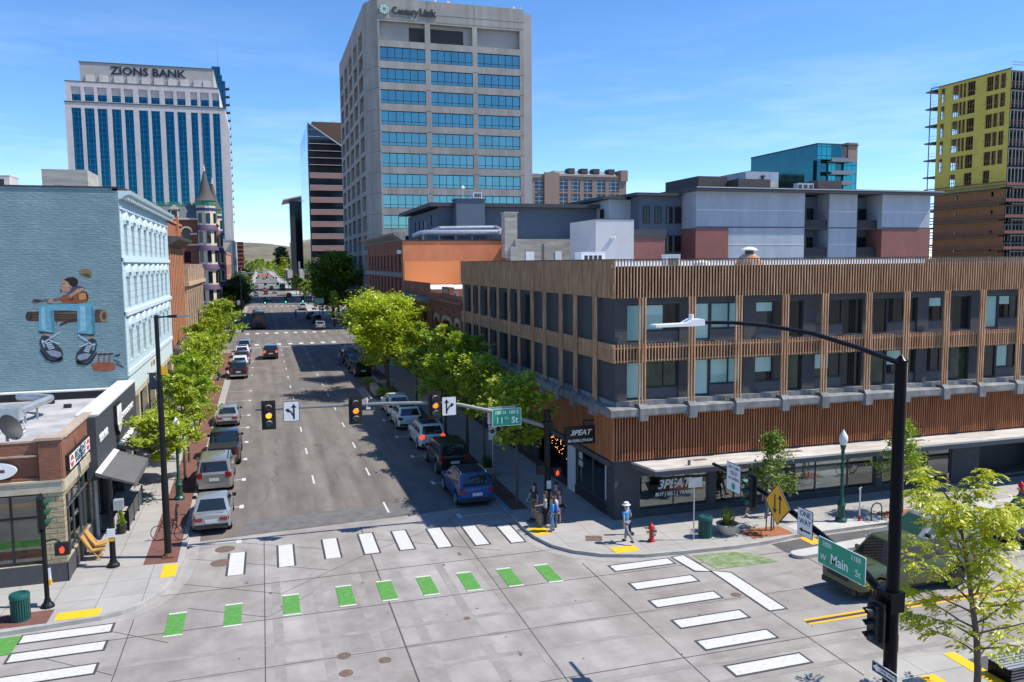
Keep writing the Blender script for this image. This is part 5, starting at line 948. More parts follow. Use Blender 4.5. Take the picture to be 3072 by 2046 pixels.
pm('logo_green', (.05,.27,.19), .5, var=0); pm('letter_charcoal', (.035,.04,.04), .5, var=0)
mb = MB(); mb.prism([(23.5+.95*math.cos(k*math.pi/14), 59.1+.95*math.sin(k*math.pi/14)) for k in range(28)], CY-.2, CY-.02, 0, 'y'); lg = part('sign_emblem', mb, 'logo_green', B)
mb = MB()
for k in range(12):
    a = k*math.pi/6; c, s_ = math.cos(a), math.sin(a); mb.face([(23.5+c*.25-s_*.02, CY-.205, 59.1+s_*.25+c*.02),(23.5+c*.25+s_*.02, CY-.205, 59.1+s_*.25-c*.02),(23.5+c*.85+s_*.13, CY-.205, 59.1+s_*.85-c*.13),(23.5+c*.85-s_*.13, CY-.205, 59.1+s_*.85+c*.13)])
part('emblem_ray', mb, 'letter_white', lg)
text('Century', 1.85, (24.85, CY-.1, 58.95), '-y', 'letter_charcoal', B, ax='LEFT', ex=.06, bold=.03, sx=.8); text('Link', 1.85, (30.05, CY-.1, 58.95), '-y', 'letter_charcoal', B, ax='LEFT', ex=.06, bold=.09, sx=.98)
mb = MB()
for x in (33,35.5,48.5): mb.box(x,CY+.5,61.2,x+.5,CY+1,61.7)
mb.cyl((50.2,CY+.6,61.2),(50.2,CY+.6,62.2),.05); part('roof_gear', mb, 'white_metal', B)
# ================================================================ pink granite office block with sliced glass top
pm('pink_granite', (.33,.20,.17), .6, var=.08, scale=.5); pm('band_glass', (.018,.018,.022), .06, var=.3, scale=.3, spec=.9); mirror('sky_mirror', (.45,.58,.66), .06, (4,3.9), (.2,.3,.36), .08); pm('brown_render', (.14,.085,.06), .8, var=.06)
B = thing('pink_banded_block', 'office block of pink granite bands with sliced dark glass top and mirrored side', 'building', (22, 270, 0))
mb = MB(); mb.prism([(15.85,43.2),(32,43.2),(32,46.2),(15.85,57.1)], 270, 320, 0, 'y'); mb.box(15.85,270,0,44,320,43.2); part('glass_body', mb, 'band_glass', B)
mb = MB()
for k in range(11): z = 41.2-k*3.85; mb.box(15.95,269.6,z-1.5,44,269.99,z)
part('granite_band', mb, 'pink_granite', B)
mb = MB()
for k in range(6): z = 43.9+k*2.2; mb.box(15.95,269.85,z,15.95+min(15,(57-z)/.68),269.99,z+.13)
mb.prism([(15.7,57.3),(32,46.4),(32,46.0),(15.7,56.9)], 269.6, 270.1, 0, 'y')
for k in range(11): z = 41.2-k*3.85; mb.box(15.95,269.8,z+.1,44,269.95,z+.24)
part('glazing_bar', mb, 'pale_grey', B)
mb = MB(); mb.prism([(270,0),(318,0),(318,50),(283,50),(283,56.3),(270,56.3)], 15.6, 15.84, 0, 'x'); part('mirror_wall', mb, 'sky_mirror', B); mb = MB(); mb.box(17.6,276,43,44,318,58.4); part('core', mb, 'brown_render', B); mb = MB(); mb.cyl((21,280,58.4),(21,280,61),.1); mb.box(24,279,58.4,25.5,280,59.3); part('roof_antenna', mb, 'white_metal', B)
B = thing('slim_glass_block', 'slim dark glass block with thin white flat roof at the right end of the street', 'building', (16, 400, 0))
mirror('slim_glass', (.16,.27,.31), .08, (2.2,3.6), (.03,.04,.05), .1)
mb = MB(); mb.box(14.4,400,0,30,430,42); part('body', mb, 'slim_glass', B); mb = MB(); mb.box(14.0,399,0,16.4,399.99,42); part('dark_fin', mb, 'near_black', B); mb = MB(); mb.prism([(11.2,42.2),(30,46.5),(30,47.1),(11.2,42.6)], 397, 432, 0, 'y'); part('roof', mb, 'white_metal', B); mb = MB(); mb.box(12,396,6,14.3,430,9.5); part('podium', mb, 'pale_grey', B)
mb = MB(); mb.box(15.0,335,0,18.6,342,10.5); single('white_pavilion', mb, 'white_stucco', 'small white flat fronted pavilion on the right pavement before the slim glass block', 'building', base=(16.8,338,0))
mb = MB(); mb.box(14.8,334,0,15.0,345,13.5); single('white_blade_wall', mb, 'white_stucco', 'upright white blade wall leaning over the right pavement', 'wall', base=(14.9,339,0))
# ================================================================ hotel, teal apartments and yellow tower on the right skyline
pm('hotel_brown', (.32,.225,.18), .85, var=.07, scale=.3); pm('metal_roof', (.36,.355,.35), .4, .4, var=.1); mirror('hotel_glass', (.06,.075,.095), .15, (2.0,1.5), (.40,.40,.40), .09, .6)
B = thing('brown_hotel_block', 'brown hotel block with tall gridded windows and dormered metal roof on the skyline', 'building', (120, 300, 0))
G = PY(300); wx = [(101.8,105.3),(111.7,115.3),(116.8,120.4),(122,125.6),(127.2,131.2),(132.8,137)]; ops = [(a, b, c, d) for a, b in wx for c, d in ((39.6,44.2),(34.2,38.9),(28.8,33.6))]
mb = MB(); mb.facade(G, 100, 140.2, 0, 46.2, ops, .4); mb.facade(PR(140.2), 300, 320, 0, 46.2, [(303,306,39.6,44.2),(311,314,39.6,44.2)], .4); mb.face([(100,320,0),(100,300,0),(100,300,46.2),(100,320,46.2)]); mb.box(105.5,299.2,0,111.6,299.99,46.8); mb.box(137.6,299.4,44,140.6,306,48.3); part('wall', mb, 'hotel_brown', B); simple_windows(B, G, ops, 'hotel_glass', .35)
mb = MB(); mb.prism([(299.6,45.6),(306,48.3),(314,48.3),(320.4,45.6)], 111.7, 137.5, 0, 'x'); mb.prism([(299.6,44.9),(306,47),(314,47),(320.4,44.9)], 100, 105.4, 0, 'x'); part('metal_roof', mb, 'metal_roof', B)
for x in (116.5,122,127,133.5): mb = MB(); mb.box(x,302,47,x+2.6,306,48.9); part('roof_box', mb, 'taupe_screen', B)
mirror('teal_glass', (.05,.30,.30), .08, (1.9,2.9), (.03,.06,.07), .09); mirror('teal_glass_side', (.03,.13,.15), .08, (2.2,2.9), (.06,.10,.11), .1)
B = thing('teal_glass_tower', 'teal glass apartment tower with corner balconies behind the grey apartments', 'tower', (184, 240, 0))
mb = MB(); mb.box(172,231,0,188,268,45); mb.box(176,230,0,186,268,50.1); part('glass_body', mb, 'teal_glass_side', B); mb = MB(); mb.box(176.02,229.6,45.2,181,229.99,50); mb.box(180,229.4,0,182.6,229.98,44); mb.box(186,229.3,0,191,230,44.6); part('glass_front', mb, 'teal_glass', B)
mb = MB(); mb.box(188.2,230.1,0,191.9,262,51.1); mb.box(181.1,230.5,45.2,188,236,49.8); part('core_wall', mb, 'hotel_brown', B)
for z in (44.3,40.2,36.9): mb = MB(); mb.box(179.5,227.2,z,188,229.5,z+.35); mb.box(179.5,227.2,z+.35,188,227.3,z+1.3); part('balcony', mb, 'grey_metal', B)
mb = MB(); mb.box(175.8,229.8,50.1,192.1,268,50.5); part('roof', mb, 'dark_roof', B)
pm('sheathing_yellow', (.66,.54,.10), .8, var=.07, scale=.5); pm('sheathing_orange', (.50,.27,.09), .8, var=.3, scale=.35, col2=(.42,.20,.10)); pm('plywood', (.32,.20,.10), .8, var=.1); pm('steel_grey', (.13,.135,.14), .6, var=.1); pm('safety_mesh', (.25,.10,.075), .8, var=.2)
TX, T0, T1 = 118.0, 106.0, 122.0
B = thing('construction_tower', 'unfinished tower clad in yellow sheathing with open frames and scaffolding at the right edge', 'tower', (TX, T0, 0))
G = PL(TX); G2 = PY(T0); FH = 3.1; tops = 43.2
bays_ = [(107.0,107.9),(108.3,109.1),(109.4,110.6),(113.0,114.5),(114.9,115.4),(115.7,116.2),(116.5,117.6),(119.5,120.2)]
ops = []
for k in range(13):
    z1 = tops-.45-k*FH; z0 = z1-2.3
    if z0 < 1: break
    for i, (a, b) in enumerate(bays_):
        if k < 5 or (k == 5 and i in (2,3,6)) : ops.append((a, b, z0 if k else z0-.1, z1))
        elif k > 5 and i in (1,5): ops.append((a, a+.5, z0+.9, z1-.6))
mb = MB(); mb.facade(G, T0, 121, tops-6.2*FH, tops, [o for o in ops], .12); part('sheathing', mb, 'sheathing_yellow', B)
mb = MB(); mb.facade(G, T0, 121, 2, tops-6.2*FH, ops, .12); part('lower_sheathing', mb, 'sheathing_orange', B)
mb = MB()
for k in range(14): z = tops-k*FH; mb.box(TX+.13,T0,z-.5,140,124,z-.25)
part('floor_slab', mb, 'steel_grey', B)
mb = MB(); mb.box(TX+4,T0+3,0,138,120,tops-1); part('core', mb, 'near_black', B)
mb = MB()
for k in range(14):
    z = tops-k*FH
    for i in range(28): x = TX+.2+i*.75; mb.box(x,T0-.02,z-FH,x+.09,T0+.1,z-.5)
part('wall_stud', mb, 'galv_dull', B)
mb = MB()
for o in ops:
    if o[3]-o[2] > 1.5:
        for k in range(3): u = o[0]+(o[1]-o[0])*(k+.5)/3; pbox(mb, G, u-.03, u+.03, o[2], o[3], -.35, -.25)
        pbox(mb, G, o[0], o[1], o[2]+.75, o[2]+.83, -.12, -.05); pbox(mb, G, o[0]-.07, o[0]-.003, o[2], o[3], .002, .03); pbox(mb, G, o[1]+.003, o[1]+.07, o[2], o[3], .002, .03)
part('opening_frame', mb, 'plywood', B)
mb = MB(); mb.cyl((TX-.2,122.5,0),(TX-.2,122.5,tops),.09,n=6); mb.cyl((TX-.2,T0-.3,tops),(TX-.2,122.5,tops),.09,n=6)
for k in range(12):
    z = tops-k*FH; mb.box(TX-.3,121.05,z-.5,TX+2,122.6,z-.3)
    for h in (.5,1.0): mb.box(TX-.22,121.05,z-.3+h,TX-.18,122.6,z-.26+h)
part('hoist_frame', mb, 'steel_grey', B)
mb = MB()
for k in range(6):
    z = tops-6.2*FH-k*2.6
    for yy in range(8): mb.box(TX-1.35,T0+yy*2.15,z-2.6,TX-1.28,T0+yy*2.15+.07,z)
    mb.box(TX-1.4,T0-1.4,z-.12,TX-.1,122,z); mb.box(TX-1.4,T0-1.4,z-.12,140,T0-.15,z)
    for xx in range(8): mb.box(TX+xx*2.6,T0-1.35,z-2.6,TX+xx*2.6+.07,T0-1.28,z)
part('scaffolding', mb, 'steel_grey', B)
mb = MB()
for k in range(14):
    z = tops-k*FH
    if k < 6: mb.box(TX+.1,T0-.15,z+.55,140,T0-.1,z+.62); mb.box(TX+.1,T0-.15,z+1.0,140,T0-.1,z+1.07)
for k in range(5): z = tops-6.2*FH-k*2.6; mb.box(TX-1.42,T0-1.4,z+.85,TX-1.40,122,z+1.05); mb.box(TX-1.42,T0-1.4,z+.35,TX-1.40,122,z+.5); mb.box(TX-1.4,T0-1.43,z+.3,140,T0-1.41,z+.8)
part('safety_netting', mb, 'safety_mesh', B)
mb = MB()
rr = random.Random(3)
for k in range(6):
    for j in range(7): y = T0+.4+j*2.1+rr.uniform(0,.5); z = tops-1.2-k*FH-rr.uniform(0,1); mb.prism([(y,z),(y+.34,z),(y+.17,z+.28)], TX-.006, TX-.002, 0, 'x')
part('sheathing_print', mb, pm('print_olive', (.33,.27,.03), .8), B)
mb = MB(); mb.box(TX-1,T0-1.5,0,140,122,12.4); mb.box(TX-1.05,107,10,TX-1,121,11.3,1); part('podium', mb, ['navy_render', 'glass_dark'], B)
# ================================================================ vehicles: front towards +Y, origin on the ground
pm('tyre', (.018,.018,.019), .85, var=.1, scale=20); pm('rim', (.45,.46,.48), .3, .8, var=.05); pm('rim_dark', (.05,.05,.055), .4, .5, var=.05); pm('car_glass', (.012,.017,.02), .03, var=0, spec=1); pm('car_glass_green', (.03,.085,.07), .03, var=0, spec=1)
pm('lamp_red', (.27,.012,.01), .25, var=0, coat=.6); pm('lamp_lit', (.9,.1,.03), .3, var=0, emit=((1,.09,.02), .8)); pm('lamp_clear', (.62,.64,.66), .12, .2, var=0, coat=.8); pm('plate', (.55,.57,.58), .5, var=.25, scale=30); pm('trim_black', (.02,.02,.021), .6, var=0); pm('chrome', (.6,.6,.6), .15, .9, var=0)
PAINT = {}
def paintm(name, col, metal=.25):
    pm('paint_'+name, col, .32, metal, var=0, spec=.5, coat=.7); return 'paint_'+name
for n_, c_, m_ in (('silver',(.37,.39,.41),.5),('tan',(.30,.285,.26),.5),('black',(.013,.014,.016),.1),('white',(.74,.76,.77),.05),('blue',(.012,.07,.26),.3),('darkred',(.08,.018,.02),.3),('green',(.065,.09,.045),.15),('greygreen',(.11,.14,.13),.4),('navy',(.02,.024,.045),.3),('red',(.33,.025,.02),.2),('bus_teal',(.02,.36,.29),.0),('bus_black',(.02,.018,.02),.1),('grey',(.16,.17,.18),.4)): paintm(n_, c_, m_)
M['paint_green'].node_tree.nodes['Principled BSDF'].inputs['Coat Weight'].default_value = .25
SPEC = {  # L, W, H, wheel radius, belt height, hood front/back height, deck; cabin: rear bottom, rear top, front top, front bottom (fractions of L)
 'sedan': dict(L=4.6, W=1.78, H=1.46, r=.32, belt=.93, tail=1.0, hood=(.72,.93), cab=(.13,.30,.55,.76), side=2, tum=.74),
 'suv': dict(L=4.75, W=1.9, H=1.68, r=.36, belt=1.06, tail=1.04, hood=(.86,1.06), cab=(.015,.11,.56,.75), side=3, tum=.78),
 'bigsuv': dict(L=5.0, W=1.95, H=1.84, r=.39, belt=1.16, tail=1.13, hood=(.98,1.15), cab=(.012,.075,.58,.74), side=3, tum=.82),
 'wagon': dict(L=4.9, W=1.85, H=1.72, r=.36, belt=1.06, tail=1.06, hood=(.86,1.04), cab=(.012,.10,.55,.74), side=3, tum=.80),
 'pickup': dict(L=5.8, W=2.0, H=1.92, r=.41, belt=1.22, tail=1.2, hood=(1.08,1.22), cab=(.335,.37,.62,.745), side=2, tum=.82),
}
def lerp(a, b, t): return a+(b-a)*t
def wheel(car, x, y, r, wdt, rim='rim'):
    s = 1 if x > 0 else -1
    mb = MB(); mb.lathe((x-s*wdt/2, y, r), [(r*.66,0),(r*.9,0),(r,s*wdt*.18),(r,s*wdt*.82),(r*.92,s*wdt),(r*.66,s*wdt)], 18, ax='x'); t = part('wheel', mb, 'tyre', car, True, local=True)
    mb = MB(); mb.lathe((x+s*wdt*.5, y, r), [(r*.68,0),(r*.68,s*wdt*.12),(r*.62,s*wdt*.13),(r*.58,s*wdt*.04),(r*.2,s*wdt*.06),(r*.14,s*wdt*.11)], 16, ax='x')
    n = 5 if rim == 'rim' else 6
    for k in range(n):
        a = 2*math.pi*k/n; c, s_ = math.cos(a), math.sin(a); q = Vector((0, -s_, c))*r*.09; o = x+s*wdt*.62
        p0, p1 = Vector((o, y+c*r*.12, r+s_*r*.12)), Vector((o, y+c*r*.64, r+s_*r*.64)); mb.face([p0-q, p1-q*.8, p1+q*.8, p0+q] if s > 0 else [p0+q, p1+q*.8, p1-q*.8, p0-q])
    part('rim', mb, [rim], t, local=True)
def car(kind, paint, name, label, cat, lit=False, roofpanel=None, rails=False, rim='rim', low='trim_black', glass='car_glass', spare=None, detail=True, lights='lamp_red', bumper=None):
    p = SPEC[kind]; L, W, H, r = p['L'], p['W'], p['H'], p['r']; hw = W/2; t = thing(name, label, cat); pt = 'paint_'+paint
    yr, yf = -L/2+L*.19, L/2-L*.185; ar = r+.055
    st = sorted({0,.012,.04,.09,.5,.62,.91,.96,.988,1, p['cab'][0]+.001, p['cab'][3], *[((y+L/2)+ar*math.cos(math.pi*k/6))/L for y in (yr, yf) for k in range(7)]})
    def ztop(f):
        if kind == 'pickup' and f < p['cab'][0]: return 1.2
        if kind == 'sedan' and f < p['cab'][0]: return lerp(p['tail'], p['belt']+.06, f/p['cab'][0])
        if f > p['cab'][3]: q = (f-p['cab'][3])/(1-p['cab'][3]); return lerp(p['hood'][1], p['hood'][0], q**1.5)
        return p['belt']+.02
    secs = []
    for f in st:
        y = -L/2+L*f; e = min(f, 1-f); w_ = hw*(1-.17*max(0, 1-e/.12)**2.2-.012); zt = ztop(f); zl = .27+(.10 if e < .03 else 0)
        if kind == 'pickup': zl += .12
        for c in (yr, yf):
            if abs(y-c) < ar-1e-4: zl = max(zl, r+math.sqrt(max(0, ar**2-(y-c)**2)))
        if e < .012 and kind != 'pickup': zt = lerp(zl, zt, .88); 
        zl = min(zl, zt-.16); h = zt-zl
        prof = [(.0,zl),(.80,zl),(.97,zl+.05),(1.0,zl+h*.42),(.985,zl+h*.72),(.93,zt-.02),(.86,zt),(0,zt+.025)]
        secs.append([(w_*a, y, z) for a, z in prof]+[(-w_*a, y, z) for a, z in prof[-2:0:-1]])
    mb = MB(); n = len(secs[0]); mb.idx([q for s_ in secs for q in s_], [(i*n+k, i*n+(k+1)%n, (i+1)*n+(k+1)%n, (i+1)*n+k) for i in range(len(secs)-1) for k in range(n)]+[tuple(range(n))[::-1], tuple((len(secs)-1)*n+k for k in range(n))])
    b0, t0, t1, b1 = [-L/2+L*f for f in p['cab']]; wb, wt = hw*.92, hw*p['tum']; zb = p['belt']+.0; zr = H-.04
    if kind == 'sedan': zb -= .01
    def loop(wd, ya, yb, z, cor): return [(-wd,ya+cor,z),(-wd+cor,ya,z),(wd-cor,ya,z),(wd,ya+cor,z),(wd,yb-cor,z),(wd-cor,yb,z),(-wd+cor,yb,z),(-wd,yb-cor,z)]
    lo, hi, cr_ = loop(wb, b0, b1, zb, .06), loop(wt, t0, t1, zr, .10), loop(wt*.82, t0+.16, t1-.2, H, .2)
    mb.idx(lo+hi+cr_, [(i, (i+1)%8, 8+(i+1)%8, 8+i) for i in range(8)]+[(8+i, 8+(i+1)%8, 16+(i+1)%8, 16+i) for i in range(8)]+[tuple(range(16,24))])
    part('body', mb, pt, t, True, local=True, sharp=28)
    # glazing, 7 mm proud of the cabin
    def quad(c4, a, b, c, d, out):   # corners: bottom-left, bottom-right, top-right, top-left
        bl, br, tr, tl = [Vector(v) for v in c4]; nrm = (br-bl).cross(tl-bl).normalized()*out
        pt_ = lambda u, v: (bl*(1-u)+br*u)*(1-v)+(tl*(1-u)+tr*u)*v+nrm
        g = MB(); g.face([pt_(a,c), pt_(b,c), pt_(b,d), pt_(a,d)]); q = -nrm*1.6
        pp = [Vector(v) for v in g.v]
        for i in range(4): g.face([pp[i], pp[i]+q, pp[(i+1)%4]+q, pp[(i+1)%4]])
        return g
    o = .008
    part('rear_window', quad([lo[1],lo[2],hi[2],hi[1]], .05, .95, .10, .9, o), glass, t, local=True)
    part('windscreen', quad([lo[5],lo[6],hi[6],hi[5]], .04, .96, .06, .93, o), glass, t, local=True)
    cuts = {2: ((.09,.49),(.53,.93)), 3: ((.05,.27),(.30,.60),(.63,.94))}[p['side']]
    for a, b in cuts:
        part('side_window', quad([lo[3],lo[4],hi[4],hi[3]], a, b, .14, .88, o), glass, t, local=True); part('side_window', quad([lo[7],lo[0],hi[0],hi[7]], 1-b, 1-a, .14, .88, o), glass, t, local=True)
    for x in (-1, 1):
        for y in (yr, yf): wheel(t, x*(hw-.125), y, r, .23, rim)
    # lights, plates, bumpers
    zt = p['tail'] if kind != 'sedan' else .98; back = -L/2
    for x in (-1, 1):
        m_ = MB()
        if kind == 'sedan': m_.box(x*hw*.42, back-.012, zt-.30, x*hw*.80, back+.12, zt-.14); m_.box(x*hw*.78, back+.04, zt-.28, x*(hw*.89), back+.28, zt-.14)
        elif kind == 'pickup': m_.box(x*hw*.70, back-.015, zt-.42, x*hw*.86, back+.1, zt-.06)
        else: m_.box(x*hw*.62, back-.014, zt-.22, x*hw*.84, back+.14, zt-.02 if kind == 'suv' else zt+.08); m_.box(x*hw*.84, back+.05, zt-.2, x*hw*.935, back+.28, zt-.04)
        part('tail_light', m_, 'lamp_lit' if lit else lights, t, local=True)
        m_ = MB(); zf = p['hood'][0]; m_.box(x*hw*.50, L/2-.14, zf-.17, x*hw*.80, L/2+.004, zf-.04); m_.box(x*hw*.79, L/2-.3, zf-.15, x*hw*.9, L/2-.06, zf-.03); part('headlight', m_, 'lamp_clear', t, local=True)
        m_ = MB(); m_.box(x*(wb+.02), b1-.42, zb+.02, x*(wb+.21), b1-.3, zb+.17); part('door_mirror', m_, pt if paint not in ('silver',) else 'trim_black', t, local=True)
        m_ = MB()
        for y in (b1-.95, b1-1.95 if kind != 'pickup' else b1-1.6): m_.box(x*(hw*.985), y-.1, zb-.16, x*(hw*.985+.02), y+.1, zb-.12)
        part('door_handle', m_, 'trim_black' if paint == 'black' else pt, t, local=True)
    m_ = MB(); m_.box(-.26, back-.02, zt-.40, .26, back+.08, zt-.24); part('licence_plate', m_, 'plate', t, local=True)
    m_ = MB(); bz = .36 if kind != 'pickup' else .5; m_.box(-hw*.84, back-.03, bz, hw*.84, back+.1, bz+.17); part('rear_bumper', m_, bumper or low, t, local=True)
    m_ = MB(); m_.box(-hw*.55, L/2-.08, p['hood'][0]-.36, hw*.55, L/2+.012, p['hood'][0]-.08); part('grille', m_, 'trim_black', t, local=True); m_ = MB(); m_.box(-hw*.82, L/2-.1, .33, hw*.82, L/2+.03, .52); part('front_bumper', m_, low, t, local=True)
    m_ = MB(); m_.box(-hw*.74, back+.35, .22, hw*.74, L/2-.35, .42); part('underbody', m_, 'trim_black', t, local=True)
    m_ = MB()
    for y in [b1-.62 if False else lerp(b0,b1,f) for f in ((.12,.5,.86) if p['side'] == 2 else (.28,.6,.9))]:
        for x in (-1, 1): m_.box(x*hw*.978, y-.007, .42, x*hw*.99, y+.007, zb-.02)
    part('door_seam', m_, 'trim_black', t, local=True)
    if roofpanel: m_ = MB(); m_.prism([(-wt*.78,t0+.3),(wt*.78,t0+.3),(wt*.78,t1-.32),(-wt*.78,t1-.32)], H-.01, H+.006); part('sunroof', m_, roofpanel, t, local=True)
    if rails:
        for x in (-1, 1): m_ = MB(); m_.tube([(x*wt*.9,t0+.15,H-.04),(x*wt*.9,t0+.35,H+.045),(x*wt*.9,t1-.35,H+.045),(x*wt*.9,t1-.15,H-.04)], .022, 6); part('roof_rail', m_, 'chrome' if rails == 'chrome' else 'trim_black', t, local=True)
    if kind == 'sedan': m_ = MB(); m_.box(-hw*.62, back+.06, 1.02, hw*.62, back+.2, 1.05); part('spoiler', m_, pt, t, local=True)
    if kind == 'pickup':
        m_ = MB(); m_.box(-hw*.82, back+.1, 1.2, hw*.82, b0-.04, 1.25); part('bed_cover', m_, 'trim_black', t, local=True)
        m_ = MB(); m_.box(-hw*.7, back-.012, .82, hw*.7, back+.05, 1.17); part('tailgate', m_, pt, t, local=True)
        m_ = MB(); m_.box(-hw*.5, L/2-.3, p['hood'][1]-.02, hw*.5, L/2-1.3, p['hood'][1]+.03); part('bonnet_bulge', m_, pt, t, local=True)
    return t
def park(proto, x, y, rz=0, label=None, **k):
    proto.location = (x, y, .012); proto.rotation_euler = (0, 0, rz); return proto
def V(kind, paint, label, x, yrear, rz=0, name=None, cat=None, group=None, **k):
    nm = name or {'sedan':'parked_sedan','suv':'parked_suv','bigsuv':'parked_suv','wagon':'parked_suv','pickup':'pickup_truck'}[kind]
    t = car(kind, paint, nm, label, cat or ('pickup truck' if kind == 'pickup' else 'car'), **k); L = SPEC[kind]['L']
    t.location = (x, yrear+L*.31 if rz == 0 else yrear, .012); t.rotation_euler = (0, 0, rz)
    if group: t['group'] = group
    return t
GLc, GRc = 'cars parked along the left kerb', 'cars parked along the right kerb'
V('sedan','silver','silver compact sedan with rear spoiler, nearest car parked at the left kerb', -2.62, 40.05, group=GLc)
V('bigsuv','tan','tan boxy wagon parked behind the nearest silver sedan on the left', -2.85, 47.3, group=GLc, rails='black', bumper='paint_tan')
V('pickup','black','black pickup truck with dark bed cover parked at the left kerb', -2.62, 53.3, group=GLc, rim='rim_dark', bumper='trim_black')
V('sedan','silver','silver rounded sedan parked ahead of the black pickup on the left', -2.88, 66.2, group=GLc)
V('bigsuv','black','black off road wagon with grey rear bumper parked at the left kerb', -2.75, 93.9, group=GLc, rails='chrome', bumper='chrome')
V('suv','white','white crossover half hidden by the black off road wagon on the left', -2.75, 100.9, group=GLc)
V('suv','darkred','dark red car with lit tail lamp between two white cars on the left', -2.65, 106.8, group=GLc, lit=True)
V('suv','white','white crossover with dark glass, second from the far end of the left kerb row', -2.75, 113.6, group=GLc, roofpanel='trim_black')
V('bigsuv','silver','silver crossover with roof rails, farthest of the row on the left kerb', -2.65, 121.7, group=GLc, rails='chrome')
V('bigsuv','black','black family wagon with glowing orange tail lamps driving up the middle lane', .86, 111.9, name='moving_suv', lit=True)
V('suv','blue','glossy blue crossover with dark roof, nearest car at the right kerb', 10.15, 40.2, group=GRc, roofpanel='trim_black', rails='chrome')
V('bigsuv','black','black off road wagon in the shade behind the blue crossover', 10.5, 46.75, group=GRc, rails='black')
V('wagon','white','tall white wagon with lit tail lamps parked on the right', 10.55, 53.4, group=GRc, lit=True, rails='chrome', roofpanel='trim_black')
V('suv','white','low white crossover with small sunroof parked ahead of the tall white wagon', 10.3, 60.5, group=GRc, roofpanel='trim_black', lights='trim_black')
V('suv','white','white crossover beside the planting bed, farthest white car on the right', 10.4, 66.0, group=GRc, rails='black')
V('suv','black','dark car parked under the bright tree on the right', 10.4, 90.6, group=GRc)
V('suv','grey','grey car with opened door parked beyond the dark one on the right', 10.4, 97.5, group=GRc)
V('suv','navy','navy car parked near the junction on the right beyond the bright tree', 10.4, 104.0, group=GRc)
V('suv','silver','silver hatchback at the right kerb just past the junction', 10.45, 158.6, group=GRc)
V('bigsuv','black','dark wagon parked ahead of the silver hatchback past the junction', 10.9, 174.5, group=GRc)
V('suv','black','black hatchback in deep shade at the right kerb', 10.4, 189.6, group=GRc)
V('pickup','white','white pickup truck leaving the shade on the right lane', 10.6, 228.0, name='moving_pickup_truck')
# vehicles on the cross street
V('pickup','green','olive green pickup truck with tan front wheel waiting at the crossing', 23.0, 24.55, rz=rad(92), name='waiting_pickup_truck', glass='car_glass', rim='rim_dark', roofpanel='paint_greygreen')
V('wagon','silver','silver crossover parked beside the traffic island on the cross street', 26.6, 27.05, rz=rad(92), rails='chrome', glass='car_glass_green')
V('pickup','navy','dark navy pickup truck with chrome headlamps at the right edge', 33.2, 26.95, rz=rad(92), glass='car_glass_green')
# far traffic
FT = 'traffic far up the street'
for kd, pc, x, y, lb in (('bigsuv','silver',-1.95,333,'large silver van-like wagon in the left lane far up the street'),('suv','darkred',1.7,353,'dark red car beside the silver wagon far up the street'),('sedan','silver',5.4,360,'silver sedan in the sun left of the shaded lane'),('sedan','silver',2.25,289,'silver sedan crossing the junction under the far green signals'),('suv','red',1.5,397,'red car stopped in the second lane far away'),('suv','silver',4.9,430,'pale silver car left of the green bus'),('sedan','grey',-2.4,456,'grey sedan in the far left lane near the bridge shadow'),('suv','red',5.3,790,'bright red car in the farthest cluster'),('suv','red',-2.7,842,'dark red car at the far left of the cluster'),('suv','navy',10.2,740,'navy car at the far right kerb'),('sedan','white',8.4,700,'white sedan in the farthest cluster'),('suv','grey',2.0,690,'grey wagon in the farthest middle lane'),('suv','black',9.9,320,'black car parked far up on the right kerb')):
    V(kd, pc, lb, x, y, name='distant_car', group=FT, lit=(pc in ('red','darkred')))
# buses
def bus(name, label, paint, x, y, L=10.5, W=2.5, H=3.0, low=False):
    t = thing(name, label, 'bus'); pt = 'paint_'+paint
    mb = MB(); prof = [(-W/2+.08,.35),(W/2-.08,.35),(W/2,.6),(W/2,H-.5),(W/2-.12,H-.12),(W/2-.4,H),(-W/2+.4,H),(-W/2+.12,H-.12),(-W/2,H-.5),(-W/2,.6)]
    n = len(prof); ys = [(-L/2,.94),(-L/2+.12,1),(L/2-.15,1),(L/2,.94)]; mb.idx([(a*s_, yy, lerp(1.6, b, s_ if s_ == 1 else .97)) for yy, s_ in ys for a, b in prof], [(i*n+k, i*n+(k+1)%n, (i+1)*n+(k+1)%n, (i+1)*n+k) for i in range(3) for k in range(n)]+[tuple(range(n))[::-1], tuple(3*n+k for k in range(n))]); part('body', mb, pt, t, True, local=True, sharp=25)
    mb = MB(); mb.box(-W*.40, -L/2-.02, 1.55, W*.40, -L/2+.05, H-.42); part('rear_window', mb, 'car_glass', t, local=True)
    for x_ in (-1, 1): mb = MB(); mb.box(x_*(W/2-.02), -L/2+.6, 1.45, x_*(W/2+.01), L/2-.6, H-.65); part('side_window', mb, 'car_glass', t, local=True)
    mb = MB(); mb.box(-W*.45, L/2-.05, 1.3, W*.45, L/2+.02, H-.3); part('windscreen', mb, 'car_glass', t, local=True)
    for x_ in (-1, 1): mb = MB(); mb.box(x_*W*.36, -L/2-.03, .9, x_*W*.45, -L/2+.05, 1.25); part('tail_light', mb, 'lamp_red', t, local=True)
    mb = MB(); mb.box(-W*.3, -L/2-.022, .6, W*.3, -L/2, 1.2); part('engine_grille', mb, 'trim_black', t, local=True); mb = MB(); mb.box(-W*.47, -L/2-.1, .32, W*.47, -L/2+.05, .55); part('rear_bumper', mb, 'trim_black', t, local=True)
    for x_ in (-1, 1):
        for y_ in (-L*.28, L*.3): wheel(t, x_*(W/2-.15), y_, .48, .28, 'rim_dark')
    t.location = (x, y, .012); return t
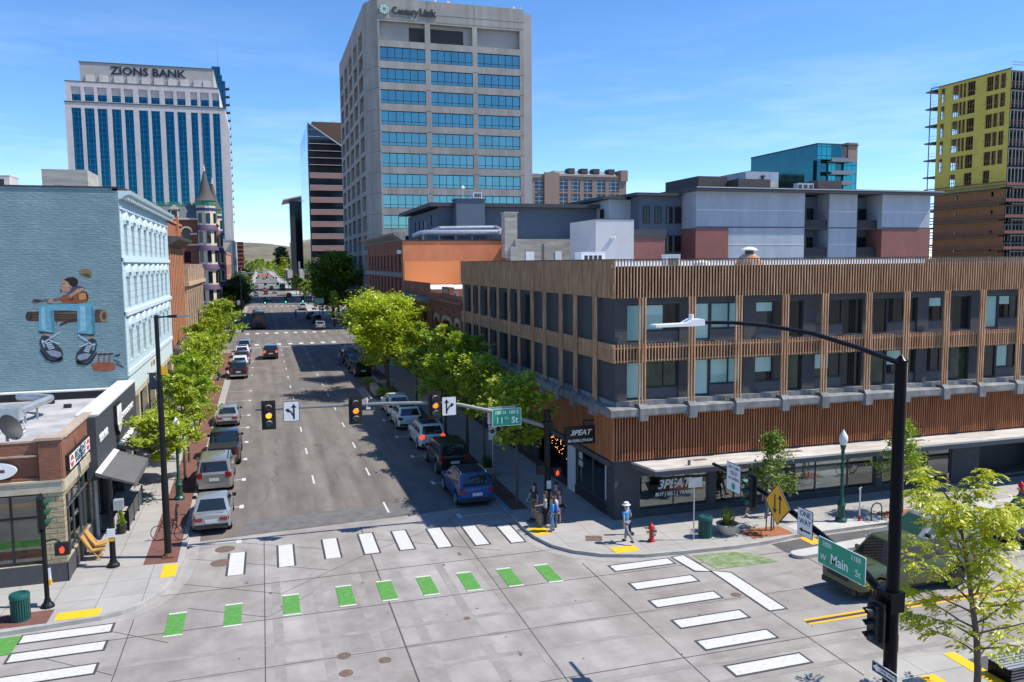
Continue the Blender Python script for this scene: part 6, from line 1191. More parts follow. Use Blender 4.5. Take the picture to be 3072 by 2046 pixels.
bus('dark_coach', 'dark brown and black coach standing at the left kerb past the junction', 'bus_black', -.7, 169.5, 10.5, 2.5, 3.3)
bus('city_bus', 'bright teal city bus far up the street in the right lane', 'bus_teal', 9.7, 412, 12, 2.6, 3.1)
# bicycles and the parked motorbike
def bicycle(label, loc, rz, lean=0, col='trim_black', group=None):
    t = thing('bicycle', label, 'bicycle', group=group)
    for y in (-.52, .52):
        mb = MB(); n = 20; mb.tube([(0, y+.33*math.cos(2*math.pi*k/n), .34+.33*math.sin(2*math.pi*k/n)) for k in range(n+1)], .018, 6, False); w_ = part('wheel', mb, 'tyre', t, True, local=True)
        mb = MB()
        for k in range(6): a = math.pi*k/6; mb.tube([(0,y-.32*math.cos(a),.34-.32*math.sin(a)),(0,y+.32*math.cos(a),.34+.32*math.sin(a))], .004, 3)
        part('spokes', mb, 'chrome', w_, local=True)
    mb = MB()
    for a, b in (((0,-.52,.34),(0,-.05,.30)),((0,-.52,.34),(0,-.18,.82)),((0,-.05,.30),(0,-.2,.9)),((0,-.05,.30),(0,.36,.8)),((0,-.18,.80),(0,.34,.86)),((0,.33,.92),(0,.52,.34))): mb.tube([a, b], .017, 6)
    part('bike_frame', mb, col, t, local=True)
    mb = MB(); mb.box(-.07,-.34,.9,.07,-.08,.95); part('saddle', mb, 'trim_black', t, local=True); mb = MB(); mb.tube([(-.28,.2,1.0),(-.2,.34,1.02),(0,.34,.98),(.2,.34,1.02),(.28,.2,1.0)], .014, 6); part('handlebar', mb, 'chrome', t, local=True)
    t.location = loc; t.rotation_euler = (0, lean, rz); return t
bicycle('black bicycle with bags leaning on the green lamp post at the left kerb', (-4.35, 41.2, .156), rad(8), rad(6)); bicycle('dark bicycle parked by the tall light pole at the left corner', (-4.35, 38.6, .156), rad(75), rad(4))
bicycle('red wheeled bicycle displayed behind the shop window', (29.7, 35.15, .42), rad(90), 0, 'grey_metal'); bicycle('blue bicycle locked in the shade beyond the white cars on the right', (12.0, 66.6, .16), rad(20), rad(5), pm('bike_blue', (.05,.16,.3), .4, var=0).name); bicycle('black bicycle locked to the hoop rack on the sunny pavement', (31.9, 31.6, .156), rad(80), rad(5))
t = thing('motorbike', 'black motorbike parked at the far end of the left kerb', 'motorbike', (0,0,0))
for y in (-.68,.7): mb = MB(); mb.lathe((-.07,y,.32), [(.2,0),(.3,.0),(.32,.05),(.3,.14),(.2,.14)], 14, ax='x'); part('wheel', mb, 'tyre', t, True, local=True)
mb = MB(); mb.ball((0,.15,.85),(.16,.32,.16)); mb.box(-.13,-.2,.3,.13,.3,.7); mb.tube([(0,.3,.95),(0,.7,.32)], .04); part('bike_body', mb, 'paint_black', t, True, local=True); mb = MB(); mb.ball((0,-.4,.82),(.14,.4,.08)); part('seat', mb, 'trim_black', t, True, local=True); mb = MB(); mb.tube([(-.36,.28,1.08),(0,.4,1.03),(.36,.28,1.08)], .02); part('handlebar', mb, 'chrome', t, local=True)
t.location = (-3.3, 128.3, .012)
# ================================================================ trees
pm('bark', (.12,.095,.075), .95, var=.3, scale=8, bump=.4); pm('bark_pale', (.20,.16,.12), .95, var=.3, scale=8)
leafm('leaf_bright', (.20,.31,.012), (.52,.57,.03), .45); leafm('leaf_yellow', (.29,.42,.014), (.58,.64,.03), .47); leafm('leaf_mid', (.15,.27,.014), (.42,.53,.03), .44); leafm('leaf_green', (.07,.15,.012), (.20,.32,.025), .4); leafm('leaf_dark', (.03,.07,.014), (.09,.16,.03), .35); leafm('leaf_olive', (.09,.11,.03), (.20,.20,.06), .3); leafm('leaf_pine', (.012,.03,.015), (.03,.055,.03), .2)
def leaf_mesh(name, C, size, mat, rnd, aspect=.5, droop=.25, fold=True):
    """many small leaf faces at the points C"""
    C = np.asarray(C); n = len(C); a = rnd.normal(size=(n,3)); a[:,2] = a[:,2]*.45-droop; a /= np.linalg.norm(a, axis=1)[:,None]
    b = np.cross(a, rnd.normal(size=(n,3))*.33+[-.25,.1,.9]); b /= np.linalg.norm(b, axis=1)[:,None]+1e-9
    s = size*(.65+.7*rnd.random(n))[:,None]; a *= s; b *= s*aspect
    V_ = np.stack([C-a, C-a*.1+b, C+a, C-a*.1-b], 1).reshape(-1,3).astype(np.float32)
    me = bpy.data.meshes.new(name); me.vertices.add(4*n); me.loops.add(4*n); me.polygons.add(n)
    me.vertices.foreach_set('co', V_.ravel()); me.loops.foreach_set('vertex_index', np.arange(4*n, dtype=np.int32)); me.polygons.foreach_set('loop_start', np.arange(0,4*n,4, dtype=np.int32)); me.polygons.foreach_set('loop_total', np.full(n,4,dtype=np.int32))
    me.materials.append(M[mat]); me.update(); me.validate(); return me
def tree_proto(name, seed, H, hb, R, mat, leaves, lsize, nb=22, prof=None, bark='bark', tr=.10, up=.55, twig=4, spread=.30, sparse=1.0, aspect=.5, droop=.25, lean=0):
    r = random.Random(seed); rn = np.random.default_rng(seed); prof = prof or (lambda t: math.sin(math.pi*min(1, .18+.82*t))**.7 if t < .98 else .25)
    root = bpy.data.objects.new(name, None); COL.objects.link(root); mb = MB()
    lead = [(lean*k/8*H*.1+r.uniform(-.05,.05)*(k > 1)*H*.14, r.uniform(-.05,.05)*(k > 1)*H*.14, H*.93*k/8) for k in range(9)]
    mb.tube(lead, [tr*(1-.88*(k/8)**1.1) for k in range(9)], 7)
    def at(z): k = min(7, int(z/(H*.93)*8)); f = z/(H*.93)*8-k; return Vector(lead[k]).lerp(Vector(lead[k+1]), min(1, f))
    cl = []
    for i in range(nb):
        t = (i+.5)/nb; z = hb+(H*.93-hb)*t*.96; az = i*2.39996+r.uniform(-.5,.5); ln = R*prof(t)*r.uniform(.72,1.12); el = up*(.75+.7*t)+r.uniform(-.12,.12)
        d = Vector((math.cos(az)*math.cos(el), math.sin(az)*math.cos(el), math.sin(el))); p0 = at(z); pts = [p0]; p = p0.copy(); dd = d.copy()
        for k in range(4): dd = (dd+Vector((r.uniform(-.2,.2), r.uniform(-.2,.2), r.uniform(-.18,.1)))).normalized(); p = p+dd*ln/4; pts.append(p.copy())
        br = tr*.42*(1-.6*t); mb.tube(pts, [br, br*.75, br*.5, br*.3, br*.12], 5, False)
        for k in range(1, 5):
            cl.append((pts[k], .4+.25*k))
            for j in range(twig if k > 1 else 1):
                tw = (dd+Vector((r.uniform(-1,1), r.uniform(-1,1), r.uniform(-.5,.7)))).normalized()*ln*r.uniform(.16,.34)
                q = pts[k]+tw; mb.tube([pts[k], pts[k]+tw*.5+Vector((0,0,.03)), q], [br*.25, br*.16, br*.06], 4, False); cl.append((q, 1.0)); cl.append((pts[k]+tw*.6, .7))
    for k in range(3): cl.append((Vector(lead[8])+Vector((r.uniform(-.15,.15), r.uniform(-.15,.15), r.uniform(-.1,.25))), .8))
    part('trunk', mb, bark, root, True, local=True)
    P = np.array([tuple(c[0]) for c in cl]); W_ = np.array([c[1]*r.uniform(.35,1.5)**sparse for c in cl]); W_ /= W_.sum()
    ix = rn.choice(len(P), leaves, p=W_); C = P[ix]+rn.normal(size=(leaves,3))*spread*np.array([1,1,.62])*(.5+rn.random((leaves,1)))
    C[:,2] = np.maximum(C[:,2], hb*.62)
    o = bpy.data.objects.new('crown', leaf_mesh('crown', C, lsize, mat, rn, aspect, droop)); COL.objects.link(o); o.parent = root
    return root
oval = lambda t: (math.sin(math.pi*(.12+.83*t))**.8)
cone = lambda t: (1-t)**.65*.95+.16 if t > .12 else .8
PT = {'A': tree_proto('street_tree', 11, 7.0, 2.3, 1.95, 'leaf_bright', 5600, .12, 21, cone, spread=.16, sparse=2.0), 'B': tree_proto('street_tree', 23, 7.0, 2.1, 2.15, 'leaf_mid', 6200, .125, 21, oval, spread=.18, sparse=1.9), 'C': tree_proto('street_tree', 37, 7.0, 2.2, 1.9, 'leaf_bright', 5800, .12, 22, cone, spread=.17, sparse=2.0),
      'L': tree_proto('street_tree', 41, 5.8, 2.5, 1.5, 'leaf_bright', 3800, .12, 17, oval, tr=.07, spread=.22, sparse=2.0), 'G': tree_proto('street_tree', 53, 10, 3.0, 3.9, 'leaf_yellow', 13500, .16, 34, lambda t: math.sin(math.pi*(.15+.8*t))**.6, tr=.17, spread=.4), 'W': tree_proto('street_tree', 61, 13, 3.2, 4.6, 'leaf_green', 11000, .30, 34, oval, tr=.25, spread=.6), 'D': tree_proto('street_tree', 71, 9, 2.2, 2.8, 'leaf_dark', 7000, .24, 26, oval, tr=.16, spread=.45)}
def T(k, x, y, h, label, group, rz=None, w_=None, z=.15, name='street_tree'):
    p = PT[k]; H0 = {'A':7,'B':7,'C':7,'L':5.8,'G':10,'W':13,'D':9}[k]; s_ = h/H0; t = copy_tree(p); t.name = name; t.location = (x, y, z); t.scale = ((w_ or s_), (w_ or s_), s_); t.rotation_euler = (0, 0, rz if rz is not None else random.uniform(0, 6.28))
    t['label'] = label; t['category'] = 'tree'; t['group'] = group; return t
GLt, GRt = 'street trees along the left pavement', 'street trees along the right pavement'
for k, x, y, h, w_, lb in (('L',-5.35,45.6,4.7,1.0,'low spreading bright green tree nearest the corner, reaching over the grey awning'),('A',-4.6,49.6,6.4,.85,'bright leafy tree beside the tan wagon and the green lamp post'),('B',-4.75,54.2,6.9,.8,'mid green tree between the black pickup and the bar awnings'),('C',-4.8,60,7.4,.82,'yellow green tree in front of the pale blue shopfront ahead of the pickup'),('A',-4.9,66.5,7.3,.86,'full bright tree beside the rounded silver sedan'),('C',-5.3,73,7.0,.9,'yellow green tree before the corbelled brick building'),('B',-5.6,81,7.0,.88,'mid green tree by the pale metal awning'),('A',-5.5,89.5,7.2,.92,'bright tree beside the bare stretch of kerb'),('C',-5.4,98,7.8,1.0,'bright tree before the tan arched windows'),('B',-5.2,106,8.2,1.3,'tall bushy tree near the far end of the tan building'),('A',-5.6,115,8.0,1.15,'last bright tree before the junction on the left')): T(k, x, y, h, lb, GLt, w_=w_)
for k, x, y, h, w_, lb in (('L',12.2,39.1,6.7,1.15,'thin sparse street tree nearest the waiting pedestrians'),('L',12.5,46.6,6.9,1.05,'small sunlit yellow tree with dark trunk behind the black off road wagon'),('B',12.6,51.3,7.9,1.12,'shaded dark green tree close to the slat building'),('A',12.3,56.5,8.3,1.0,'tall narrow tree with sunlit top above the shaded ones'),('B',12.9,61,7.6,1.2,'broad shaded tree against the slat building windows'),('G',11.3,77.5,8.9,1.0,'large bright yellow green tree over the planting bed'),('C',12.6,69.5,7.6,1.0,'yellow green tree between the shaded trees and the large bright one'),('G',12.6,88,8.8,.85,'second large yellow green tree behind the planting bed'),('A',12.4,98,8.5,1.1,'bright tree before the orange wall building'),('B',12.4,109,8.2,1.1,'mid green tree at the far end of the orange wall building')): T(k, x, y, h, lb, GRt, w_=w_)
T('W',15.2,172,14.5,'very large round green tree in front of the office tower', 'large trees past the junction', w_=1.15); T('W',15.5,190,13.5,'large green tree behind the very large round one by the tower', 'large trees past the junction')
T('A',13.3,160,7.5,'slim green tree beside the junction signal pole on the right', 'large trees past the junction', w_=.75)
t = T('A',12.0,183,6.5,'olive brown shrubby tree beneath the large green trees', 'large trees past the junction', w_=.8)
for k, y, h, lb in (('B',166,6.5,'small tree beside the junction light pole in front of the turrets'),('D',186,8.5,'dark tree before the salmon building'),('D',198,9,'second dark tree before the salmon building'),('D',210,9.2,'third dark tree before the salmon building'),('B',224,8.5,'lighter tree breaking the dark row on the left'),('D',236,9.4,'dark tree near the end of the salmon building'),('D',248,9.4,'last dark tree of the salmon building row')): T(k, -5.6, y, h, lb, 'dark trees past the left junction')
gi = 0
for y in (300,320,345,375,420,450,480,545,575,605,640,680,730,790):
    T('D' if gi % 3 else 'B', -6.4-.004*y, y, 8.5+gi*.35, 'distant tree standing on the left pavement far up the street', 'distant trees on the left pavement'); gi += 1
gi = 0
for y in (262,300,345,440,480,545,580,615,650,690,740,800):
    T('A' if gi % 2 else 'B', 12.2+.004*y, y, 7.5+gi*.3, 'distant tree standing on the right pavement far up the street', 'distant trees on the right pavement'); gi += 1
for i, (x, y, h, k) in enumerate(((-8,900,17,'A'),(-4,1050,20,'B'),(9,980,17,'A'),(3,1250,22,'A'),(-22,1100,23,'B'),(18,1100,20,'B'),(24,930,21,'C'),(-40,1000,22,'D'),(38,1040,20,'D'))):
    T(k, x, y, h, ('bright','mid green','pale','rounded','tall','spreading','yellowish','dark','dusky')[i]+' tree closing the end of the street below the hill', 'trees at the end of the street', w_=h/7)
t = tree_proto('pine_tree', 83, 33, 8, 7.5, 'leaf_pine', 6000, .9, 30, oval, tr=.5, spread=1.1); t.location = (22.5, 950, 0); t['label'] = 'tall dark pine standing alone before the hill at the end of the street'; t['category'] = 'tree'
C = []
for i in range(420): x, y = rng.uniform(-900, 1100), rng.uniform(1150, 3400); h = rng.uniform(6, 13); C += [(x+rng.normal()*3.5, y+rng.normal()*3.5, abs(rng.normal(h*.6, h*.3))) for _ in range(36)]
o = bpy.data.objects.new('distant_treeline', leaf_mesh('distant_treeline', C, 2.6, 'leaf_mid', rng)); COL.objects.link(o); o['kind'] = 'stuff'
leafm('leaf_near', (.26,.34,.012), (.64,.62,.025), .45)
# young trees on the sunny pavement, and the big leafy one in the foreground
leafm('leaf_fresh', (.085,.15,.018), (.25,.33,.04), .4)
def young(x, y, H, R, lb, mat, seed, n=2600):
    t = tree_proto('young_tree', seed, H, 1.5, R, mat, n, .085, 18, lambda t: (1-t)**.7*.9+.2, tr=.05, spread=.16, sparse=1.5, bark='bark_pale'); t.location = (x, y, .15); t['label'] = lb; t['category'] = 'tree'; t['group'] = 'young trees on the sunny pavement'
    mb = MB()
    for dx in (-.22, .2): mb.cyl((dx, .1, 0), (dx*.8, .1, 1.7), .03, n=6)
    part('stake', mb, 'bark_pale', t, local=True)
young(21.9, 31.15, 4.9, 1.0, 'small staked tree standing in the nearer rusty grate', 'leaf_fresh', 91); young(29.3, 31.3, 4.9, 1.0, 'small staked tree with darker leaves in the farther rusty grate', 'leaf_mid', 97)
def fronds(seed, H, hb, R, nb):
    """foreground tree with drooping compound leaves"""
    r = random.Random(seed); rn = np.random.default_rng(seed); root = thing('leafy_street_tree', 'nearest tree with drooping yellow green leaflets beside the black mast pole', 'tree'); mb = MB()
    lead = [(0,0,0),(.04,.02,1.2),(-.03,.05,2.2),(-.2,.1,3.2),(-.38,.15,4.3),(-.6,.2,5.3),(-.85,.2,6.2)]; mb.tube(lead, [.10,.09,.08,.065,.05,.032,.012], 8); C, A = [], []
    for i in range(nb):
        t = (i+.5)/nb; z = hb+(H-hb)*t*.95; k = max(0, min(5, sum(1 for q in lead if q[2] < z)-1)); f = (z-lead[k][2])/(lead[k+1][2]-lead[k][2]); p = Vector(lead[k]).lerp(Vector(lead[k+1]), f); az = i*2.4+r.uniform(-.5,.5); ln = R*(.55+.6*math.sin(math.pi*(.1+.8*t)))*r.uniform(.7,1.1)*(1.05-.45*t)
        d = Vector((math.cos(az), math.sin(az), .55+.5*t)).normalized(); pts = [p]; q = p.copy()
        for j in range(6): d = (d+Vector((r.uniform(-.22,.22), r.uniform(-.22,.22), r.uniform(-.2,.1)))).normalized(); q = q+d*ln/6; pts.append(q.copy())
        mb.tube(pts, [.032,.026,.02,.015,.011,.007,.004], 5, False)
        for j in range(1, 7):
            for m_ in range(5 if j > 2 else 2):
                az2 = r.uniform(0, 6.28); fd = (d*.5+Vector((math.cos(az2), math.sin(az2), r.uniform(-.15,.35)))).normalized(); fl = r.uniform(.28,.5); base = pts[j]+Vector((r.uniform(-.08,.08), r.uniform(-.08,.08), r.uniform(-.05,.08)))
                for s_ in range(6):
                    u = (s_+1)/6; pos = base+fd*fl*u-Vector((0,0,.22*u*u)); side = fd.cross(Vector((0,0,1))).normalized()
                    for sg in (-1, 1): C.append(tuple(pos)); A.append(tuple((side*sg*.8+fd*.55+Vector((0,0,-.38-.35*r.random()))).normalized()))
    part('trunk', mb, 'bark', root, True, local=True); C = np.array(C); A = np.array(A); n = len(C); s_ = (.062+.045*rn.random(n))[:,None]; up = rn.normal(size=(n,3))*.4+[0,0,1]; B_ = np.cross(A, up); B_ /= np.linalg.norm(B_, axis=1)[:,None]
    V_ = np.stack([C, C+A*s_*.9+B_*s_*.36, C+A*s_*2, C+A*s_*.9-B_*s_*.36], 1).reshape(-1,3)
    me = bpy.data.meshes.new('crown'); me.from_pydata([tuple(v) for v in V_], [], [(4*i,4*i+1,4*i+2,4*i+3) for i in range(n)]); me.materials.append(M['leaf_near']); o = bpy.data.objects.new('crown', me); COL.objects.link(o); o.parent = root
    return root
t = fronds(5, 6.3, 1.5, 2.9, 32); t.location = (18.1, 16.4, .15)
# shrubs in the planting bed and beds of low plants
def shrub(x, y, r_, h, lb, mat='leaf_mid', n=900, z=.15, group='shrubs in the planting bed'):
    C = rng.normal(size=(n,3)); C /= np.linalg.norm(C, axis=1)[:,None]; C *= (rng.random((n,1))**.4); C = C*[r_,r_,h*.5]+[0,0,h*.52]
    o = bpy.data.objects.new('shrub', leaf_mesh('shrub', C, .07, mat, rng)); COL.objects.link(o); o.location = (x, y, z); o['label'] = lb; o['category'] = 'shrub'; o['group'] = group
shrub(9.9,82.0,.8,1.0,'rounded green shrub at the near tip of the planting bed'); shrub(10.6,75,.9,.9,'low green shrub between the concrete planter walls'); shrub(11.4,72.6,.7,.8,'small shrub by the white crossover in the planting bed'); shrub(10.4,79.6,.7,.8,'low shrub behind the stone seat in the planting bed')
for k in ('A','B','C','L','G','W','D'): drop(PT[k])
# ================================================================ signals, poles and signs
pm('signal_black', (.012,.013,.013), .5, var=0); pm('signal_green_paint', (.02,.085,.05), .45, var=.05); pm('lens_amber_lit', (.9,.35,.02), .3, var=0, emit=((1,.33,.01), 1.5)); pm('lens_orange_lit', (.85,.2,.01), .3, var=0, emit=((1,.2,.005), 1.2)); pm('lens_red_off', (.09,.018,.012), .25, var=0); pm('lens_green_off', (.02,.10,.06), .25, var=0); pm('lens_amber_off', (.12,.05,.015), .25, var=0); pm('lens_green_lit', (.05,.9,.5), .3, var=0, emit=((.03,1,.5), 2.0)); pm('hand_red', (.8,.06,.02), .4, var=0, emit=((1,.06,.015), .8))
pm('sign_face_white', (.70,.71,.72), .45, var=.03); pm('street_green', (.008,.30,.175), .4, var=.03); pm('warning_yellow', (.80,.37,.015), .45, var=.03); pm('arm_grey', (.20,.205,.21), .45, .3, var=.1); pm('dark_pole', (.010,.0105,.012), .45, var=.15, scale=6, spec=.25); pm('rust_base', (.16,.07,.04), .8, var=.3, scale=8)
pm('park_green', (.012,.085,.075), .4, var=.08); pm('lamp_green', (.016,.075,.055), .4, var=.1); pm('globe', (.72,.73,.71), .25, var=0); pm('hydrant_red', (.50,.018,.025), .35, var=.08); pm('planter_stone', (.46,.42,.35), .85, var=.12, scale=4); pm('push_yellow', (.75,.38,.02), .5, var=0)
def fbox(mb, face, c, u0, u1, z0, z1, d0, d1, m=0):
    """box on a face through c: u along the face, d outwards"""
    x, y = c
    if face == '-y': return mb.box(x+u0, y-d0, z0, x+u1, y-d1, z1, m)
    if face == '-x': return mb.box(x-d0, y-u0, z0, x-d1, y-u1, z1, m)
    if face == '+x': return mb.box(x+d0, y+u0, z0, x+d1, y+u1, z1, m)
def fpoly(mb, face, c, pts, d, m=0):
    x, y = c; q = {'-y': lambda u, z: (x+u, y-d, z), '-x': lambda u, z: (x-d, y-u, z), '+x': lambda u, z: (x+d, y+u, z)}[face]; ar = sum(pts[i][0]*pts[(i+1)%len(pts)][1]-pts[(i+1)%len(pts)][0]*pts[i][1] for i in range(len(pts)))
    return mb.face([q(u, z) for u, z in (pts if ar > 0 else pts[::-1])], m)
def signal_head(parent, face, c, zc, lit=None, on='lens_amber_lit', paint='signal_black', plate=True, k=1.0, vis=None):
    """three lens vertical head centred at c, zc"""
    mb = MB(); fbox(mb, face, c, -.17*k, .17*k, zc-.52*k, zc+.52*k, -.02, .2)
    if plate: fbox(mb, face, c, -.30*k, .30*k, zc-.64*k, zc+.64*k, .01, .04)
    h = part('signal_head', mb, paint, parent)
    for i, (dz, off) in enumerate(((.345,'lens_red_off'),(0,'lens_amber_off'),(-.345,'lens_green_off'))):
        z = zc+dz*k; m_ = MB(); ring = [(.125*k*math.cos(t*math.pi/9), z+.125*k*math.sin(t*math.pi/9)) for t in range(18)]; fpoly(m_, face, c, ring, .204); part('lens', m_, on if lit == i else off, h)
        v = MB(); n = 12
        for j in range(n):
            a0, a1 = rad(-35+250*j/n), rad(-35+250*(j+1)/n); P4 = []
            for a, d in ((a0,.2),(a1,.2),(a1,.2+.26*k*max(.35, .5+.5*math.sin(a1))),(a0,.2+.26*k*max(.35, .5+.5*math.sin(a0)))): P4.append((.145*k*math.cos(a), z+.145*k*math.sin(a), d))
            x, y = c; q = {'-y': lambda u, zz, d: (x+u, y-d, zz), '-x': lambda u, zz, d: (x-d, y-u, zz), '+x': lambda u, zz, d: (x+d, y+u, zz)}[face]; v.face([q(*p) for p in P4])
        part('visor', v, vis or paint, h)
    return h
def arrow_up(h, w_=.05, head=.11, x0=0, z0=0): return [(x0-w_/2,z0),(x0+w_/2,z0),(x0+w_/2,z0+h-head),(x0+head*.75,z0+h-head*1.05),(x0,z0+h),(x0-head*.75,z0+h-head*1.05),(x0-w_/2,z0+h-head)]
def sign_panel(parent, face, c, u0, u1, z0, z1, mat, border=None, name='sign', d=.0, r_=.04):
    def rr_(i): 
        q = []
        for cx, cz, a in ((u1-r_,z1-r_,0),(u0+r_,z1-r_,90),(u0+r_,z0+r_,180),(u1-r_,z0+r_,270)):
            for k in range(4): t = rad(a+30*k); q.append((cx+(r_-i*.4)*math.cos(t)-math.copysign(i*.6, cx-(u0+u1)/2), cz+(r_-i*.4)*math.sin(t)-math.copysign(i*.6, cz-(z0+z1)/2)))
        return q
    mb = MB(); x, y = c
    if face == '-y': mb.prism([(x+a, b) for a, b in rr_(0)], y-d, y-d-.015, 0, 'y')
    elif face == '-x': mb.prism([(y-a, b) for a, b in rr_(0)], x-d, x-d-.015, 0, 'x')
    else: mb.prism([(y+a, b) for a, b in rr_(0)], x+d, x+d+.015, 0, 'x')
    s_ = part(name, mb, border or mat, parent)
    if border: mb = MB(); fpoly(mb, face, c, rr_(.022), d+.018); part('sign_face', mb, mat, s_)
    return s_
# ---- mast arm over the far crossing, from the right corner
t = thing('mast_arm_signal', 'dark signal pole with long grey mast arm across the street carrying three amber signals', 'traffic signal', (13.1, 36.9, .15)); c0 = (13.1, 36.9)
mb = MB(); mb.cyl((13.1,36.9,.15),(13.1,36.9,5.3),.17,.15,14); mb.cyl((13.1,36.9,.15),(13.1,36.9,.4),.26,.24,14); mb.box(12.88,36.68,4.35,13.32,37.12,4.75); part('pole', mb, 'dark_pole', t)
mb = MB(); mb.tube([(12.9,36.9,4.55),(11.7,36.9,4.98),(10.2,36.9,5.45),(8.7,36.9,5.85),(7.2,36.9,6.03),(5,36.9,6.12),(2,36.9,6.15),(-.45,36.9,6.17)], [.115,.105,.095,.088,.08,.072,.065,.055], 10); part('mast_arm', mb, 'arm_grey', t, True)
signal_head(t, '-y', (.1,36.8), 5.92, 1, 'lens_amber_lit', 'signal_black', vis='galv_dull'); signal_head(t, '-y', (3.86,36.8), 5.9, 1, 'lens_orange_lit', vis='galv_dull'); signal_head(t, '-y', (7.5,36.8), 5.92, 1, 'lens_orange_lit', vis='galv_dull')
s_ = sign_panel(t, '-y', (0,36.78), .72, 1.41, 5.58, 6.48, 'sign_face_white', 'signal_black', 'lane_sign'); mb = MB(); fpoly(mb, '-y', (0,36.78), arrow_up(.68, .075, .17, 1.17, 5.68), .022)
fpoly(mb, '-y', (0,36.78), [(1.13,5.78),(1.13,5.92),(1.05,6.05),(.95,6.12),(.96,6.19),(.80,6.11),(.95,5.96),(.955,6.03),(1.02,5.98),(1.07,5.9)], .0225); part('arrow_symbol', mb, 'signal_black', s_)
s_ = sign_panel(t, '-y', (0,36.78), 7.84, 8.53, 5.38, 6.28, 'sign_face_white', 'signal_black', 'lane_sign'); mb = MB(); fpoly(mb, '-y', (0,36.78), arrow_up(.68, .075, .17, 8.06, 5.48), .022)
fpoly(mb, '-y', (0,36.78), [(8.1,5.58),(8.1,5.72),(8.18,5.85),(8.28,5.92),(8.27,5.99),(8.43,5.91),(8.28,5.76),(8.275,5.83),(8.21,5.78),(8.16,5.7)], .0225); part('arrow_symbol', mb, 'signal_black', s_)
s_ = sign_panel(t, '-y', (0,36.72), 10.26, 11.7, 4.72, 5.56, 'street_green', 'letter_white', 'street_name_sign', r_=.06); text('100 N  100 S', .24, (10.97,36.698,5.36), '-y', 'letter_white', s_, sx=.92, bold=.004, ex=.002); text('11', .42, (10.62,36.698,4.98), '-y', 'letter_white', s_, bold=.006, ex=.002); text('Th', .2, (10.96,36.698,5.08), '-y', 'letter_white', s_, ex=.002); text('St', .42, (11.37,36.698,4.98), '-y', 'letter_white', s_, bold=.006, ex=.002)
sign_panel(t, '-y', (0,36.98), 10.1, 11.5, 4.8, 5.62, 'galv', None, 'sign_back')
mb = MB(); mb.cyl((4.4,36.9,5.95),(4.4,36.9,6.42),.035); mb.box(4.36,36.86,5.9,4.55,36.94,6.0); part('camera_bracket', mb, 'white_metal', t)
for x, z in ((12.72,2.4),(13.55,2.2)):
    mb = MB(); mb.box(x-.2,36.72,z-.23,x+.2,36.95,z+.23); mb.box(x-.02 if x > 13 else x, 36.88, z+.2, 13.1, 36.92, z+.24); h = part('pedestrian_head', mb, 'signal_black', t)
    if x > 13:
        mb = MB(); hand = [(-.06,-.13),(.05,-.13),(.085,-.03),(.08,.06),(.055,.06),(.05,.1),(.03,.1),(.025,.13),(.0,.13),(-.005,.1),(-.03,.1),(-.035,.04),(-.07,.07),(-.09,.05)]; fpoly(mb, '-y', (x,36.72), [(a, z+b) for a, b in hand], .004); part('hand_symbol', mb, 'hand_red', h)
mb = MB(); mb.box(12.98,36.68,1.45,13.2,36.72,1.85); part('button_plate', mb, 'sign_face_white', t)
# ---- tall light pole at the left corner
t = thing('street_light', 'tall slim black street light with rusty foot on the left corner', 'street light', (-4.2, 36.4, .15))
mb = MB(); mb.tube([(-4.2,36.4,.15),(-4.2,36.4,3.6),(-4.2,36.4,3.65),(-4.2,36.4,7.7),(-4.2,36.4,7.72),(-4.2,36.4,10.45)], [.145,.14,.12,.115,.09,.085], 12); part('pole', mb, 'dark_pole', t); mb = MB(); mb.box(-4.42,36.18,.15,-3.98,36.62,.22); mb.cyl((-4.2,36.4,.22),(-4.2,36.4,.34),.2,.15); part('base_plate', mb, 'rust_base', t)
mb = MB(); mb.tube([(-4.12,36.4,10.36),(-3.7,36.4,10.38)], .035); mb.box(-3.72,36.3,10.33,-3.4,36.5,10.44); part('arm', mb, 'dark_pole', t); mb = MB(); mb.box(-3.4,36.26,10.35,-2.93,36.54,10.42); part('lamp_head', mb, 'grey_metal', t)
mb = MB(); mb.box(-4.14,36.38,7.95,-3.86,36.42,8.3); part('banner', mb, 'push_yellow', t)
# ---- signal post and short push button post at the left corner
t = thing('corner_signal_post', 'black post with green hooded signals and red hand display before the barber shop', 'traffic signal', (-7.86, 32.3, .15))
mb = MB(); mb.cyl((-7.86,32.3,.15),(-7.86,32.3,3.35),.085,n=12); mb.lathe((-7.86,32.3,.15), [(.24,0),(.22,.08),(.13,.2),(.1,.32)], 12); part('pole', mb, 'dark_pole', t)
signal_head(t, '+x', (-7.95,32.3), 3.65, None, paint='signal_black', vis='signal_green_paint', k=1.05)
mb = MB(); mb.box(-7.5,32.18,2.05,-7.02,32.4,2.5); mb.tube([(-7.8,32.3,2.6),(-7.5,32.3,2.65),(-7.3,32.3,2.5)], .03, 6); h = part('pedestrian_head', mb, 'signal_black', t); mb = MB(); fpoly(mb, '-y', (-7.26,32.18), [(a, 2.27+b) for a, b in hand], .004); part('hand_symbol', mb, 'hand_red', h)
mb = MB(); mb.box(-7.76,32.22,1.15,-7.7,32.4,1.6,0); part('button_plate', mb, 'sign_face_white', t); mb = MB(); mb.box(-7.76,32.2,.98,-7.69,32.42,1.2); part('push_button', mb, 'push_yellow', t)
t = thing('push_button_post', 'short thick black post with small white notice beside the wooden chairs', 'post', (-6.25, 35.94, .15))
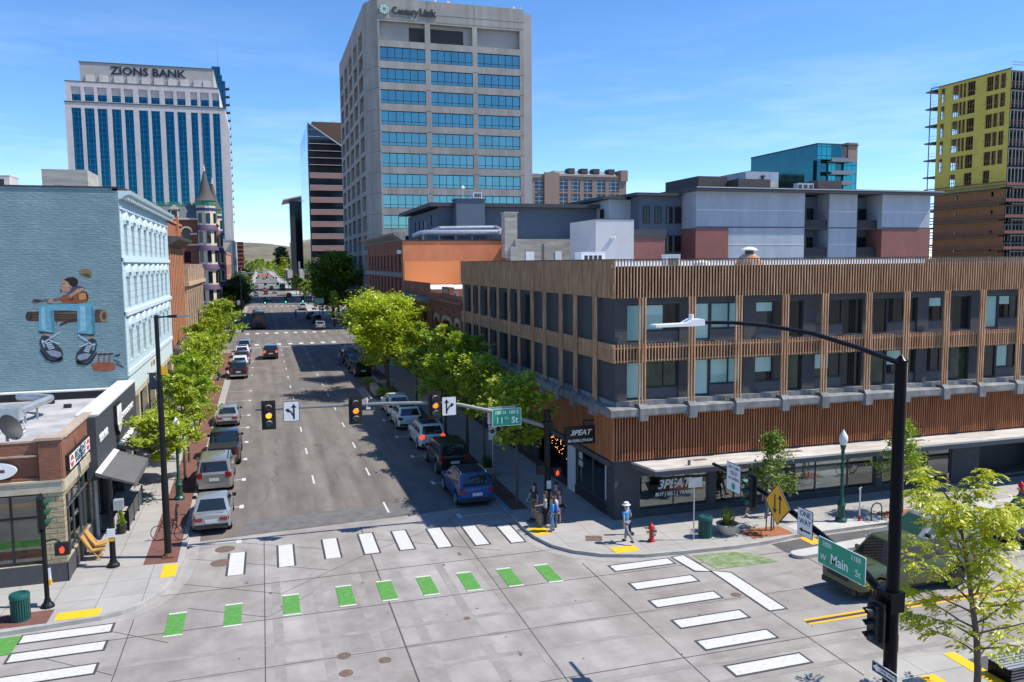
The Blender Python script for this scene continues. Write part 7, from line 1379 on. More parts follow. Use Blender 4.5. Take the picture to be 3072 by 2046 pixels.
mb = MB(); mb.cyl((-6.25,35.94,.15),(-6.25,35.94,3.85),.12,.10,12); mb.lathe((-6.25,35.94,.15), [(.25,0),(.24,.1),(.16,.18),(.13,.3)], 12); part('pole', mb, 'dark_pole', t); mb = MB(); mb.box(-6.4,35.78,1.42,-6.1,35.82,1.78); part('notice', mb, 'sign_face_white', t); mb = MB(); mb.box(-6.36,35.79,1.26,-6.14,35.82,1.4); part('notice_band', mb, 'push_yellow', t)
mb = MB(); mb.box(-6.1,35.75,2.55,-5.75,36.1,2.95); part('control_box', mb, 'galv_dull', t)
# ---- big black pole in the foreground with mast arm along the street and a luminaire
PX, PY_ = 16.3, 17.6; t = thing('foreground_signal_pole', 'huge black pole at the lower right with luminaire arm, street name and one way signs', 'traffic signal', (PX, PY_, .15))
mb = MB(); mb.cyl((PX,PY_,-2.93),(PX,PY_,9.75),.2,.15,18); mb.lathe((PX,PY_,9.75), [(.17,0),(.17,.05),(.06,.16),(.02,.2)], 16); part('pole', mb, 'black_metal', t, True)
mb = MB(); mb.tube([(PX,17.75,3.1),(PX,18.7,3.5),(PX,20.7,4.02),(PX,22.2,4.32),(PX,23.7,4.52),(PX,25.4,4.68),(PX,26.95,4.74)], [.13,.12,.105,.095,.085,.075,.065], 12); part('mast_arm', mb, 'black_metal', t, True)
mb = MB(); mb.box(PX-.24,PY_-.22,2.85,PX+.22,PY_+.36,3.42); mb.cyl((PX-.26,PY_-.1,3.32),(PX-.2,PY_-.1,3.32),.035); part('bracket', mb, 'black_metal', t)
mb = MB(); mb.tube([(16.25,PY_,9.72),(14.86,PY_,10.2),(13.45,PY_,10.62),(12.1,PY_,10.86),(11.14,PY_,10.96),(10.1,PY_,11.0)], [.075,.066,.058,.052,.048,.045], 10); part('luminaire_arm', mb, 'black_metal', t, True)
mb = MB(); mb.prism([(10.25,10.93),(10.25,11.08),(9.95,11.09),(9.75,10.99),(8.95,10.98),(8.93,10.92),(9.7,10.92),(9.95,10.92)], PY_-.17, PY_+.17, 0, 'y'); mb.cyl((9.97,PY_,11.06),(9.97,PY_,11.2),.06); part('lamp_head', mb, 'white_metal', t)
sx_ = PX-.17
def arm_sign(u0, u1, z0, z1, mat, border, name): return sign_panel(t, '-x', (sx_, 0), -u1, -u0, z0, z1, mat, border, name)
s_ = arm_sign(24.8,25.72,4.12,5.17,'sign_face_white','signal_black','yield_sign')
for s__, h_, z_ in (('LEFT TURN',.145,5.0),('YIELD',.2,4.8),('ON GREEN',.145,4.6)): text(s__, h_, (sx_-.02, 25.26, z_), '-x', 'signal_black', s_, ex=.002, bold=.002, sx=.95)
mb = MB(); fpoly(mb, '-x', (sx_, 25.26), [(.13*math.cos(k*math.pi/10), 4.33+.13*math.sin(k*math.pi/10)) for k in range(20)], .02); part('green_disc', mb, 'street_green', s_)
signal_head(t, '-x', (PX-.1,24.2), 4.42, None, paint='signal_black', k=.98, vis='signal_green_paint')
mb = MB(); mb.prism([(22.62-.70,4.42),(22.62,4.42+.72),(22.62+.70,4.42),(22.62,4.42-.72)], sx_-.015, sx_, 0, 'x'); s_ = part('two_way_sign', mb, 'signal_black', t); mb = MB(); fpoly(mb, '-x', (sx_,22.62), [(-.65,4.42),(0,5.09),(.65,4.42),(0,3.75)], .018); part('sign_face', mb, 'warning_yellow', s_)
mb = MB(); fpoly(mb, '-x', (sx_,22.62), arrow_up(.66,.07,.17,.14,4.12), .021); fpoly(mb, '-x', (sx_,22.62), [(-a-.0, 4.72-(b-4.0)) for a, b in arrow_up(.66,.07,.17,.14,4.0)], .0212); part('arrow_symbol', mb, 'signal_black', s_)
s_ = arm_sign(20.8,21.55,3.78,4.68,'sign_face_white','signal_black','one_way_sign'); text('ONE', .25, (sx_-.02,21.17,4.5), '-x', 'signal_black', s_, ex=.002, bold=.004); text('WAY', .25, (sx_-.02,21.17,4.24), '-x', 'signal_black', s_, ex=.002, bold=.004); mb = MB(); fpoly(mb, '-x', (sx_,21.17), [(-.28,3.97),(-.13,4.06),(-.13,4.0),(.27,4.0),(.27,3.94),(-.13,3.94),(-.13,3.88)], .021); part('arrow_symbol', mb, 'signal_black', s_)
s_ = arm_sign(18.45,20.52,3.2,4.05,'street_green','letter_white','street_name_sign'); text('1000', .23, (sx_-.02,20.12,3.87), '-x', 'letter_white', s_, ex=.002, sx=.95); text('1100', .23, (sx_-.02,18.85,3.87), '-x', 'letter_white', s_, ex=.002, sx=.95); text('W', .26, (sx_-.02,20.27,3.44), '-x', 'letter_white', s_, ex=.002); text('Main', .44, (sx_-.02,19.55,3.5), '-x', 'letter_white', s_, ex=.002, bold=.004, sx=.93); text('St', .3, (sx_-.02,18.75,3.46), '-x', 'letter_white', s_, ex=.002)
signal_head(t, '-x', (PX-.38,PY_+.12), 2.5, None, paint='signal_black', k=1.0); mb = MB(); mb.tube([(PX-.4,PY_+.1,1.95),(PX-.1,PY_,1.95)], .025); part('head_bracket', mb, 'black_metal', t)
s_ = sign_panel(t, '-x', (PX-.26, 0), -17.98, -17.02, .98, 1.3, 'signal_black', 'letter_white', 'one_way_arrow_sign', r_=.02); mb = MB(); fpoly(mb, '-x', (PX-.26,17.5), [(-.44,1.14),(-.26,1.26),(-.26,1.21),(.42,1.21),(.42,1.07),(-.26,1.07),(-.26,1.02)], .02); part('arrow_symbol', mb, 'letter_white', s_); text('ONE WAY', .125, (PX-.283,17.38,1.14), '-x', 'signal_black', s_, ex=.001, bold=.002)
mb = MB(); mb.box(PX+.22,PY_+.1,1.55,PX+.36,PY_+.3,2.05); part('side_box', mb, 'black_metal', t)
def rescale(o, f, dz):
    for ch in o.children: ch.data.transform(Matrix.Translation((0,0,dz)) @ Matrix.Scale(f, 4)); rescale(ch, f, dz)
rescale(t, .8, 2.47); t.location = (PX*.8, PY_*.8, .15)      # the pole was drawn a quarter too big: real poles are 10.5 m
t = thing('equipment_pedestal', 'small dark green metal pedestal beside the huge black pole', 'cabinet', (16.9, 17.2, .15)); mb = MB(); mb.box(16.65,16.95,.15,17.15,17.45,.8); part('cabinet_body', mb, 'lamp_green', t); mb = MB(); mb.box(16.62,16.92,.8,17.18,17.48,.85); part('cabinet_lid', mb, 'galv_dull', t)
# ---- acorn lamps
def acorn_lamp(x, y, label, arm=True, h=4.4):
    t = thing('acorn_street_lamp', label, 'street lamp', (x, y, .15), group='green acorn lamps')
    mb = MB(); mb.lathe((x,y,.15), [(.27,0),(.27,.12),(.19,.22),(.17,.75),(.21,.82),(.13,.95),(.085,1.15),(.065,h-1.15),(.1,h-1.12),(.075,h-1.0),(.12,h-.85),(.14,h-.72)], 14); part('post', mb, 'lamp_green', t, True)
    mb = MB(); mb.lathe((x,y,.15), [(.12,h-.72),(.21,h-.5),(.2,h-.3),(.13,h-.18),(.09,h-.12),(.05,h-.04),(.015,h+.02)], 14); part('globe', mb, 'globe', t, True)
    if arm: mb = MB(); mb.tube([(x,y,h-1.3),(x-.55,y-.1,h-1.05)], .018, 6); mb.box(x+.03,y-.05,h-1.35,x+.13,y+.05,h-1.15); part('banner_arm', mb, 'lamp_green', t)
acorn_lamp(25.82, 31.3, 'dark green acorn lamp on the sunny pavement before the shop windows'); acorn_lamp(-4.55, 45.4, 'green acorn lamp among the trees on the left kerb beside the bicycles', False); acorn_lamp(-4.7, 92, 'green acorn lamp farther up the left kerb, its globe above the leaves', False)
# ---- hydrants, bins, planters
def hydrant(x, y, label):
    t = thing('fire_hydrant', label, 'hydrant', (x, y, .15), group='red fire hydrants'); mb = MB(); mb.lathe((x,y,.15), [(.17,0),(.17,.06),(.11,.09),(.105,.52),(.15,.55),(.15,.6),(.13,.66),(.09,.74),(.04,.78),(.035,.84),(.01,.85)], 14); part('barrel', mb, 'hydrant_red', t, True)
    for dx, r_ in ((-1,.055),(1,.055)): mb = MB(); mb.lathe((x+dx*.1,y,.58), [(r_,0),(r_,dx*.09),(r_*1.2,dx*.09),(r_*1.2,dx*.13)], 8, ax='x'); part('side_outlet', mb, 'push_yellow' if dx < 0 else 'grey_metal', t)
    mb = MB(); mb.lathe((x+.03,y-.11,.5), [(.085,0),(.085,-.08),(.07,-.12)], 10, ax='y'); part('pumper_outlet', mb, 'grey_metal', t)
hydrant(16.1, 31.66, 'red fire hydrant with grey cap at the right street corner'); hydrant(37.3, 31.7, 'red fire hydrant at the far right behind the navy pickup')
def bin_(x, y, label):
    t = thing('litter_bin', label, 'litter bin', (x, y, .15), group='green slatted litter bins'); mb = MB()
    for k in range(24): a = 2*math.pi*k/24; c, s_ = math.cos(a), math.sin(a); p = Vector((x+c*.30, y+s_*.30, 0)); tt = Vector((-s_, c, 0))*.027; o = Vector((c, s_, 0))*.012; mb.idx([p-tt+Vector((0,0,.22)), p+tt+Vector((0,0,.22)), p+tt+Vector((0,0,1.0)), p-tt+Vector((0,0,1.0)), p-tt+o+Vector((0,0,.22)), p+tt+o+Vector((0,0,.22)), p+tt+o+Vector((0,0,1.0)), p-tt+o+Vector((0,0,1.0))], [(4,5,6,7),(0,4,7,3),(1,2,6,5),(3,7,6,2)])
    part('slats', mb, 'park_green', t); mb = MB(); mb.lathe((x,y,.2), [(.27,0),(.27,.75)], 16); part('liner', mb, 'near_black', t)
    mb = MB(); mb.lathe((x,y,.95), [(.33,0),(.33,.12),(.31,.15),(.2,.16),(.19,.12),(.02,.12)], 18); part('rim', mb, 'park_green', t, True); mb = MB(); mb.lathe((x,y,.16), [(.31,0),(.31,.07)], 16); part('base_ring', mb, 'park_green', t)
bin_(18.64, 31.42, 'dark teal slatted bin beside the thin sign post at the right corner'); bin_(-8.5, 31.4, 'dark teal slatted bin on the brick strip at the lower left')
def bowl(x, y, label, gm='leaf_fresh'):
    t = thing('planter_bowl', label, 'planter', (x, y, .15), group='stone planter bowls'); mb = MB(); mb.lathe((x,y,.15), [(.26,0),(.33,.06),(.5,.42),(.53,.5),(.49,.52),(.45,.47),(.05,.45)], 18); part('bowl', mb, 'planter_stone', t, True); mb = MB(); mb.lathe((x,y,.6), [(.44,0),(.3,.05),(.02,.07)], 14); part('soil', mb, 'mulch', t)
    mb = MB(); r = random.Random(int(x*10))
    for k in range(150): a = r.uniform(0,6.28); q = r.uniform(0,.26); b = Vector((x+q*math.cos(a), y+q*math.sin(a), .65)); d = Vector((math.cos(a)*r.uniform(.05,.3), math.sin(a)*r.uniform(.05,.3), r.uniform(.5,.85))); sd_ = Vector((-math.sin(a), math.cos(a), 0))*.014; mb.face([b-sd_, b+sd_, b+d*.6+sd_*.7, b+d, b+d*.6-sd_*.7])
    part('grass_clump', mb, gm, t)
bowl(19.78, 31.41, 'cream stone bowl planter with tall grass beside the teal bin'); bowl(12.24, 44.9, 'stone bowl planter in the shade behind the blue crossover', 'leaf_dark')
# ---- small posts
t = thing('button_post', 'low dark post with yellow push button sign beside the man in blue', 'post', (15.58, 32.78, .15)); mb = MB(); mb.cyl((15.58,32.78,.15),(15.58,32.78,1.65),.06); mb.lathe((15.58,32.78,.15), [(.2,0),(.19,.08),(.08,.14)], 10); part('pole', mb, 'dark_pole', t); mb = MB(); mb.box(15.4,32.7,1.2,15.5,32.86,1.6); part('button_plate', mb, 'sign_face_white', t); mb = MB(); mb.box(15.39,32.69,1.0,15.5,32.87,1.2); part('push_button', mb, 'push_yellow', t)
t = thing('sign_post', 'thin galvanised post with sign seen from behind, beside the teal bin', 'sign', (17.94, 31.22, .15)); mb = MB(); mb.cyl((17.94,31.22,.15),(17.94,31.22,2.95),.03); part('pole', mb, 'galv', t); mb = MB(); mb.box(17.62,31.16,2.55,18.3,31.18,2.98); part('sign', mb, 'galv_dull', t)
t = thing('bike_rack', 'dark green hoop bicycle rack on the sunny pavement beyond the acorn lamp', 'bike rack', (27.5, 30.9, .15)); mb = MB(); mb.tube([(27.2,30.9,.15),(27.2,30.9,.75),(27.3,30.9,.93),(27.5,30.9,1.0),(27.7,30.9,.93),(27.8,30.9,.75),(27.8,30.9,.15)], .03, 8); part('hoop', mb, 'lamp_green', t, True)
t = thing('marker_post', 'white post with red foot standing between the acorn lamp and the hoop rack', 'post', (26.67, 31.07, .15)); mb = MB(); mb.cyl((26.67,31.07,.4),(26.67,31.07,1.75),.035); mb.cyl((26.6,31.07,1.7),(26.75,31.07,1.78),.02); part('pole', mb, 'white_metal', t); mb = MB(); mb.cyl((26.67,31.07,.15),(26.67,31.07,.42),.065); part('foot', mb, 'hydrant_red', t)
t = thing('painted_bollard', 'thin post wrapped in coloured tape by the recessed entrance', 'bollard', (34.7, 33.9, .15)); mb = MB(); mb.cyl((34.7,33.9,.15),(34.7,33.9,1.1),.07); part('pole', mb, 'planter_stone', t); mb = MB(); mb.cyl((34.7,33.9,.6),(34.7,33.9,.85),.075); part('tape', mb, 'hydrant_red', t)
t = thing('parking_sign', 'white parking notice on a thin post behind the blue crossover', 'sign', (12.3, 44.0, .15)); mb = MB(); mb.cyl((12.3,44,.15),(12.3,44,3.3),.03); part('pole', mb, 'galv', t); mb = MB(); mb.box(12.05,43.95,2.45,12.5,43.97,3.3); s_ = part('sign', mb, 'sign_face_white', t); mb = MB(); mb.cyl((12.27,43.946,2.92),(12.27,43.94,2.92),.13,n=14); part('notice_disc', mb, 'lamp_green', s_)
# ---- cafe chairs, patio fence and shrubs on the left
pm('chair_wood', (.50,.28,.09), .55, var=.1, scale=5)
def chair(x, y, lb):
    t = thing('wooden_chair', lb, 'chair', (x, y, .15), group='slatted wooden chairs'); Q = lambda a, b, c: (x+a, y+b, .15+c)
    mb = MB(); mb.prism([(x-.05,.52),(x+.5,.6),(x+.5,.65),(x-.05,.57)], y-.27, y+.27, 0, 'y'); part('seat', mb, 'chair_wood', t); mb = MB(); mb.prism([(x-.05,.55),(x+.02,.55),(x-.32,1.22),(x-.38,1.2)], y-.26, y+.26, 0, 'y'); part('backrest', mb, 'chair_wood', t)
    for dy in (-.24, .24): mb = MB(); mb.tube([Q(.45,dy,.45),Q(.15,dy,0)], .025, 6); part('leg', mb, 'chair_wood', t); mb = MB(); mb.tube([Q(-.2,dy,.8),Q(.35,dy,0)], .025, 6); part('leg', mb, 'chair_wood', t)
chair(-7.25, 37.15, 'nearer pale wooden chair leaning by the barber shop side window'); chair(-7.25, 37.85, 'farther pale wooden chair leaning by the barber shop side window')
t = thing('patio_fence', 'low dark patio fence on the left pavement in front of the bar', 'fence', (-6.35, 41, .15)); mb = MB(); mb.box(-6.36,40.7,.3,-6.32,45.4,1.05); part('panel', mb, 'charcoal_panel', t); mb = MB()
for y in (40.7,42.3,43.9,45.35): mb.box(-6.38,y-.03,.15,-6.3,y+.03,1.1)
part('post', mb, 'black_metal', t); mb = MB()
for k in range(9): mb.box(-7.75+k*.16,40.72,.2,-7.73+k*.16,40.74,1.05)
mb.box(-7.8,40.71,1.05,-6.36,40.75,1.1); mb.box(-7.8,40.71,.2,-6.36,40.75,.25); part('railing', mb, 'black_metal', t)
t = thing('potted_conifer', 'small conical evergreen in a black pot at the fence corner', 'plant', (-6.6, 40.4, .15)); mb = MB(); mb.lathe((-6.6,40.4,.15), [(.17,0),(.23,.42),(.2,.42),(.05,.38)], 12); part('pot', mb, 'near_black', t)
C = rng.random((700,3)); C = np.stack([(1-C[:,2])*.24*np.sqrt(C[:,0])*np.cos(C[:,1]*6.28), (1-C[:,2])*.24*np.sqrt(C[:,0])*np.sin(C[:,1]*6.28), .4+C[:,2]*.85], 1); o = bpy.data.objects.new('foliage', leaf_mesh('foliage', C, .045, 'leaf_mid', rng)); COL.objects.link(o); o.parent = t
for i, (x, y, col, lb) in enumerate(((-5.9,50.5,'pm','dusty pink patio umbrella between the trees by the tan wagon'),(-5.7,100.5,'pm','dusty pink patio umbrella before the tan arched building'),)):
    if i == 0: pm('umbrella_pink', (.42,.22,.19), .9, var=.06)
    t = thing('patio_umbrella', lb, 'umbrella', (x, y, .15), group='pink patio umbrellas'); mb = MB(); mb.cyl((x,y,.15),(x,y,2.5),.025); part('pole', mb, 'white_metal', t); mb = MB(); mb.lathe((x,y,2.1), [(1.2,0),(.65,.3),(.03,.5)], 8); part('canopy', mb, 'umbrella_pink', t)
# ---- planter walls, bench
for i, (x0, y0, x1, y1, h_, lb) in enumerate(((9.75,75.8,10.35,79.2,.75,'long pale concrete planter wall beside the white crossover'),(11.2,80.8,12.3,81.6,.6,'short pale concrete seat block under the large bright tree'),(11.5,73.4,12.4,74.0,.55,'low concrete seat block behind the parked white crossovers'))): mb = MB(); mb.box(x0,y0,.15,x1,y1,.15+h_); single('concrete_planter_wall', mb, 'planter_stone', lb, 'planter wall', 'concrete seats in the planting bed', base=(x0,y0,.15))
t = thing('slatted_bench', 'dark slatted metal bench on the shaded path at the lower right edge', 'bench', (21.4, 17.7, .15)); mb = MB()
for k in range(6): mb.box(20.3,17.35+k*.13,.6,24,17.43+k*.13,.63)
part('seat', mb, 'galv_dull', t)
for x in (20.4, 22.2, 23.9): mb = MB(); mb.box(x-.03,17.35,.15,x+.03,18.1,.6); part('leg', mb, 'black_metal', t)
# ---- the next junction: signals, light poles, sign
t = thing('mast_arm_signal', 'far mast arm with three green signals and green street sign at the next junction', 'traffic signal', (13.5, 163, .15)); mb = MB(); mb.cyl((13.5,163,.15),(13.5,163,9.8),.22,.14,10); mb.box(13.1,162.8,6.9,13.3,163.2,7.6); mb.box(13.7,162.8,6.9,13.9,163.2,7.6); part('pole', mb, 'dark_pole', t)
mb = MB(); mb.tube([(13.4,163,4.9),(11.5,163,5.5),(9,163,6.05),(4,163,6.25)], [.13,.11,.09,.06], 8); part('mast_arm', mb, 'dark_pole', t, True); mb = MB(); mb.tube([(13.4,163,9.3),(14.5,163,9.6),(15.6,163,9.6)], .06); mb.box(15.4,162.85,9.5,16.6,163.15,9.62); part('luminaire_arm', mb, 'dark_pole', t)
for x, z in ((.57,5.52),(4.4,5.62),(7.6,5.68)): signal_head(t, '-y', (x,162.9), z, 2, 'lens_green_lit')
mb = MB(); mb.tube([(7.6,163,6.1),(4,163,6.2)], .06); part('arm_tip', mb, 'dark_pole', t)
s_ = sign_panel(t, '-y', (0,162.8), 9.85, 11.55, 4.85, 5.85, 'street_green', 'letter_white', 'street_name_sign', r_=.06); text('100 N  100 S', .26, (10.7,162.77,5.6), '-y', 'letter_white', s_, ex=.002); text('10 Th St', .46, (10.7,162.77,5.17), '-y', 'letter_white', s_, ex=.002, bold=.005)
t = thing('mast_arm_signal', 'tall dark light pole with side signals on the left of the next junction', 'traffic signal', (-3.6, 156.4, .15)); mb = MB(); mb.cyl((-3.6,156.4,.15),(-3.6,156.4,11),.2,.1,10); part('pole', mb, 'dark_pole', t); mb = MB(); mb.tube([(-3.5,156.4,4.9),(-1.5,157.5,5.5),(.3,158,5.65)], [.1,.08,.06], 8); part('mast_arm', mb, 'dark_pole', t); signal_head(t, '+x', (-3.5,156.2), 5.4, None, k=1.1); mb = MB(); mb.box(-4.3,156.2,5.2,-3.8,156.6,6.0); part('control_box', mb, 'galv', t); mb = MB(); mb.tube([(-3.6,156.4,10.8),(-2,156.4,11.0)], .06); mb.box(-2.2,156.25,10.92,-1.2,156.55,11.05); part('luminaire_arm', mb, 'galv', t)
for i, (x, y, xs, lb) in enumerate(((14.2,281,(-2.6,1.3,5.2,9.0),'distant mast arm with four green signals two junctions away'),(14.2,409,(-2,2.5,7),'distant mast arm with green signals three junctions away'))):
    t = thing('mast_arm_signal', lb, 'traffic signal', (x, y, .15)); mb = MB(); mb.cyl((x,y,.15),(x,y,9.5),.2,.12,8); part('pole', mb, 'dark_pole', t); mb = MB(); mb.tube([(x,y,5.4),(x-4,y,6.2),(xs[0],y,6.3)], .08, 6); part('mast_arm', mb, 'dark_pole', t)
    for q in xs: signal_head(t, '-y', (q,y-.1), 5.7, 2, 'lens_green_lit', k=1.15)
for i, (x, y, lb) in enumerate(((-6.6,205,'slim dark light pole before the salmon building'),(-6.8,240,'light pole farther along the salmon building'),(14.3,205,'dark light pole under the large green trees on the right'),(13.9,262,'light pole at the second junction on the right'))):
    t = thing('street_light', lb, 'street light', (x, y, .15)); mb = MB(); mb.cyl((x,y,.15),(x,y,10.5),.13,.08,8); part('pole', mb, 'dark_pole', t); sg = 1 if x < 0 else -1; mb = MB(); mb.tube([(x,y,10.2),(x+sg*1.6,y,10.5)], .05, 6); part('arm', mb, 'dark_pole', t); mb = MB(); mb.box(x+sg*1.5,y-.15,10.44,x+sg*2.6,y+.15,10.56); part('lamp_head', mb, 'white_metal', t)
pm('blue_sign', (.03,.25,.60), .5, var=0); pm('cone_orange', (.72,.16,.04), .7, var=.1)
mb = MB(); mb.box(11.2,402,4.9,13.6,402.1,6.3); mb.cyl((12.4,402.2,0),(12.4,402.2,5),.1); single('blue_street_sign', mb, 'blue_sign', 'bright blue sign on a post far up the street on the right', 'sign', base=(12.4,402,0))
for i in range(16):
    x, y = -3+rng.random()*13, 860+rng.random()*140; mb = MB(); mb.lathe((0,0,0), [(.7,0),(.7,.15),(.45,.2),(.3,2.0),(.05,2.2)], 8); single('traffic_barrel', mb, 'cone_orange', 'orange roadworks barrel at the far end of the street', 'traffic barrel', 'orange barrels far up the street', base=None).location = (x, y, 0)
# ================================================================ people
pm('skin', (.46,.27,.19), .55, var=.04); pm('skin_tan', (.38,.21,.14), .55, var=.04); pm('hair_dark', (.015,.011,.010), .6, var=.2, scale=20); pm('hair_brown', (.055,.028,.016), .6, var=.2, scale=20)
for k, v in dict(black_print=(.025,.03,.036), khaki=(.16,.13,.085), light_grey=(.42,.42,.42), black=(.012,.012,.014), denim=(.13,.21,.31), denim_dark=(.08,.14,.22), lilac=(.40,.42,.58), purple=(.30,.12,.40), sky=(.06,.27,.58), blue_shirt=(.035,.25,.58), hat=(.60,.60,.63), brown_bag=(.30,.19,.11), white_top=(.62,.62,.60), grey_tee=(.10,.11,.12), shoe=(.03,.027,.025), shoe_pale=(.4,.36,.3), grey_jean=(.17,.22,.27), backpack=(.10,.16,.42)).items(): pm('cloth_'+k, v, .85, var=.1, scale=14)
def skinned(name, verts, edges, radii, mat, parent, sub=1, root=0):
    me = bpy.data.meshes.new(name); me.from_pydata([tuple(v) for v in verts], edges, []); me.materials.append(M[mat]); o = bpy.data.objects.new(name, me); COL.objects.link(o); o.parent = parent
    md = o.modifiers.new('skin', 'SKIN'); md.use_smooth_shade = True; md.branch_smoothing = .4
    for i, r_ in enumerate(radii): sv = me.skin_vertices[0].data[i]; sv.radius = (r_, r_) if not isinstance(r_, tuple) else r_; sv.use_root = (i == root)
    s_ = o.modifiers.new('sub', 'SUBSURF'); s_.levels = sub; s_.render_levels = sub
    return o
def person(label, loc, rz, h=1.75, top='cloth_grey_tee', bottom='cloth_denim', shoes='cloth_shoe', hair='hair_dark', long_hair=True, skin='skin', legL=(0,0), legR=(0,0), armL=((.03,-.1),(.05,.05)), armR=((.03,-.1),(.05,.05)), shorts=False, sleeve=.55, hat=None, female=False, headturn=0, lean=0, group='people waiting at the right corner', name='person', fingers=True):
    """facing +Y; leg = (hip swing forward, knee bend), arm = ((side, forward) of the elbow, (side, forward, up) of the wrist from it)"""
    t = thing(name, label, 'person', loc, rz, group); k = h/1.75; S_ = lambda *p: Vector(p)*k; sw = .165 if female else .185; hw = .095
    pel = S_(0,0,.95); chest = S_(0,lean*.4,1.28); neck = S_(0,lean*.8,1.47); head = S_(0,lean+.01,1.62); J = {}
    for s_, lg, ar, n in ((-1,legL,armL,'L'),(1,legR,armR,'R')):
        hip = S_(s_*hw,0,.92); f, b = lg; knee = hip+S_(s_*.01, math.sin(f)*.43, -math.cos(f)*.43); ank = knee+S_(0, math.sin(f-b)*.42, -math.cos(f-b)*.42); toe = ank+S_(s_*.02, .15*math.cos(max(0,b-f)*.9), -.035-.12*math.sin(max(0,b-f)*.9))
        sh = S_(s_*sw,lean*.6,1.41); el = sh+S_(s_*(.03+ar[0][0]), ar[0][1], -math.sqrt(max(.01, .28**2-(ar[0][0]+.03)**2-ar[0][1]**2))); w3 = ar[1] if len(ar[1]) == 3 else (*ar[1], -math.sqrt(max(.0, .25**2-ar[1][0]**2-ar[1][1]**2))); wr = el+S_(s_*w3[0], w3[1], w3[2]); d = (wr-el).normalized(); hd = wr+d*.075*k; J[n] = (hip,knee,ank,toe,sh,el,wr,hd,d)
    # one continuous body
    V_ = [pel, chest, neck, head, S_(0,lean+.03,1.72)]; E_ = [(0,1),(1,2),(2,3),(3,4)]; Rr = [(.135*k,.095*k),(.145*k,.10*k),(.055*k,.055*k),(.085*k,.098*k),(.06*k,.07*k)]
    for s_, n in ((-1,'L'),(1,'R')):
        hip,knee,ank,toe,sh,el,wr,hd,d = J[n]; i = len(V_); V_ += [hip,knee,ank,toe]; E_ += [(0,i),(i,i+1),(i+1,i+2),(i+2,i+3)]; Rr += [.085*k,.056*k,.038*k,.028*k]
        i = len(V_); V_ += [sh,el,wr,hd]; E_ += [(1,i),(i,i+1),(i+1,i+2),(i+2,i+3)]; Rr += [.055*k,.04*k,.028*k,(.034*k,.018*k)]
        side = d.cross(Vector((0,0,1))); side = (side.normalized() if side.length > .1 else Vector((0,1,0))); nrm = side.cross(d)
        if fingers:
            for q, ln in ((-.024,.062),(-.008,.074),(.008,.07),(.022,.055)):
                b0 = len(V_); V_ += [hd+side*q*k+d*.03*k, hd+side*q*k+d*(.03+ln*.55)*k+nrm*.006*k, hd+side*q*k+d*(.03+ln)*k+nrm*.022*k]; E_ += [(i+3,b0),(b0,b0+1),(b0+1,b0+2)]; Rr += [.009*k,.0085*k,.007*k]
            b0 = len(V_); V_ += [hd-side*.03*k, hd-side*.045*k+d*.035*k+nrm*.01*k]; E_ += [(i+2,b0),(b0,b0+1)]; Rr += [.011*k,.009*k]
    skinned('body', V_, E_, Rr, skin, t, 1)
    # clothes over it
    V_ = [S_(0,0,.93), chest, S_(0,lean*.75,1.43)]; E_ = [(0,1),(1,2)]; Rr = [(.158*k,.115*k),((.152 if female else .168)*k,.118*k),.075*k]
    for n in 'LR':
        hip,knee,ank,toe,sh,el,wr,hd,d = J[n]; i = len(V_); V_ += [sh, sh.lerp(el, sleeve if sleeve < 1 else 1)]; E_ += [(1,i),(i,i+1)]; Rr += [.07*k,.062*k]
        if sleeve > 1: V_ += [el.lerp(wr, sleeve-1)]; E_ += [(i+1,i+2)]; Rr += [.045*k]
    skinned('shirt', V_, E_, Rr, top, t, 1, 1)
    V_ = [S_(0,0,.985)]; E_ = []; Rr = [(.15*k,.11*k)]
    for n in 'LR':
        hip,knee,ank,toe,*_ = J[n]; i = len(V_); V_ += [hip+S_(0,0,-.02)]; E_ += [(0,i)]; Rr += [.10*k]
        if shorts: V_ += [hip.lerp(knee,.9 if not female else .45)]; E_ += [(i,i+1)]; Rr += [.085*k]
        else: V_ += [knee, knee.lerp(ank,.93)]; E_ += [(i,i+1),(i+1,i+2)]; Rr += [.070*k,.054*k]
    skinned('shorts' if shorts else 'trousers', V_, E_, Rr, bottom, t, 1)
    for n in 'LR':
        hip,knee,ank,toe,*_ = J[n]; dv = (toe-ank); mb = MB(); c = ank+dv*.45+S_(0,0,-.02); mb.ball(c, (.048*k,.125*k,.05*k), 10, 6); part('shoe', mb, shoes, t, True, local=True)
    mb = MB(); hc = head+S_(0,-.012,.045); Q = Matrix.Translation(hc) @ Matrix.Rotation(headturn, 4, 'Z')
    mb.ball((0,-.018*k,.02*k),(.098*k,.108*k,.112*k), 12, 8); 
    if long_hair: mb.ball((0,-.065*k,-.13*k),(.105*k,.058*k,.21*k), 10, 8)
    mb.v = [tuple(Q @ (Vector(v)+Vector((0, -.012*k*(v[2] < .02*k), 0)))) for v in mb.v]; part('hair', mb, hair, t, True, local=True)
    for x in (-1, 1):
        mb = MB(); mb.ball((x*.033*k,.088*k,-.018*k),.011*k,6,4); mb.v = [tuple(Q @ Vector(v)) for v in mb.v]; part('eye', mb, 'hair_dark', t, local=True)
        mb = MB(); mb.ball((x*.088*k,.0,-.03*k),(.012*k,.022*k,.032*k),6,4); mb.v = [tuple(Q @ Vector(v)) for v in mb.v]; part('ear', mb, skin, t, True, local=True)
    mb = MB(); mb.idx([(-.014*k,.092*k,-.055*k),(.014*k,.092*k,-.055*k),(0,.118*k,-.055*k),(0,.092*k,-.012*k)], [(0,1,2),(0,2,3),(1,3,2)]); mb.v = [tuple(Q @ Vector(v)) for v in mb.v]; part('nose', mb, skin, t, local=True)
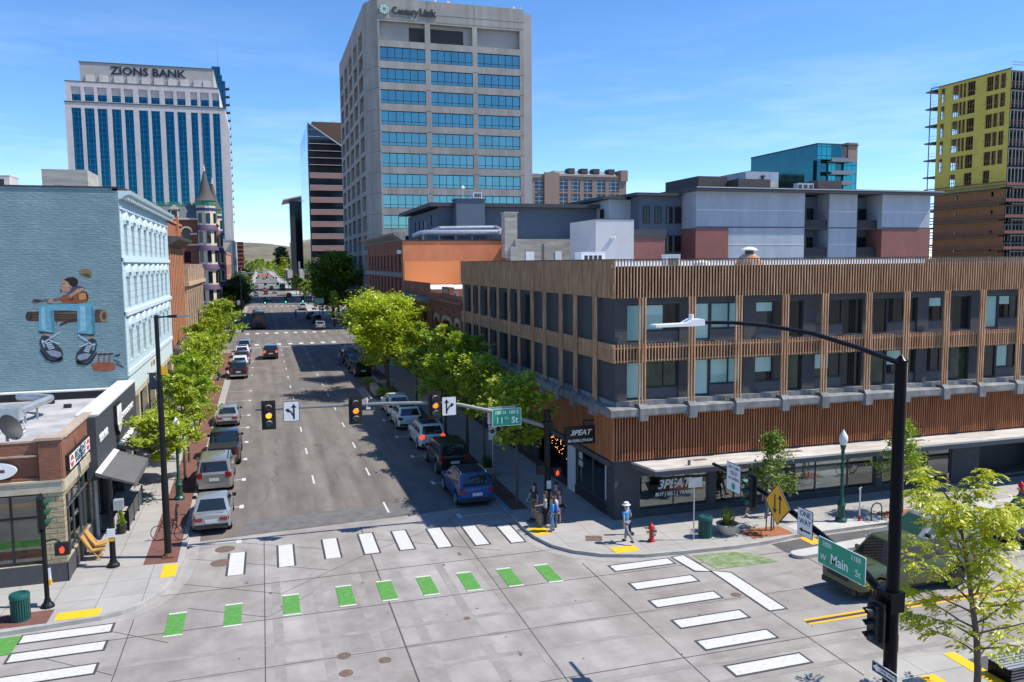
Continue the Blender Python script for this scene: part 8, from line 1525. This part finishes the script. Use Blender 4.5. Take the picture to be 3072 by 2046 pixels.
    mb = MB(); mb.box(-.024*k,.085*k,-.088*k,.024*k,.097*k,-.078*k); mb.v = [tuple(Q @ Vector(v)) for v in mb.v]; part('mouth', mb, 'lens_red_off', t, local=True)
    if hat: mb = MB(); mb.lathe((0,-.01*k,.045*k), [(.185*k,-.03*k),(.19*k,-.02*k),(.115*k,.02*k),(.108*k,.085*k),(.07*k,.105*k),(.01,.11*k)], 16); mb.v = [tuple(Q @ Vector(v)) for v in mb.v]; part('hat', mb, hat, t, True, local=True)
    return t, J, k
LFT = rad(90)
person('standing man with long dark hair, dark patterned shirt and khaki shorts', (12.15,36.2,.15), rad(110), 1.76, 'cloth_black_print', 'cloth_khaki', armL=((.05,-.02),(.05,.10)), armR=((.06,.04),(-.05,.18)), shorts=True)
t, J, k = person('woman in pale grey tee and black trousers pointing across the street', (12.3,35.0,.15), rad(80), 1.68, 'cloth_light_grey', 'cloth_black', 'cloth_shoe_pale', armL=((.02,.14),(.0,.24,-.03)), armR=((.02,-.04),(.02,.06)), female=True, hair='hair_brown')
g = thing('shopping_bag', 'brown shopping bag hanging from the pointing woman in grey', 'bag', (12.05,35.15,.55)); mb = MB(); mb.prism([(35.0,.33),(35.38,.33),(35.36,.82),(35.02,.82)], 11.98, 12.14, 0, 'x'); part('bag_body', mb, 'cloth_brown_bag', g); mb = MB(); mb.tube([(12.06,35.08,.82),(12.06,35.12,1.0),(12.06,35.28,1.0),(12.06,35.32,.82)], .008, 5); part('handle', mb, 'cloth_brown_bag', g)
t, J, k = person('person with purple and blue backpack and pale jeans stepping off the kerb ramp', (12.38,34.3,.15), rad(85), 1.62, 'cloth_sky', 'cloth_denim', legL=(.14,.1), legR=(-.1,.1), armL=((.02,.0),(.02,.1)), armR=((.02,.0),(.02,.1)), female=True, hair='hair_brown', sleeve=1.6)
g = thing('backpack', 'purple and blue backpack on the person by the kerb ramp', 'backpack', (12.6,34.3,1.2)); mb = MB(); mb.ball((12.59,34.28,1.2),(.11,.17,.24),10,8); part('bag_body', mb, 'cloth_backpack', g, True); mb = MB(); mb.ball((12.67,34.28,1.13),(.06,.14,.14),10,6); part('bag_pocket', mb, 'cloth_purple', g, True); mb = MB(); mb.ball((12.66,34.2,1.02),(.05,.06,.06),8,5); part('bag_trim', mb, 'push_yellow', g, True)
person('young man with short dark hair and dark grey tee behind the others', (13.2,36.0,.15), rad(150), 1.76, 'cloth_grey_tee', 'cloth_black', long_hair=False, armL=((.03,.02),(.0,.14)), armR=((.03,.02),(.0,.14)))
t, J, k = person('woman in lilac sleeveless top and black shorts with bare legs', (13.15,35.35,.15), rad(75), 1.66, 'cloth_lilac', 'cloth_black', shorts=True, female=True, hair='hair_brown', sleeve=.15, armL=((.03,-.03),(.0,.16)), armR=((.03,-.03),(.0,.16)))
g = thing('shoulder_bag', 'small black shoulder bag at the hip of the woman in lilac', 'bag', (13.3,35.1,1.0)); mb = MB(); mb.ball((13.32,35.12,1.0),(.09,.15,.11),10,6); part('bag_body', mb, 'cloth_black', g, True); mb = MB(); mb.tube([(13.28,35.0,1.08),(13.2,35.25,1.43),(13.05,35.5,1.2)], .01, 5); part('strap', mb, 'cloth_black', g)
person('second woman with dark hair and blue jeans beside the backpack wearer', (12.78,34.85,.15), rad(70), 1.64, 'cloth_white_top', 'cloth_denim_dark', female=True, armL=((.02,.02),(.0,.12)))
person('man in bright blue shirt, grey jeans and white sun hat walking away at the corner', (14.95,31.85,.15), rad(25), 1.78, 'cloth_blue_shirt', 'cloth_grey_jean', 'cloth_shoe', long_hair=False, legL=(-.45,.35), legR=(.18,.06), armL=((.03,-.1),(.02,-.02)), armR=((.06,-.06),(-.02,.18)), hat='cloth_hat', group='people walking on the pavement')
person('shopper in brown shorts walking past the shop windows', (22.3,33.6,.15), rad(-80), 1.72, 'cloth_brown_bag', 'cloth_khaki', 'cloth_shoe_pale', shorts=True, legL=(.2,.05), legR=(-.25,.2), group='people walking on the pavement')
person('shopper in white top and blue jeans walking past the shop windows', (22.9,32.95,.15), rad(-80), 1.66, 'cloth_white_top', 'cloth_denim', 'cloth_shoe', female=True, legL=(.25,.05), legR=(-.2,.2), group='people walking on the pavement')
person('person in pale blue top standing in the doorway of the pale blue shopfront', (-7.0,58.5,.15), rad(90), 1.75, 'cloth_sky', 'cloth_black', group='people walking on the pavement')
person('cyclist silhouette in blue riding in the shaded lane far up the street', (7.3,192,.4), 0, 1.7, 'cloth_blue_shirt', 'cloth_black', legL=(.7,.9), legR=(.3,.9), armL=((.0,.2),(.0,.2,-.1)), armR=((.0,.2),(.0,.2,-.1)), lean=.15, group='people walking on the pavement', fingers=False)
bicycle('dark bicycle under the cyclist far up the shaded lane', (7.3,192,.012), 0)
for i, (x, y, c) in enumerate(((9.1,101.5,'cloth_black'),(9.0,102.4,'cloth_light_grey'))): person(('person in black','person in pale grey')[i]+' beside the grey car with opened door on the right', (x,y,.012), rad(60+80*i), 1.72, c, 'cloth_denim', group='people walking on the pavement', fingers=False)
